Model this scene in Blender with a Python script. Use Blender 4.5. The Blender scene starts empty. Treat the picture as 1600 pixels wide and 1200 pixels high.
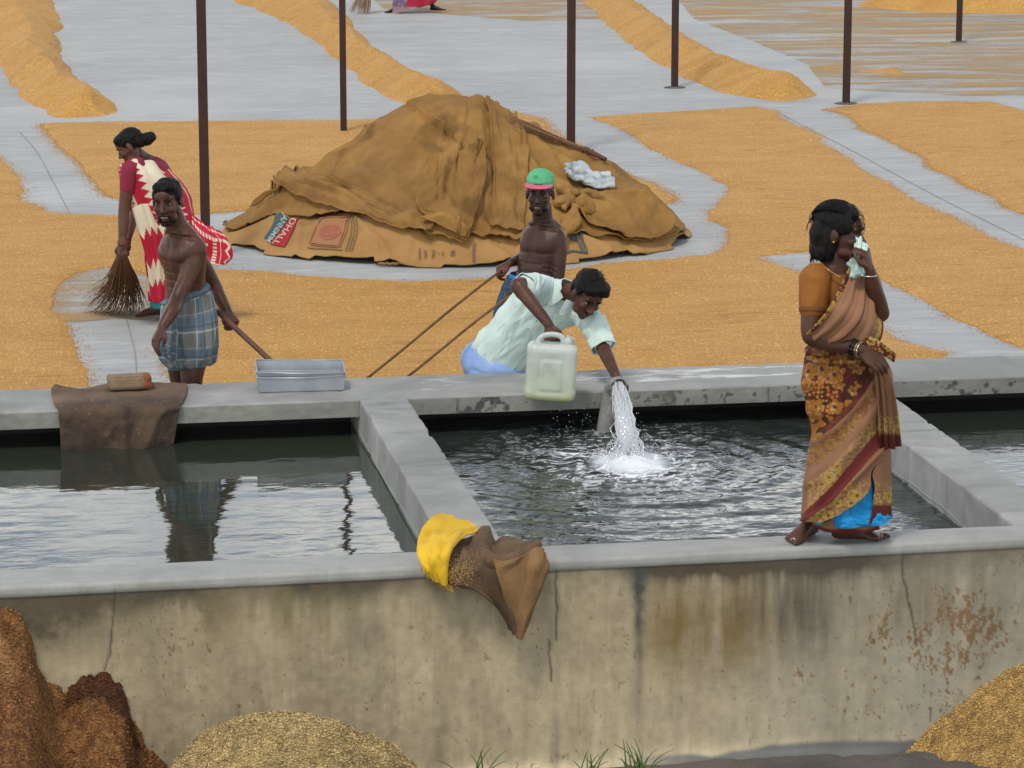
import bpy, bmesh, math, random
import numpy as np
from mathutils import Vector, Matrix
SC = bpy.context.scene
COL = SC.collection
rnd = random.Random(7)

# ---------------------------------------------------------------- camera
F_PX, DROP = 4900.0, 1020.0
TH = math.atan(DROP / F_PX)
YAW = math.atan(860 * math.cos(TH) / F_PX)
HC = 4.16
FW = np.array([math.sin(YAW) * math.cos(TH), math.cos(YAW) * math.cos(TH), -math.sin(TH)])
RT = np.array([math.cos(YAW), -math.sin(YAW), 0.0])
UP = np.cross(RT, FW)
CAMP = np.array([0.0, 0.0, HC])
cam = bpy.data.cameras.new('camera'); camo = bpy.data.objects.new('camera', cam); COL.objects.link(camo)
camo.location = CAMP
camo.rotation_euler = (math.pi / 2 - TH, 0, -YAW)
cam.sensor_width = 36.0; cam.lens = 36.0 * F_PX / 1600.0
cam.clip_start = 0.1; cam.clip_end = 2000
SC.camera = camo

# ---------------------------------------------------------------- world, sun, exposure
SUN_EL, SUN_AZ = math.radians(58), math.radians(215)     # azimuth clockwise from +Y
W = bpy.data.worlds.new('World'); SC.world = W; W.use_nodes = True
nt = W.node_tree; nt.nodes.clear()
out = nt.nodes.new('ShaderNodeOutputWorld')
sky = nt.nodes.new('ShaderNodeTexSky'); sky.sky_type = 'NISHITA'; sky.sun_disc = False
sky.sun_elevation = SUN_EL; sky.sun_rotation = SUN_AZ
b1 = nt.nodes.new('ShaderNodeBackground'); b1.inputs[1].default_value = 0.15
nt.links.new(sky.outputs[0], b1.inputs[0])
def wmath(op, a, b):
    x = nt.nodes.new('ShaderNodeMath'); x.operation = op; x.use_clamp = False
    for i, v in enumerate((a, b)):
        if isinstance(v, (int, float)): x.inputs[i].default_value = v
        else: nt.links.new(v, x.inputs[i])
    return x.outputs[0]
b2 = nt.nodes.new('ShaderNodeBackground'); b2.inputs[0].default_value = (1.0, 0.965, 0.89, 1); b2.inputs[1].default_value = 1.55
tc = nt.nodes.new('ShaderNodeTexCoord'); mp = nt.nodes.new('ShaderNodeMapping'); mp.inputs['Scale'].default_value = (4.5, 4.5, 15)
ns = nt.nodes.new('ShaderNodeTexNoise'); ns.inputs['Scale'].default_value = 2.0; ns.inputs['Detail'].default_value = 6; ns.inputs['Roughness'].default_value = .55
rp = nt.nodes.new('ShaderNodeValToRGB'); rp.color_ramp.elements[0].position = .40; rp.color_ramp.elements[1].position = .68
rp.color_ramp.elements[0].color = (.12, .12, .12, 1); rp.color_ramp.elements[1].color = (.97, .97, .97, 1)
mx = nt.nodes.new('ShaderNodeMixShader')
sx = nt.nodes.new('ShaderNodeSeparateXYZ'); nt.links.new(tc.outputs['Generated'], sx.inputs[0])
elv = wmath('MAXIMUM', sx.outputs[2], 0.0)                      # hazy cloud, brighter towards the horizon
nt.links.new(wmath('ADD', .50, wmath('MULTIPLY', 3.1, wmath('POWER', wmath('SUBTRACT', 1.0, elv), 3.0))), b2.inputs[1])
nt.links.new(tc.outputs['Generated'], mp.inputs[0]); nt.links.new(mp.outputs[0], ns.inputs['Vector'])
nt.links.new(ns.outputs[0], rp.inputs[0]); nt.links.new(rp.outputs[0], mx.inputs[0])
nt.links.new(b1.outputs[0], mx.inputs[1]); nt.links.new(b2.outputs[0], mx.inputs[2]); nt.links.new(mx.outputs[0], out.inputs[0])
sl = bpy.data.lights.new('sun', 'SUN'); sl.energy = 1.5; sl.angle = math.radians(10); sl.color = (1, .93, .82)
so = bpy.data.objects.new('sun', sl); COL.objects.link(so)
sd = Vector((math.sin(SUN_AZ) * math.cos(SUN_EL), math.cos(SUN_AZ) * math.cos(SUN_EL), math.sin(SUN_EL)))
so.rotation_euler = sd.to_track_quat('Z', 'Y').to_euler(); so.location = (0, -5, 20)
SC.view_settings.view_transform = 'Standard'; SC.view_settings.look = 'None'
SC.view_settings.exposure = 0.27; SC.view_settings.gamma = 1.0; SC.view_settings.use_curve_mapping = False

# ---------------------------------------------------------------- geometry helpers
def V(*a): return np.array(a, float)
def ray(px, py): return FW * F_PX + RT * (px - 800) - UP * (py - 600)
def G(px, py, z=0.0):                       # point on the level z seen at (px,py)
    r = ray(px, py); return CAMP + r * ((z - HC) / r[2])
def at(px, py, Y):                          # point at world depth Y seen at (px,py)
    r = ray(px, py); return CAMP + r * (Y / r[1])
TOC = V(-math.sin(YAW), -math.cos(YAW), 0)
def dv(r, t, z=0.0):                        # direction: r to the right, t towards the viewer, z up
    v = RT * r + TOC * t + V(0, 0, z); return v / np.linalg.norm(v)
def nrm(v): return v / (np.linalg.norm(v) + 1e-12)
def proj(pts):                              # where points fall (for patterns printed on cloth)
    q = pts - CAMP; d = q @ FW
    return 800 + F_PX * (q @ RT) / d, 600 - F_PX * (q @ UP) / d

def _hash(ix, iy, iz, seed):
    n = (ix * 374761393 + iy * 668265263 + iz * 2147483647 + seed * 974634777) & 0xFFFFFFFF
    n = ((n ^ (n >> 13)) * 1274126177) & 0xFFFFFFFF
    return ((n ^ (n >> 16)) & 0xFFFFFF) / float(0xFFFFFF) * 2 - 1
def vnoise(p, seed=0):
    p = np.asarray(p, float)
    if p.shape[-1] == 2: p = np.concatenate([p, np.zeros(p.shape[:-1] + (1,))], -1)
    i = np.floor(p).astype(np.int64); f = p - i; f = f * f * (3 - 2 * f)
    r = 0
    for dx in (0, 1):
        for dy in (0, 1):
            for dz in (0, 1):
                w = (f[..., 0] if dx else 1 - f[..., 0]) * (f[..., 1] if dy else 1 - f[..., 1]) * (f[..., 2] if dz else 1 - f[..., 2])
                r = r + w * _hash(i[..., 0] + dx, i[..., 1] + dy, i[..., 2] + dz, seed)
    return r
def fbm(p, seed=0, oct=4, gain=.5):
    p = np.asarray(p, float); a = 1; s = 0; t = 0
    for k in range(oct): s = s + a * vnoise(p * 2 ** k, seed + 17 * k); t += a; a *= gain
    return s / t
def sstep(a, b, x):
    t = np.clip((x - a) / (b - a), 0, 1); return t * t * (3 - 2 * t)
def cr(P, t):                               # Catmull-Rom through rows of P at parameter t in [0, n-1]
    P = np.asarray(P, float); n = len(P); t = np.clip(np.asarray(t, float), 0, n - 1 - 1e-9)
    i = np.floor(t).astype(int); f = (t - i).reshape((-1,) + (1,) * (P.ndim - 1))
    g = lambda k: P[np.clip(k, 0, n - 1)]
    a, b, c, d = g(i - 1), g(i), g(i + 1), g(i + 2)
    a = np.where((i == 0).reshape(f.shape), 2 * b - c, a); d = np.where((i >= n - 2).reshape(f.shape), 2 * c - b, d)
    return .5 * (2 * b + (c - a) * f + (2 * a - 5 * b + 4 * c - d) * f ** 2 + (3 * b - a - 3 * c + d) * f ** 3)
def seg_dist(x, y, poly, closed=False):
    poly = np.asarray(poly, float); n = len(poly); best = np.full(x.shape, 1e9)
    for k in range(n if closed else n - 1):
        a = poly[k]; b = poly[(k + 1) % n]; d = b - a; L = d @ d + 1e-12
        t = np.clip(((x - a[0]) * d[0] + (y - a[1]) * d[1]) / L, 0, 1)
        best = np.minimum(best, np.hypot(x - a[0] - t * d[0], y - a[1] - t * d[1]))
    return best
def inside(x, y, poly):
    poly = np.asarray(poly, float); r = np.zeros(x.shape, bool); n = len(poly)
    for k in range(n):
        x1, y1 = poly[k]; x2, y2 = poly[(k + 1) % n]
        if y1 == y2: continue
        c = ((y1 > y) != (y2 > y)) & (x < (x2 - x1) * (y - y1) / (y2 - y1) + x1); r ^= c
    return r
def sdf(x, y, poly):                        # positive inside
    d = seg_dist(x, y, poly, True); return np.where(inside(x, y, poly), d, -d)

# ---------------------------------------------------------------- objects
def tag(o, label=None, cat=None, group=None, kind=None):
    if label: o['label'] = label
    if cat: o['category'] = cat
    if group: o['group'] = group
    if kind: o['kind'] = kind
    return o
def empty(name, loc=(0, 0, 0), label=None, cat=None, group=None):
    o = bpy.data.objects.new(name, None); COL.objects.link(o); o.location = Vector(loc); o.empty_display_size = .1
    return tag(o, label, cat, group)
def link(name, me, mat=None, parent=None, smooth=True):
    o = bpy.data.objects.new(name, me); COL.objects.link(o)
    if mat is not None:
        for m in (mat if isinstance(mat, (list, tuple)) else [mat]): me.materials.append(m)
    if smooth and len(me.polygons): me.polygons.foreach_set('use_smooth', [True] * len(me.polygons))
    if 'Col' not in me.color_attributes: set_col(me, np.ones((len(me.vertices), 3), np.float32))
    if parent is not None:
        o.parent = parent
        bpy.context.view_layer.update()
        o.matrix_parent_inverse = parent.matrix_world.inverted()
    return o
def mesh_np(verts, faces, colors=None, uv=None):
    me = bpy.data.meshes.new('m'); verts = np.asarray(verts, np.float32); faces = np.asarray(faces, np.int32)
    me.vertices.add(len(verts)); me.vertices.foreach_set('co', verts.ravel())
    k = faces.shape[1]; me.loops.add(faces.size); me.loops.foreach_set('vertex_index', faces.ravel())
    me.polygons.add(len(faces)); me.polygons.foreach_set('loop_start', np.arange(0, faces.size, k, dtype=np.int32))
    me.update(calc_edges=True); me.validate()
    if colors is not None: set_col(me, colors)
    if uv is not None:
        l = me.uv_layers.new(name='UVMap'); l.data.foreach_set('uv', np.asarray(uv, np.float32)[faces.ravel()].ravel())
    return me
def set_col(me, colors):
    a = me.color_attributes.new('Col', 'FLOAT_COLOR', 'POINT')
    c = np.ones((len(me.vertices), 4), np.float32); c[:, :colors.shape[1]] = colors; a.data.foreach_set('color', c.ravel())
def grid_faces(nu, nv, wrap=False):
    i = np.arange(nu - 1)[:, None]; j = np.arange(nv if wrap else nv - 1)[None, :]; j2 = (j + 1) % nv
    return np.stack([i * nv + j, (i + 1) * nv + j, (i + 1) * nv + j2, i * nv + j2], -1).reshape(-1, 4)
def keep_faces(f, mask):                    # mask per vertex -> compact
    k = mask[f].all(1); f = f[k]; used = np.unique(f); m = np.full(len(mask), -1); m[used] = np.arange(len(used))
    return m[f], used
def coords(me):
    a = np.empty(len(me.vertices) * 3, np.float32); me.vertices.foreach_get('co', a); return a.reshape(-1, 3).astype(float)
def normals(me):
    a = np.empty(len(me.vertices) * 3, np.float32); me.vertex_normals.foreach_get('vector', a); return a.reshape(-1, 3).astype(float)
def set_co(me, c): me.vertices.foreach_set('co', np.asarray(c, np.float32).ravel()); me.update()
def apply_mods(o):
    dg = bpy.context.evaluated_depsgraph_get(); dg.update()
    me = bpy.data.meshes.new_from_object(o.evaluated_get(dg), preserve_all_data_layers=True, depsgraph=dg)
    o.modifiers.clear(); old = o.data; o.data = me; bpy.data.meshes.remove(old); return o
def thicken(o, t, off=-1):
    m = o.modifiers.new('s', 'SOLIDIFY'); m.thickness = t; m.offset = off; return o

class Vol:                                   # closed overlapping shapes that become one skin
    def __init__(s): s.v = []; s.f = []; s.n = 0
    def add(s, v, f):
        s.v.append(np.asarray(v, float)); s.f += [tuple(int(i) + s.n for i in q) for q in f]; s.n += len(v)
    def ell(s, c, ax, n=12):
        """ellipsoid: centre, three axis vectors with lengths"""
        ax = np.asarray(ax, float); vs = [c + ax[2]]; m = n // 2
        for i in range(1, m):
            p = math.pi * i / m
            for j in range(n):
                q = 2 * math.pi * j / n; vs.append(c + ax[0] * math.sin(p) * math.cos(q) + ax[1] * math.sin(p) * math.sin(q) + ax[2] * math.cos(p))
        vs.append(c - ax[2]); f = []
        for j in range(n): f.append((0, 1 + j, 1 + (j + 1) % n)); f.append((len(vs) - 1, 1 + (m - 2) * n + (j + 1) % n, 1 + (m - 2) * n + j))
        for i in range(m - 2):
            for j in range(n): a = 1 + i * n; f.append((a + j, a + n + j, a + n + (j + 1) % n, a + (j + 1) % n))
        s.add(vs, f); return s
    def ball(s, c, r, n=12): return s.ell(np.asarray(c, float), np.eye(3) * r, n)
    def tube(s, rings, sub=4, n=16):
        """rings: (centre, ax, ay) with full radius vectors"""
        R = cr(np.array([[c, a, b] for c, a, b in rings], float), np.linspace(0, len(rings) - 1, (len(rings) - 1) * sub + 1))
        vs = []
        for c, a, b in R:
            for j in range(n): q = 2 * math.pi * j / n; vs.append(c + a * math.cos(q) + b * math.sin(q))
        m = len(R); f = [tuple(range(n))[::-1], tuple((m - 1) * n + j for j in range(n))]
        for i in range(m - 1):
            for j in range(n): f.append((i * n + j, i * n + (j + 1) % n, (i + 1) * n + (j + 1) % n, (i + 1) * n + j))
        s.add(vs, f); return s
    def limb(s, pts, sub=4, n=14):
        """pts: (p, r) or (p, r, flat, dir)"""
        P = [np.asarray(q[0], float) for q in pts]; rings = []
        ref = None
        for i, q in enumerate(pts):
            d = nrm(P[min(i + 1, len(P) - 1)] - P[max(i - 1, 0)])
            if ref is None: ref = V(0, 0, 1) if abs(d[2]) < .8 else V(1, 0, 0)
            a = nrm(ref - d * (ref @ d)); ref = a; b = np.cross(d, a); rings.append((P[i], a * q[1], b * q[1]))
        s.tube(rings, sub, n); s.ball(P[0], pts[0][1], n); s.ball(P[-1], pts[-1][1], n); return s
    def mesh(s):
        me = bpy.data.meshes.new('v'); me.from_pydata(np.concatenate(s.v).tolist(), [], s.f); me.update(); return me
    def skin(s, name, mat, parent, vox=.0055, smooth=5, disp=None, paint=None):
        o = bpy.data.objects.new(name, s.mesh()); COL.objects.link(o)
        bm = bmesh.new(); bm.from_mesh(o.data); bmesh.ops.recalc_face_normals(bm, faces=bm.faces); bm.to_mesh(o.data); bm.free()
        m = o.modifiers.new('r', 'REMESH'); m.mode = 'VOXEL'; m.voxel_size = vox
        m = o.modifiers.new('s', 'SMOOTH'); m.iterations = smooth; m.factor = .5
        apply_mods(o); me = o.data
        if disp is not None:
            c = coords(me); n_ = normals(me); set_co(me, c + n_ * disp(c, n_)[:, None])
        if paint is not None:
            c = coords(me); set_col(me, paint(c, normals(me)))
        me.materials.append(mat); me.polygons.foreach_set('use_smooth', [True] * len(me.polygons))
        o.parent = parent
        if parent is not None: bpy.context.view_layer.update(); o.matrix_parent_inverse = parent.matrix_world.inverted()
        return o

def loft(name, rings, mat, parent, nu=60, nv=96, disp=None, paint=None, thick=.004, ang=None):
    """cloth tube or partial tube; rings (c, ax, ay); ang: per ring (a0, a1) in radians"""
    k = len(rings); t = np.linspace(0, k - 1, nu)
    R = cr(np.array([[c, a, b] for c, a, b in rings], float), t)
    wrap = ang is None
    if wrap: th = np.tile(np.linspace(0, 2 * math.pi, nv, endpoint=False), (nu, 1))
    else:
        A = cr(np.array(ang, float), t); th = A[:, :1] + (A[:, 1:] - A[:, :1]) * np.linspace(0, 1, nv)[None]
    u = np.repeat((t / (k - 1))[:, None], nv, 1)
    rad = R[:, None, 1] * np.cos(th)[..., None] + R[:, None, 2] * np.sin(th)[..., None]
    P = R[:, None, 0] + rad
    if disp is not None:
        d = disp(u, th, P); P = P + rad / np.linalg.norm(rad, axis=-1, keepdims=True) * d[..., None]
    P = P.reshape(-1, 3); f = grid_faces(nu, nv, wrap)
    rr = np.linalg.norm(R[:, 1], axis=-1).mean()
    ln = np.linalg.norm(np.diff(R[:, 0], axis=0), axis=-1).sum()
    uv = np.stack([(th * rr).ravel(), (u * ln).ravel()], -1)
    cols = None if paint is None else paint(u.ravel(), th.ravel(), P)
    o = link(name, mesh_np(P, f, cols, uv), mat, parent)
    bm = bmesh.new(); bm.from_mesh(o.data); bmesh.ops.recalc_face_normals(bm, faces=bm.faces); bm.to_mesh(o.data); bm.free()
    if thick: thicken(o, thick); apply_mods(o)
    return o
def sheet(name, ctrl, mat, parent, nu=80, nv=80, disp=None, paint=None, thick=.006, off=-1, mask=None):
    C = np.asarray(ctrl, float); a, b = C.shape[:2]
    A = cr(C, np.linspace(0, a - 1, nu)); B = cr(np.swapaxes(A, 0, 1), np.linspace(0, b - 1, nv)); P = np.swapaxes(B, 0, 1)
    du = np.gradient(P, axis=0); dv_ = np.gradient(P, axis=1); N = np.cross(du, dv_); N /= np.linalg.norm(N, axis=-1, keepdims=True) + 1e-9
    U, Vv = np.meshgrid(np.linspace(0, 1, nu), np.linspace(0, 1, nv), indexing='ij')
    if disp is not None: P = P + N * disp(U, Vv, P)[..., None]
    P = P.reshape(-1, 3); f = grid_faces(nu, nv); cols = None if paint is None else paint(U.ravel(), Vv.ravel(), P)
    L = np.linalg.norm(C[0, -1] - C[0, 0]); H = np.linalg.norm(C[-1, 0] - C[0, 0]); uv = np.stack([Vv.ravel() * L, U.ravel() * H], -1)
    if mask is not None:
        f, used = keep_faces(f, mask(U, Vv, P).ravel()); P = P[used]; uv = uv[used]; cols = None if cols is None else cols[used]
    o = link(name, mesh_np(P, f, cols, uv), mat, parent)
    if thick: thicken(o, thick, off); apply_mods(o)
    return o
def box_bm(bm, c, sx, sy, sz, rot=None):
    M = Matrix.Translation(Vector(c)) @ (rot.to_4x4() if rot is not None else Matrix()) @ Matrix.Diagonal((sx, sy, sz, 1))
    return bmesh.ops.create_cube(bm, size=1, matrix=M)['verts']
def box(name, lo, hi, mat, parent, bev=.012, seg=2, cuts=0):
    bm = bmesh.new(); lo = np.array(lo, float); hi = np.array(hi, float)
    box_bm(bm, (lo + hi) / 2, *(hi - lo))
    if bev: bmesh.ops.bevel(bm, geom=bm.edges[:], offset=bev, segments=seg, affect='EDGES', profile=.6)
    me = bpy.data.meshes.new(name); bm.to_mesh(me); bm.free(); return link(name, me, mat, parent, smooth=False)
def worn_box(name, lo, hi, mat, parent, axis, a0, a1, step=.03, bev=.014, chip=.010, seed=1):
    """long concrete block with a slightly uneven surface and chipped arrises"""
    bm = bmesh.new(); lo = np.array(lo, float); hi = np.array(hi, float); box_bm(bm, (lo + hi) / 2, *(hi - lo))
    bmesh.ops.bevel(bm, geom=bm.edges[:], offset=bev, segments=3, affect='EDGES', profile=.6)
    n = [0, 0, 0]; n[axis] = 1
    for a in np.arange(a0, a1, step):
        c = [0, 0, 0]; c[axis] = a; bmesh.ops.bisect_plane(bm, geom=bm.verts[:] + bm.edges[:] + bm.faces[:], plane_co=c, plane_no=n)
    me = bpy.data.meshes.new(name); bm.to_mesh(me); bm.free(); c = coords(me); nn = normals(me)
    o_ = (axis + 1) % 3 if axis else 1; ot = 1 if axis == 0 else 0
    e = np.minimum(c[:, ot] - lo[ot], hi[ot] - c[:, ot]) < bev * 1.1; t = c[:, 2] > hi[2] - bev * 1.1; k = sstep(.25, .5, fbm(c * 16, seed, 2)) * (e & t) * chip
    c = c + nn * (.0022 * fbm(c * 7, seed + 2, 3) - k)[:, None]; set_co(me, c)
    return link(name, me, mat, parent, smooth=True)
def tube_mesh(paths, n=6, caps=True):
    """paths: list of (points, radii)"""
    vs = []; fs = []; base = 0
    for P, r in paths:
        P = np.asarray(P, float); m = len(P); r = np.full(m, r) if np.isscalar(r) else np.asarray(r)
        ref = None
        for i in range(m):
            d = nrm(P[min(i + 1, m - 1)] - P[max(i - 1, 0)])
            if ref is None: ref = V(0, 0, 1) if abs(d[2]) < .8 else V(1, 0, 0)
            a = nrm(ref - d * (ref @ d)); ref = a; b = np.cross(d, a)
            for j in range(n): q = 2 * math.pi * j / n; vs.append(P[i] + (a * math.cos(q) + b * math.sin(q)) * r[i])
        for i in range(m - 1):
            for j in range(n): fs.append((base + i * n + j, base + i * n + (j + 1) % n, base + (i + 1) * n + (j + 1) % n, base + (i + 1) * n + j))
        if caps: fs.append(tuple(base + j for j in range(n))[::-1]); fs.append(tuple(base + (m - 1) * n + j for j in range(n)))
        base += m * n
    me = bpy.data.meshes.new('t'); me.from_pydata([tuple(map(float, v)) for v in vs], [], fs); me.update(); return me

# ---------------------------------------------------------------- materials
class MB:
    def __init__(s, name):
        s.m = bpy.data.materials.new(name); s.m.use_nodes = True; s.t = s.m.node_tree; s.t.nodes.clear()
        s.out = s.n('OutputMaterial'); s.co = s.n('TexCoord')
    def n(s, t, **kw):
        x = s.t.nodes.new('ShaderNode' + t)
        for k, v in kw.items(): setattr(x, k, v)
        return x
    def l(s, a, b): s.t.links.new(a, b)
    def set(s, sock, v):
        if hasattr(v, 'links') or isinstance(v, bpy.types.NodeSocket): s.l(v, sock)
        elif isinstance(v, (tuple, list)) and len(v) == 3 and sock.type == 'RGBA': sock.default_value = (*v, 1)
        else: sock.default_value = v
    def noise(s, scale=5, detail=4, rough=.55, stretch=(1, 1, 1), coord='Object', dist=0, rot=(0, 0, 0)):
        m = s.n('Mapping'); m.inputs['Scale'].default_value = stretch; m.inputs['Rotation'].default_value = rot; s.l(s.co.outputs[coord], m.inputs[0])
        x = s.n('TexNoise'); x.inputs['Scale'].default_value = scale; x.inputs['Detail'].default_value = detail
        x.inputs['Roughness'].default_value = rough; x.inputs['Distortion'].default_value = dist; s.l(m.outputs[0], x.inputs['Vector']); return x.outputs[0]
    def ramp(s, f, stops):
        r = s.n('ValToRGB'); e = r.color_ramp.elements
        while len(e) < len(stops): e.new(.5)
        for i, (p, c) in enumerate(stops):
            e[i].position = p; e[i].color = (c, c, c, 1) if isinstance(c, (int, float)) else (*c, 1)
        s.l(f, r.inputs[0]); return r.outputs[0]
    def mix(s, f, a, b, mode='MIX'):
        x = s.n('Mix', data_type='RGBA', blend_type=mode); s.set(x.inputs[0], f); s.set(x.inputs[6], a); s.set(x.inputs[7], b); return x.outputs[2]
    def math(s, op, a, b=0.0):
        x = s.n('Math', operation=op); s.set(x.inputs[0], a); s.set(x.inputs[1], b); return x.outputs[0]
    def attr(s, name='Col'): return s.n('Attribute', attribute_name=name).outputs[0]
    def bump(s, h, strength=.5, dist=.01, normal=None):
        x = s.n('Bump'); x.inputs['Strength'].default_value = strength; x.inputs['Distance'].default_value = dist; s.l(h, x.inputs['Height'])
        if normal is not None: s.l(normal, x.inputs['Normal'])
        return x.outputs[0]
    def bsdf(s, color, rough=.8, normal=None, spec=.5, **kw):
        b = s.n('BsdfPrincipled'); s.set(b.inputs['Base Color'], color); s.set(b.inputs['Roughness'], rough)
        b.inputs['Specular IOR Level'].default_value = spec
        for k, v in kw.items(): s.set(b.inputs[k.replace('_', ' ')], v)
        if normal is not None: s.l(normal, b.inputs['Normal'])
        return b.outputs[0]
    def done(s, sh): s.l(sh, s.out.inputs[0]); return s.m

def m_simple(name, c1, c2=None, scale=8, rough=.8, bs=60, bump=.3, bd=.004, spec=.4, stretch=(1, 1, 1), attr=False, **kw):
    m = MB(name); c2 = c2 or tuple(x * .75 for x in c1)
    col = m.mix(m.ramp(m.noise(scale, 5, .6, stretch), [(.35, 0.), (.65, 1.)]), c1, c2)
    if attr: col = m.mix(1.0, col, m.attr(), 'MULTIPLY')
    return m.done(m.bsdf(col, rough, m.bump(m.noise(bs, 3, .6, stretch), bump, bd), spec, **kw))

def m_concrete(name, base, dark, wet=False, streak=(1, 1, 1), attr=False):
    m = MB(name)
    n1 = m.ramp(m.noise(2.2, 8, .68, streak, dist=.4), [(.36, 0.), (.64, 1.)])
    n2 = m.ramp(m.noise(7, 6, .65, streak), [(.3, 0.), (.7, 1.)])
    n3 = m.ramp(m.noise(.9, 4, .6, streak, dist=1.0), [(.47, 0.), (.62, .6)])
    col = m.mix(n1, base, dark)
    col = m.mix(m.math('MULTIPLY', n2, .45), col, tuple(x * .72 for x in base))
    col = m.mix(m.ramp(m.noise(90, 3, .7), [(.62, 0.), (.72, .5)]), col, tuple(x * .45 for x in dark))
    col = m.mix(n3, col, tuple(x * .8 for x in dark))
    if attr: col = m.mix(1.0, col, m.attr(), 'MULTIPLY')
    r = m.ramp(n1, [(0, .75), (1, .5)]) if not wet else m.ramp(n1, [(0, .45), (1, .2)])
    nb = m.bump(m.noise(55, 5, .65), .35, .006, m.bump(m.noise(6, 3, .5), .25, .03))
    return m.done(m.bsdf(col, r, nb, .45))
# ================================================================ SETTING
M_YARD = MB('yard_concrete')
_m = M_YARD
s1 = _m.ramp(_m.noise(.55, 6, .62, (1, 3.2, 1)), [(.36, 0.), (.64, 1.)])
s2 = _m.ramp(_m.noise(2.6, 6, .7, (1, 4.5, 1), dist=.6), [(.4, 0.), (.72, 1.)])
col = _m.mix(s1, (.44, .452, .44), (.33, .34, .335))
col = _m.mix(_m.math('MULTIPLY', s2, .85), col, (.235, .24, .235))
col = _m.mix(_m.ramp(_m.noise(.22, 3, .5), [(.5, 0.), (.7, .5)]), col, (.50, .505, .49))
col = _m.mix(_m.ramp(_m.noise(160, 2, .6, (1, 1, 1)), [(.64, 0.), (.68, .35)]), col, (.42, .30, .13))
YARD = _m.done(_m.bsdf(col, _m.ramp(s1, [(0, .8), (1, .62)]), _m.bump(_m.noise(40, 4, .6), .2, .004), .45))
CONC = m_concrete('pale_concrete', (.36, .36, .34), (.20, .20, .185))
CONC2 = m_concrete('stained_concrete', (.30, .30, .275), (.17, .17, .145), streak=(3, 3, .4))
FACE = m_concrete('wall_face_concrete', (1, 1, .985), (.84, .83, .79), streak=(2.5, 2.5, .5), attr=True)
BLACK = m_simple('wet_recess_shade', (.012, .013, .012), (.022, .022, .018), 9, .5, spec=.3)  # wet back wall; the shade under the slab is put into its near-black colour
BED = m_simple('tank_bed', (.12, .10, .06), (.20, .155, .085), 3, .8)
DIRT = m_simple('ground_dirt', (.13, .12, .10), (.08, .075, .065), 2.5, .9, bump=.8, bd=.02)

YF0_, YF1, YB0, YB1, ZT, ZW, ZG = 13.64, 13.91, 17.29, 17.9, .45, .23, -.55
YF0 = YF0_

# yard floor: one sheet to the horizon, lower apron in front of the tank
def flat(name, x0, x1, y0, y1, z, mat, kind='structure'):
    o = link(name, mesh_np([(x0, y0, z), (x1, y0, z), (x1, y1, z), (x0, y1, z)], [(0, 1, 2, 3)]), mat, smooth=False)
    return tag(o, kind=kind)
flat('drying_yard', -300, 320, 17.70, 900, 0, YARD)
yard = bpy.data.objects['drying_yard']
JOINT = m_simple('dark_joint', (.27, .275, .27), (.20, .20, .20), 9, .9)
for pl in ([(30, 205), (58, 238), (82, 282), (108, 332), (150, 420)], [(195, 490), (206, 530), (212, 560), (214, 610)], [(1215, 176), (1330, 235), (1450, 300), (1600, 375)], [(0, 182), (600, 186), (1300, 176), (1600, 172)]):
    q = cr(np.array([G(x, y, .001) for x, y in pl]), np.linspace(0, len(pl) - 1, 40)); w_ = np.array([.004, 0, 0]) if abs(q[0][1] - q[-1][1]) > 1 else np.array([0, .010, 0])
    link('floor_joint', mesh_np(np.stack([q - w_, q + w_], 1).reshape(-1, 3) + V(0, 0, .003), grid_faces(40, 2)), JOINT, yard, smooth=False)
gx = np.concatenate([np.linspace(-60, -1, 20), np.linspace(-.9, 6, 200), np.linspace(6.4, 70, 20)]); gy = np.concatenate([np.linspace(-40, 11, 20), np.linspace(11.1, 13.62, 90)])
X_, Y_ = np.meshgrid(gx, gy, indexing='ij'); P_ = np.stack([X_, Y_], -1)
Z_ = ZG + .03 * fbm(P_ * 3, 5) + .015 * fbm(P_ * 14, 6)
o = link('ground', mesh_np(np.stack([X_, Y_, Z_], -1).reshape(-1, 3), grid_faces(len(gx), len(gy))), DIRT); tag(o, kind='structure')

# ---- the soaking tank
tank = empty('soaking_tank', (3.5, 13.7, 0), 'long grey concrete soaking tank split into basins by two cross walls', 'water tank')
# front wall: section swept along x, stained outer face
xs = np.concatenate([np.linspace(-14, -.5, 30)[:-1], np.linspace(-.5, 5.6, 860), np.linspace(5.6, 20, 30)[1:]])
prof = [(YF1, -.35), (YF1, ZT - .02), (YF1 - .006, ZT - .005), (YF1 - .02, ZT)]
prof += [(y, ZT) for y in np.linspace(YF1 - .05, YF0 + .024, 12)]
prof += [(YF0 + .022 - .022 * math.sin(a), ZT - .022 + .022 * math.cos(a)) for a in np.linspace(.2, math.pi / 2, 7)] + [(YF0, ZT - .035)]
prof += [(YF0 + .001, ZT - .052), (YF0 + .006, ZT - .058)]
prof += [(YF0 + .008, z) for z in np.linspace(ZT - .065, ZG - .12, 130)]
prof = np.array(prof)
X_ = np.repeat(xs[:, None], len(prof), 1); Y_ = np.repeat(prof[None, :, 0], len(xs), 0).copy(); Z_ = np.repeat(prof[None, :, 1], len(xs), 0).copy()
Y_ = Y_ + np.interp(X_, [0, 5], [-.03, .05]) * sstep(YF1 - .05, YF0, Y_)
P0 = np.stack([X_, Y_, Z_], -1)
wob = .006 * fbm(np.stack([X_ * 1.5, Z_ * 1.5], -1), 3) + .0018 * fbm(np.stack([X_ * 22, Z_ * 22], -1), 4)
face = (Z_ < ZT - .045) & (Y_ < YF0 + .09)
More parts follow.
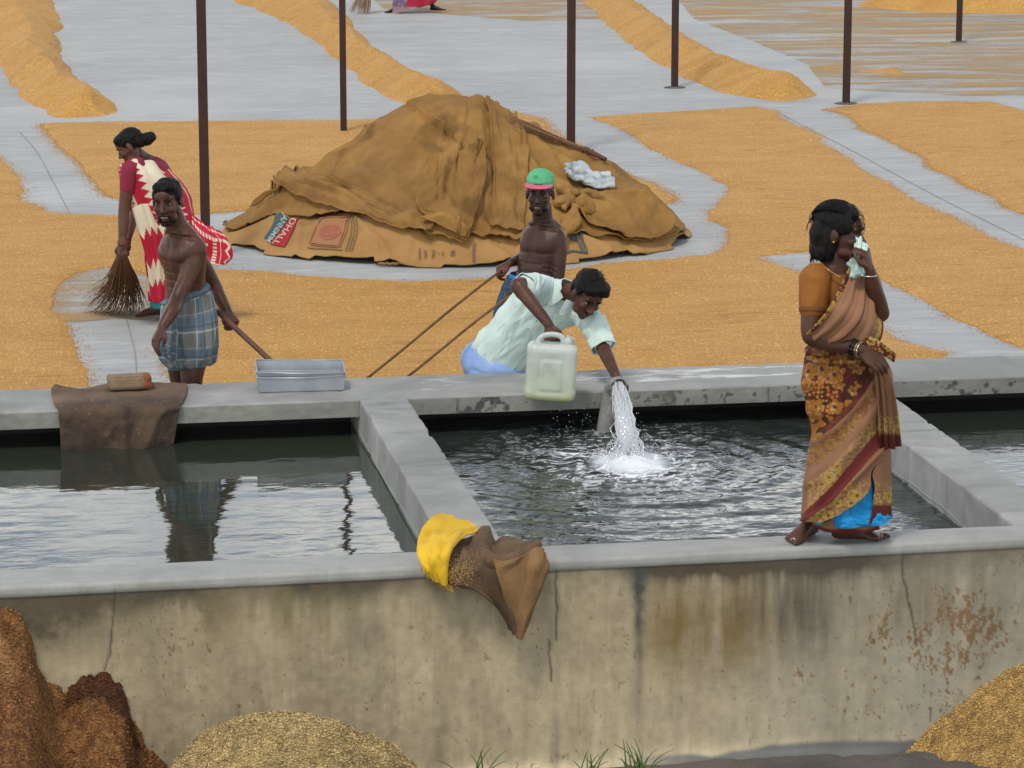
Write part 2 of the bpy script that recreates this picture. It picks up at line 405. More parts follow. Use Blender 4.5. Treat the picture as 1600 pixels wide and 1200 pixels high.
Y_ = Y_ + np.where(face, wob, 0); Z_ = Z_ + np.where(Z_ > ZT - .03, .003 * fbm(np.stack([X_ * 2, Y_ * 6], -1), 8), 0)
px, py = proj(P0)
n1 = fbm(np.stack([X_ * 3, Z_ * 3], -1), 11); n2 = fbm(np.stack([X_ * 16, Z_ * 1.6], -1), 12, 5); n3 = fbm(np.stack([X_ * 30, Z_ * 24], -1), 13); n4 = fbm(np.stack([X_ * 50, Z_ * 3.5], -1), 19, 3)
base = V(.44, .365, .235)[None, None] * (1 + .26 * n1 + .20 * n2 + .09 * n4 + .20 * n3)[..., None]
def tint(c, m, t):
    m = np.clip(m, 0, 1)[..., None]; return c * (1 - m) + np.asarray(t) * m
gy_ = sstep(900, 1500, px) * .45
base = tint(base, gy_ * (1 + .5 * n2), (.245, .265, .25))
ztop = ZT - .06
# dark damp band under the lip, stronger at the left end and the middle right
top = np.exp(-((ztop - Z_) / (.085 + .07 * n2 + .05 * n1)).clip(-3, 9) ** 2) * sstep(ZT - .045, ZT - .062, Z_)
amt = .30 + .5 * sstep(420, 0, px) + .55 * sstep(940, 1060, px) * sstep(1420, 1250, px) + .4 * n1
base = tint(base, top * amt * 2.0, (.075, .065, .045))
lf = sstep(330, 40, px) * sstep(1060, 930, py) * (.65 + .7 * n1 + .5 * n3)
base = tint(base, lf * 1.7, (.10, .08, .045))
def blob(cx, cy, rx, ry, p=1.0): return np.exp(-(((px - cx) / rx) ** 2 + ((py - cy) / ry) ** 2) ** p)
och = blob(1110, 975, 105, 75, 1.4) * (.75 + .9 * n2 + .4 * n1)
base = tint(base, och * 1.15, (.20, .125, .03))
base = tint(base, blob(1230, 950, 80, 60) * (.8 + 1.3 * n2), (.10, .08, .045))
base = tint(base, blob(1300, 960, 60, 80) * (.4 + 1.0 * n2) * .8, (.13, .13, .11))
base = tint(base, blob(1060, 1040, 90, 60) * (.3 + 1.0 * n2) * .5, (.24, .19, .08))
st = np.exp(-((px - 998 - 3 * n1) / (7 + 7 * sstep(960, 900, py) + 4 * n3)) ** 2) * (.5 + .5 * sstep(1050, 900, py)) * sstep(1190, 1000, py)
base = tint(base, st * (1.0 + .6 * n3), (.06, .062, .058))
base = tint(base, blob(575, 985, 30, 40) * .55, (.19, .18, .125))
base = tint(base, blob(420, 960, 190, 60) * (.45 + .9 * n2 + .3 * n1), (.22, .18, .09)); base = tint(base, blob(760, 980, 160, 50) * (.15 + .9 * n2), (.24, .20, .12)); base = tint(base, blob(1480, 940, 120, 60) * (.3 + .9 * n2 + .4 * n1), (.19, .15, .09))
base = tint(base, np.exp(-((px - 868) / 6) ** 2) * sstep(1080, 1180, py) * (.6 + n2), (.10, .095, .08))
# orange lichen clusters
n5 = fbm(np.stack([X_ * 52, Z_ * 30], -1), 31, 4, .75); n6 = fbm(np.stack([X_ * 9, Z_ * 6], -1), 33, 3)
reg = blob(1430, 1020, 130, 95, 1.2) + .8 * blob(1520, 960, 50, 70) + .5 * blob(1340, 1120, 70, 70)
base = tint(base, sstep(.02, .14, n5 + .6 * n6 + .62 * reg - .69) * .8, (.20, .10, .03))
reg = blob(270, 990, 70, 110) + blob(1480, 1100, 120, 60)
base = tint(base, sstep(.05, .15, n5 * 1.1 + .4 * reg - .62) * .8, (.17, .12, .05))
sp_ = vnoise(np.stack([X_ * 60, Z_ * 38], -1), 77)
base = tint(base, sstep(.85, .92, sp_) * .45, (.12, .085, .05))
# cracks and scratches
cr_pts = [[(183, 895), (181, 925), (174, 985), (173, 1020), (163, 1050)], [(1408, 830), (1412, 905), (1420, 940), (1428, 975), (1433, 1010)],
          [(868, 890), (870, 950), (868, 1000)], [(857, 1000), (861, 1065)]]
for k, c in enumerate(cr_pts):
    d = seg_dist(px + 3 * n3, py, c); base = tint(base, np.exp(-(d / 1.6) ** 2) * .85, (.06, .055, .045)); Y_ = Y_ + np.where(face, .004 * np.exp(-(d / 2.2) ** 2), 0)
# pale damp top
tp = (Z_ > ZT - .054)
base = np.where(tp[..., None], V(.36, .365, .35) * (1 + .12 * n1 + .12 * fbm(np.stack([X_ * 5, Y_ * 40, Z_ * 30], -1), 41) )[..., None], base)
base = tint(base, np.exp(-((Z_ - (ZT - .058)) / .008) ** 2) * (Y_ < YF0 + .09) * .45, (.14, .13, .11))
# dark patch where the plaster ends above the ground
pl = sstep(0, .03, (ZG + .05 + .05 * fbm(np.stack([X_ * 2.2, 0 * X_], -1), 51)) - Z_) * sstep(900, 1100, px)
base = tint(base, pl, (.10, .105, .105))
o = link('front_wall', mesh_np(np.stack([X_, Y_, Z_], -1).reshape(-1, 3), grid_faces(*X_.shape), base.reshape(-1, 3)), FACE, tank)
# cross walls
DIVM = m_concrete('cross_wall_concrete', (.38, .38, .36), (.21, .21, .195))
for x0, x1 in ((2.093, 2.37), (4.825, 5.11)):
    worn_box('cross_wall', (x0, YF1 + .001, -.35), (x1, YB0 - .002, ZT - .003), DIVM, tank, 1, 13.95, 17.25, .03, .016, .012, int(x0 * 7))
    for xx, sg in ((x0, -1), (x1, 1)):
        link('water_mark', tube_mesh([([(xx + sg * .0015, y, ZW + .022 + .008 * math.sin(y * 3) + .004 * math.sin(y * 11)) for y in np.linspace(YF1, 17.6, 60)], .0032)], 5), m_simple('scum', (.33, .34, .30)), tank)
    box('cross_wall_foot', (x0 - .0, YB0 + .001, -.35), (x1, YB0 + .42, .343), DIVM, tank, 0)
worn_box('back_slab', (-14, YB0, .345), (20, YB1, ZT), CONC, tank, 0, -.5, 7.2, .03, .012, .009, 5)
# face of the slab, darker stained strip set 2 mm proud
xs2 = np.linspace(-1.2, 7.5, 900); zs2 = np.linspace(.349, ZT - .013, 12)
X_, Z_ = np.meshgrid(xs2, zs2, indexing='ij'); P_ = np.stack([X_, Z_], -1)
n1 = fbm(P_ * V(3, 6), 61); n2 = fbm(P_ * V(20, 30), 62); n3 = vnoise(P_ * V(55, 40), 63)
cb = V(.25, .255, .225)[None, None] * (1 + .3 * n1 + .2 * n2)[..., None]
pxs, _ = proj(np.stack([X_, 0 * X_ + YB0, Z_], -1))
spk = sstep(.25, .5, n2 * 1.2 + .35 * n3 + .25 * np.exp(-((pxs - 720) / 60) ** 2) + .25 * np.exp(-((pxs - 1060) / 50) ** 2) - .12)
cb = tint(cb, spk * .85 * sstep(640, 690, pxs), (.045, .045, .04))
cb = tint(cb, sstep(.2, .5, fbm(P_ * V(2.2, 1), 64)) * .6, (.13, .135, .105))
for cx_ in (715, 768, 1200): cb = tint(cb, np.exp(-((pxs - cx_) / 1.6) ** 2) * .8, (.05, .05, .045))
o = link('slab_face', mesh_np(np.stack([X_, 0 * X_ + YB0 - .003 + .002 * n2, Z_], -1).reshape(-1, 3), grid_faces(*X_.shape), cb.reshape(-1, 3)), m_concrete('slab_face_concrete', (1, 1, 1), (.8, .8, .8), attr=True), tank)
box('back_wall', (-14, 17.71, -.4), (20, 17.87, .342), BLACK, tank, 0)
link('tank_bed', mesh_np([(-14, YF1 - .02, -.08), (20, YF1 - .02, -.08), (20, 17.75, -.08), (-14, 17.75, -.08)], [(0, 1, 2, 3)]), BED, tank, smooth=False)
for oo in tank.children: oo.pop('kind', None)

# ---- water
def m_water(name, sc, bump, murk, tint_, foam=False, mk=.72, ior=1.4):
    m = MB(name)
    n = m.noise(sc, 3, .5, (1, 2.4, 1), dist=.3); nb = m.bump(n, bump, .02)
    nb = m.bump(m.noise(sc * 5, 3, .6, (1, 1.8, 1)), bump * .35, .004, nb)
    f = m.n('Fresnel'); f.inputs[0].default_value = ior; m.l(nb, f.inputs['Normal'])
    g = m.n('BsdfGlossy'); g.inputs['Roughness'].default_value = .015; g.inputs['Color'].default_value = (1, 1, 1, 1); m.l(nb, g.inputs['Normal'])
    tr = m.n('BsdfTransparent'); tr.inputs[0].default_value = (*tint_, 1)
    df = m.n('BsdfDiffuse'); df.inputs[0].default_value = (*murk, 1)
    a = m.n('MixShader'); a.inputs[0].default_value = mk; m.l(tr.outputs[0], a.inputs[1]); m.l(df.outputs[0], a.inputs[2])
    b = m.n('MixShader'); m.l(m.math('MULTIPLY', f.outputs[0], 1.0), b.inputs[0]); m.l(a.outputs[0], b.inputs[1]); m.l(g.outputs[0], b.inputs[2])
    if foam:
        ff = m.n('BsdfDiffuse'); ff.inputs[0].default_value = (.75, .78, .80, 1)
        c = m.n('MixShader'); m.l(m.attr('Col'), c.inputs[0]); m.l(b.outputs[0], c.inputs[1]); m.l(ff.outputs[0], c.inputs[2]); b = c
    return m.done(b.outputs[0])
def water(x0, x1, mat, step, hfun, foamfun=None):
    xs = np.arange(x0, x1 + step, step); ys = np.arange(YF1 - .01, 17.72, step); X_, Y_ = np.meshgrid(xs, ys, indexing='ij')
    Z_ = ZW + hfun(X_, Y_)
    c = None if foamfun is None else np.repeat(foamfun(X_, Y_)[..., None], 3, -1).reshape(-1, 3)
    o = link('water', mesh_np(np.stack([X_, Y_, Z_], -1).reshape(-1, 3), grid_faces(*X_.shape), c), mat); return tag(o, kind='structure')
cx_, cy_ = G(985, 722, ZW)[:2]
def h_mid(X_, Y_):
    r = np.hypot(X_ - cx_, (Y_ - cy_)); a = np.arctan2(Y_ - cy_, X_ - cx_)
    P_ = np.stack([X_, Y_], -1)
    rr = r + .05 * fbm(P_ * 2.5, 71)
    h = .006 * np.exp(-r / .7) * np.sin(rr * 46) + .006 * np.exp(-r / 1.6) * np.sin(rr * 26 + 2 * np.sin(3 * a))
    h += .0085 * fbm(P_ * V(6, 9), 72, 5, .6) + .004 * np.exp(-r / .5) * fbm(P_ * 30, 73)
    h += .03 * np.exp(-(r / .12) ** 2)
    return h
def f_mid(X_, Y_):
    r = np.hypot((X_ - cx_) / 1.05, (Y_ - cy_) / 1.5); P_ = np.stack([X_, Y_], -1)
    w = fbm(np.stack([X_ * 11 + 2 * fbm(P_ * 4, 80), Y_ * 16], -1), 81, 4, .6)
    ridge = 1 - np.abs(w) * 6.0
    f = sstep(.25, .11, r) * .95 + sstep(.2, .9, ridge) * sstep(.62, .2, r) * .85 + sstep(.5, 1, ridge) * sstep(1.0, .45, r) * .35
    return np.clip(f, 0, 1)
water(-14, 2.094, m_water('calm_water', 5, .05, (.036, .044, .031), (.5, .55, .45), mk=.8, ior=1.55), .03, lambda x, y: .0012 * fbm(np.stack([x * 1.5, y * 3.2], -1), 74) + .0009 * fbm(np.stack([x * 5, y * 9], -1), 75))
water(2.369, 4.826, m_water('stirred_water', 7, .11, (.045, .056, .048), (.50, .52, .42), True, mk=.55, ior=1.40), .011, h_mid, f_mid)
water(5.109, 20, m_water('calm_water_right', 5, .12, (.03, .036, .03), (.5, .55, .45)), .04, lambda x, y: .001 * fbm(np.stack([x * 1.5, y * 3.2], -1), 76))

# ---- paddy spread on the yard
GC1, GC2 = (.62, .355, .100), (.51, .265, .06)
def m_grain(name, c1, c2, c3, sc=1.0, attr=False):
    m = MB(name)
    a = m.ramp(m.noise(1.1 * sc, 5, .6, (1, 2.2, 1)), [(.35, 0.), (.65, 1.)])
    col = m.mix(a, c1, c2)
    g = m.ramp(m.noise(120, 3, .75), [(.36, 0.), (.52, .5), (.66, 1.)])
    col = m.mix(m.math('MULTIPLY', g, .55), col, c3)
    col = m.mix(m.ramp(m.noise(70, 2, .7), [(.58, 0.), (.68, .5)]), col, tuple(min(1, x * 1.5) for x in c1))
    r = m.ramp(m.noise(5.5, 4, .62, (.6, 4.2, 1), dist=.3), [(.55, 0.), (.61, .85)]); r = m.math('MULTIPLY', r, m.ramp(m.noise(1.2, 3), [(.42, 0.), (.6, 1.)]))
    col = m.mix(m.ramp(m.noise(75, 4, .8, (1, .3, 1)), [(.36, .85), (.55, 0.)]), col, c3); col = m.mix(m.ramp(m.noise(60, 3, .8, (1, .3, 1)), [(.56, 0.), (.68, .8)]), col, tuple(min(.9, x * 1.45) for x in c1))
    col = m.mix(r, col, tuple(x * .62 for x in c2))
    if attr: col = m.mix(1.0, col, m.attr(), 'MULTIPLY')
    nb = m.bump(m.noise(110, 3, .7), .8, .006, m.bump(m.noise(14, 5, .7, (.8, 2.0, 1)), .7, .015))
    return m.done(m.bsdf(col, .75, nb, .25))
GRAIN = m_grain('paddy_grain', GC1, GC2, (.31, .155, .04))
def px_poly(pts): return np.array([G(x, y)[:2] for x, y in pts])
def spread(polys, holes, step, thick, label, name='grain_spread', seed=1, far=False, loose=0):
    A = np.concatenate([px_poly(p) for p in polys]); x0, y0 = A.min(0) - .2; x1, y1 = A.max(0) + .2
    xs = np.arange(x0, x1, step); ys = np.arange(y0, y1, step * 1.2); X_, Y_ = np.meshgrid(xs, ys, indexing='ij')
    P_ = np.stack([X_, Y_], -1); s = np.full(X_.shape, -9.0)
    for p in polys: s = np.maximum(s, sdf(X_, Y_, px_poly(p)))
    for h in holes: s = np.minimum(s, -sdf(X_, Y_, px_poly(h)))
    s = s + .055 * fbm(P_ * V(2.2, 1.4), seed + 3, 3) + .03 * fbm(P_ * V(5, 12), seed, 4, .6)
    h = thick * (1 - np.exp(-np.clip(s, 0, 9) / .07)) + np.where(s < 0, s * .4, 0)
    h = h + (.006 * fbm(P_ * V(2.0, 4.5), seed + 9, 5, .6) + .004 * fbm(P_ * V(12, 16), seed + 5, 2)) * sstep(0, .1, s)
    f, used = keep_faces(grid_faces(*X_.shape), (h > -.03).ravel())
    v = np.stack([X_, Y_, np.maximum(h, -.02)], -1).reshape(-1, 3)[used]
    o = link(name, mesh_np(v, f), GRAIN)
    if loose:                                # stray grains thinning out past the edge
        r = np.random.RandomState(seed); I = np.argwhere((s < .03) & (s > -.42)); I = I[r.randint(0, len(I), loose * 5)]; d = -s[I[:, 0], I[:, 1]]; I = I[r.rand(len(I)) < np.exp(-np.clip(d, 0, 9) / .035)][:loose]
        k = len(I); p = np.stack([xs[I[:, 0]] + r.uniform(-.5, .5, k) * step, ys[I[:, 1]] + r.uniform(-.5, .5, k) * step, np.full(k, .004)], -1); a = r.uniform(0, 6.28, k); t = np.stack([np.cos(a), np.sin(a), 0 * a], -1) * (.0062 + .004 * r.rand(k))[:, None]; b = np.cross(t, V(0, 0, 1)) * .45; q = V(0, 0, .0042)
        vv = np.stack([p - t, p + b, p + q, p - b, p + t], 1).reshape(-1, 3); tri = (np.array([[0, 1, 2], [0, 2, 3], [4, 2, 1], [4, 3, 2]])[None] + (np.arange(k) * 5)[:, None, None]).reshape(-1, 3)
        link('stray_grains', mesh_np(vv, tri), GRAIN, o, smooth=False)['kind'] = 'stuff'
    return tag(o, label, 'grain', None, 'stuff')
WL = [(1700, 620), (-60, 640)]           # runs on behind the tank wall
S2 = [(-420, 215), (-60, 228), (0, 245), (20, 262), (35, 298), (32, 312), (60, 322), (68, 331), (100, 335), (185, 337), (290, 345), (318, 390), (336, 421), (420, 425), (480, 432), (560, 438), (640, 441), (760, 437), (830, 427), (950, 413), (1040, 405), (1108, 399), (1130, 385), (1139, 357), (1103, 345), (1108, 332), (1143, 300), (1138, 290), (1100, 272), (1045, 247), (1000, 222), (968, 198), (925, 184), (1060, 175), (1180, 168), (1213, 174), (1217, 184), (1275, 208), (1282, 222), (1330, 250), (1365, 276), (1395, 290), (1410, 300), (1445, 320), (1500, 345), (1525, 360), (1580, 382), (1640, 405), (1700, 430), (1700, 640), (-420, 690)]
H1 = [(84, 474), (96, 445), (120, 428), (165, 418), (215, 424), (246, 436), (262, 470), (262, 500), (250, 506), (258, 560), (266, 595), (272, 660), (150, 660), (142, 600), (126, 560), (112, 530), (104, 500), (88, 490)]
H1_ = [(106, 500), (112, 530), (126, 560), (142, 600), (150, 660), (272, 660), (266, 595), (258, 560), (248, 505), (236, 490), (180, 492)]
H2 = [(1185, 401), (1258, 394), (1320, 395), (1370, 432), (1440, 470), (1500, 500), (1570, 535), (1650, 560), (1700, 650), (1480, 650), (1470, 558), (1482, 552), (1420, 537), (1385, 515), (1340, 470), (1252, 430), (1228, 420)]
spread([S2], [H1, H2], .034, .028, 'wide sheet of golden paddy raked out over the near yard behind the tank', seed=3, loose=22000)
S1 = [(65, 194), (190, 191), (540, 189), (700, 181), (800, 176), (845, 186), (870, 212), (905, 230), (950, 261), (1010, 284), (1058, 308), (1045, 318), (990, 322), (700, 330), (430, 325), (360, 331), (300, 335), (240, 325), (190, 312), (165, 305), (145, 281), (118, 250), (85, 220)]
spread([S1], [], .05, .028, 'band of golden paddy running behind the covered heap', seed=23, loose=16000)
S4 = [(1290, 172), (1350, 163), (1450, 160), (1540, 160), (1610, 176), (1720, 180), (1720, 390), (1640, 350), (1600, 334), (1570, 322), (1560, 308), (1520, 295), (1482, 274), (1450, 262), (1445, 246), (1410, 232), (1382, 215), (1350, 202), (1325, 181)]
spread([S4], [], .05, .028, 'corner sheet of paddy beyond the diagonal bare strip', seed=43, loose=16000)

# windrows: long raked ridges
def windrow(left, right, height, label, seed, taper=.8):
    n = 90; L = cr(px_poly(left), np.linspace(0, len(left) - 1, n)); R = cr(px_poly(right), np.linspace(0, len(right) - 1, n)); m = 36
    t = np.linspace(-.04, 1.04, m)[None, :, None]; P_ = L[:, None] * (1 - t) + R[:, None] * t
    w = np.clip(1 - np.abs(np.linspace(-1.08, 1.08, m)), -.05, 1)
    e = sstep(0, .10, np.linspace(0, 1, n))
    z = height * np.sign(w)[None] * np.abs(w[None]) ** .8 * (.0 + 1. * e[:, None]) - .015 * (1 - e[:, None])
    z = z * (1 + .25 * fbm(P_ * .9, seed)) + .02 * fbm(P_ * 4, seed + 1) * (w[None] > 0)
    P_ = P_ + .12 * fbm(P_ * 1.3, seed + 4)[..., None] * V(1, .4) + .05 * fbm(P_ * 5, seed + 6)[..., None] * V(1, .4)
    v = np.concatenate([P_, z[..., None]], -1).reshape(-1, 3)
    o = link('grain_ridge', mesh_np(v, grid_faces(n, m)), GRAIN)
    bm = bmesh.new(); bm.from_mesh(o.data); bmesh.ops.recalc_face_normals(bm, faces=bm.faces)
    if sum(f.normal.z for f in bm.faces) < 0: bmesh.ops.reverse_faces(bm, faces=bm.faces)
    bm.to_mesh(o.data); bm.free()
    return tag(o, label, 'grain ridge', 'long raked ridges of paddy')
windrow([(120, 186), (75, 180), (38, 155), (5, 105), (-30, 60), (-70, 20), (-120, -20), (-190, -60)], [(190, 180), (165, 158), (118, 125), (92, 80), (96, 40), (88, 10), (70, -25), (40, -60)], .30, 'paddy ridge at the far left with a rounded end', 101)
windrow([(672, 170), (640, 166), (590, 142), (530, 100), (485, 62), (440, 30), (362, 0), (280, -30)], [(742, 158), (690, 140), (640, 112), (585, 78), (552, 36), (505, 0), (440, -25), (380, -50)], .24, 'paddy ridge ending just behind the top of the covered heap', 111)
windrow([(1235, 160), (1190, 156), (1110, 140), (1040, 108), (975, 64), (940, 28), (900, -5), (840, -40)], [(1295, 150), (1245, 134), (1170, 108), (1100, 78), (1050, 45), (1000, 5), (960, -30), (920, -55)], .25, 'paddy ridge running between the third and fourth post', 121)
# thinly strewn paddy far right: real sheet with gaps
m = MB('thin_paddy'); a = m.noise(.9, 7, .68, (.55, 2.6, 1), dist=.7); b = m.noise(60, 2, .7)
fac = m.ramp(m.math('ADD', m.math('MULTIPLY', a, .6), m.math('MULTIPLY', b, .4)), [(.44, 0.), (.60, 1.)])
pb = m.bsdf(m.mix(m.ramp(a, [(.4, 0.), (.7, 1.)]), (.44, .29, .12), (.47, .27, .08)), .8, None, .2); tr = m.n('BsdfTransparent'); mxs = m.n('MixShader')
m.l(fac, mxs.inputs[0]); m.l(tr.outputs[0], mxs.inputs[1]); m.l(pb, mxs.inputs[2]); THIN = m.done(mxs.outputs[0])
def thin(pts, z, label, mat=None):
    p = px_poly(pts); bm = bmesh.new(); f = bm.faces.new([bm.verts.new((x, y, z)) for x, y in p]); bmesh.ops.triangulate(bm, faces=[f])
    me = bpy.data.meshes.new('thin'); bm.to_mesh(me); bm.free(); return tag(link('strewn_grain', me, mat or THIN, smooth=False), label, 'grain', None, 'stuff')
thin([(1060, 0), (1085, 30), (1170, 62), (1260, 100), (1290, 138), (1500, 150), (1800, 150), (1900, -10), (1500, -90), (950, -60)], .004, 'thin streaky scatter of paddy swept over the far right of the yard')
thin([(560, -20), (600, 14), (820, 33), (960, 30), (930, -10), (850, -40), (600, -40)], .004, 'thin scatter of paddy round the far sweeper')
thin([(70, 480), (90, 435), (150, 410), (240, 415), (270, 480), (262, 503), (180, 498), (104, 506)], .005, 'pale scraped paddy being swept under the broom', None)
o = spread([[(1330, 112), (1420, 118), (1400, 105)], ], [], .06, .02, 'small pale drift of paddy on the far strewn floor', seed=70)

# ---- loose heaps below the wall
def heap(name, cones, x0, x1, y0, y1, step, mat, label, seed, rough=.02, floor=ZG, kern=0, kmats=None, clumps=(), prof=None, slope=.62):
    xs = np.arange(x0, x1, step); ys = np.arange(y0, y1, step); X_, Y_ = np.meshgrid(xs, ys, indexing='ij'); P_ = np.stack([X_, Y_], -1)
    Z_ = np.full(X_.shape, floor - .12)
    for (cx, cy, cz, rx, ry, p) in cones:
        d = np.maximum(np.hypot((X_ - cx) / rx, (Y_ - cy) / ry) + .10 * fbm(P_ * 4.5, seed + 2), 0)
        Z_ = np.maximum(Z_, floor - .12 + (cz - floor + .12) * np.clip(1 - d ** p, -1, 1))
    if prof is not None:                     # tipped against the wall: crest line along it, falling away from it
        T_ = np.array([at(a, b, 13.62)[[0, 2]] for a, b in prof]); xw = X_ + .03 * fbm(P_ * 5, seed + 21)
        Z_ = np.maximum(Z_, np.interp(xw, T_[:, 0], T_[:, 1]) - (13.62 - Y_) * slope + .05 * fbm(P_ * 3, seed + 22))
    Z_ = Z_ + rough * 1.5 * fbm(P_ * 9, seed, 5, .65) + rough * .35 * fbm(P_ * 45, seed + 3, 2)
    n1 = fbm(P_ * 4, seed + 7, 4); n2 = fbm(P_ * V(30, 30), seed + 8, 3, .7)
    c = np.ones(X_.shape + (3,)) * (1 + .26 * n1 + .5 * n2)[..., None]
    for (bx, by, br, colr) in clumps:
        d = np.hypot(X_ - bx, Y_ - by) / br + .35 * fbm(P_ * 12, seed + 11); c = tint(c, sstep(1.1, .75, d), colr)
    Yk = Y_ <= YF0 + .09
    f, used = keep_faces(grid_faces(*X_.shape), ((Z_ > floor - .1) & Yk).ravel())
    v = np.stack([X_, Y_, Z_], -1).reshape(-1, 3)[used]; c = c.reshape(-1, 3)[used]
    o = link(name, mesh_np(v, f, c), mat); tag(o, label, 'grain heap')
    if kern:
        me = o.data; nn = normals(me); r = np.random.RandomState(seed); id_ = r.randint(0, len(v), kern)
        p = v[id_] + r.uniform(-step, step, (kern, 3)) * V(.5, .5, .05) + nn[id_] * .002
        t = r.normal(size=(kern, 3)); t -= nn[id_] * (t * nn[id_]).sum(1)[:, None] * .75; t /= np.linalg.norm(t, axis=1)[:, None]
        b_ = np.cross(t, nn[id_]); b_ /= np.linalg.norm(b_, axis=1)[:, None] + 1e-9; ln = r.uniform(.004, .0062, (kern, 1)) * 1.45; wd = ln * .32
        q = np.cross(t, b_)
        vv = np.stack([p - t * ln, p + b_ * wd, p + q * wd, p - b_ * wd, p - q * wd, p + t * ln], 1).reshape(-1, 3)
        base_ = (np.arange(kern) * 6)[:, None, None]; tri = np.array([[0, 1, 2], [0, 2, 3], [0, 3, 4], [0, 4, 1], [5, 2, 1], [5, 3, 2], [5, 4, 3], [5, 1, 4]])[None]
        cc = np.repeat((c[id_] * r.uniform(.4, 1.9, (kern, 1))), 6, 0)
        k = link('loose_husks', mesh_np(vv, (tri + base_).reshape(-1, 3), cc), kmats or mat, o, smooth=False); k['kind'] = 'stuff'
    return o
HUSK = m_grain('tan_husk', (.42, .31, .13), (.33, .23, .085), (.16, .10, .035), attr=True)
HUSK2 = m_grain('gold_husk', (.46, .30, .10), (.35, .21, .06), (.16, .09, .03), attr=True)
WET = m_grain('wet_brown_husk', (.27, .125, .04), (.17, .065, .02), (.07, .03, .01), attr=True)
KH = m_simple('husk_kernels', (.46, .35, .17), (.34, .24, .10), 50, .7, attr=True); KH2 = m_simple('gold_kernels', (.50, .33, .12), (.37, .23, .07), 50, .7, attr=True); KW = m_simple('wet_kernels', (.30, .15, .05), (.15, .06, .018), 30, .6, attr=True)
heap('husk_heap', [(1.22, 13.02, -.04, .80, .72, 2.2)], .2, 2.5, 12.1, 13.6, .012, HUSK, 'tan husk heap with a rounded top, low under the middle of the wall', 201, .018, kern=42000, kmats=KH)
heap('husk_heap', [], 3.5, 6.2, 12.1, 13.72, .012, HUSK2, 'golden husk heap sloping up the wall below the barefoot woman', 221, .02, kern=42000, kmats=KH2, clumps=[(4.35, 13.3, .07, (.45, .4, .35)), (4.5, 13.1, .06, (.5, .45, .4))], prof=[(1350, 1225), (1400, 1205), (1432, 1180), (1465, 1152), (1505, 1122), (1550, 1088), (1585, 1068), (1620, 1055), (1700, 1025), (1900, 1010)])
heap('husk_heap', [], -1.2, 1.2, 12.1, 13.72, .010, WET, 'tall wet reddish brown husk heap piled against the left end of the wall', 241, .055, kern=52000, kmats=KW, clumps=[(.47, 13.56, .17, (.40, .32, .30)), (-.05, 13.3, .16, (1.5, 1.7, 2.0))], prof=[(-200, 930), (-60, 945), (5, 952), (35, 962), (48, 990), (56, 1030), (70, 1062), (92, 1078), (112, 1064), (135, 1048), (160, 1050), (182, 1072), (193, 1100), (200, 1132), (225, 1165), (262, 1205), (300, 1240)], slope=.5)
# grass at the foot of the wall
GR = m_simple('grass_green', (.06, .13, .025), (.10, .16, .04), 20, .6)
def tuft(px_, py_, Y, n, h, label, seed):
    r = random.Random(seed); b = at(px_, py_, Y); b[2] = ZG; paths = []
    for i in range(n):
        a = r.uniform(0, 6.28); l = h * r.uniform(.5, 1.05); lean = r.uniform(.15, .75); x0 = b + V(r.uniform(-.05, .05), r.uniform(-.03, .03), -.01)
        pts = [x0 + V(math.cos(a) * lean * l * t ** 1.8, math.sin(a) * lean * l * .6 * t ** 1.8, l * t * (1 - .35 * lean * t ** 2)) for t in np.linspace(0, 1, 8)]
        paths.append((pts, .004 * (1 - np.linspace(0, .9, 8) ** 2) + .0004))
    me = tube_mesh(paths, 4); return tag(link('grass_tuft', me, GR), label, 'grass')
tuft(745, 1210, 13.35, 12, .27, 'leftmost green grass tuft at the foot of the wall', 1); tuft(815, 1215, 13.3, 9, .17, 'short sparse grass tuft beside the leftmost one', 2)
tuft(915, 1215, 13.35, 13, .22, 'spiky grass tuft with a bent seed stalk under the middle of the wall', 3); tuft(995, 1210, 13.38, 17, .24, 'densest grass tuft near the dark streak on the wall', 4); tuft(1052, 1215, 13.3, 6, .14, 'tiny grass tuft rightmost along the wall foot', 5)
# ================================================================ POSTS
RUST = m_simple('rusty_post_paint', (.030, .012, .009), (.045, .016, .011), 12, .6, bump=.4, spec=.35)
POSTG = 'rusty posts standing on the drying yard'
def post(px_, py_, w, h, label, bracket=None, mound=True):
    b = G(px_, py_); t = empty('rusty_post', b, label, 'post', POSTG)
    me = bpy.data.meshes.new('shaft'); bm = bmesh.new(); hw = w / 2
    # I-shaped section
    prof_ = [(-hw, -hw), (hw, -hw), (hw, -hw * .7), (hw * .25, -hw * .55), (hw * .25, hw * .55), (hw, hw * .7), (hw, hw), (-hw, hw), (-hw, hw * .7), (-hw * .25, hw * .55), (-hw * .25, -hw * .55), (-hw, -hw * .7)]
    lo = [bm.verts.new((b[0] + x, b[1] + y, -.02)) for x, y in prof_]; hi = [bm.verts.new((b[0] + x, b[1] + y, h)) for x, y in prof_]
    for i in range(12): bm.faces.new((lo[i], lo[(i + 1) % 12], hi[(i + 1) % 12], hi[i]))
    bm.faces.new(hi); bm.to_mesh(me); bm.free(); link('shaft', me, RUST, t, smooth=False)
    v = Vol(); v.ell(b + V(0, 0, .0), np.diag([w * (1.9 if py_ < 200 else 1.0), w * (1.7 if py_ < 200 else .9), .02])); link('base_pad', v.mesh(), DIRT if mound else RUST, t)
    if bracket: box('bracket', b + V(hw, -.03, bracket), b + V(hw + .03, .03, bracket + .3), RUST, t, .004)
    return t
post(322, 404, .072, 6.6, 'rusty post right behind the sweeping woman, nearest of the posts')
post(537, 208, .062, 6.8, 'rusty post standing in the paddy left of the covered heap')
post(892, 237, .075, 6.8, 'rusty post behind the right slope of the covered heap')
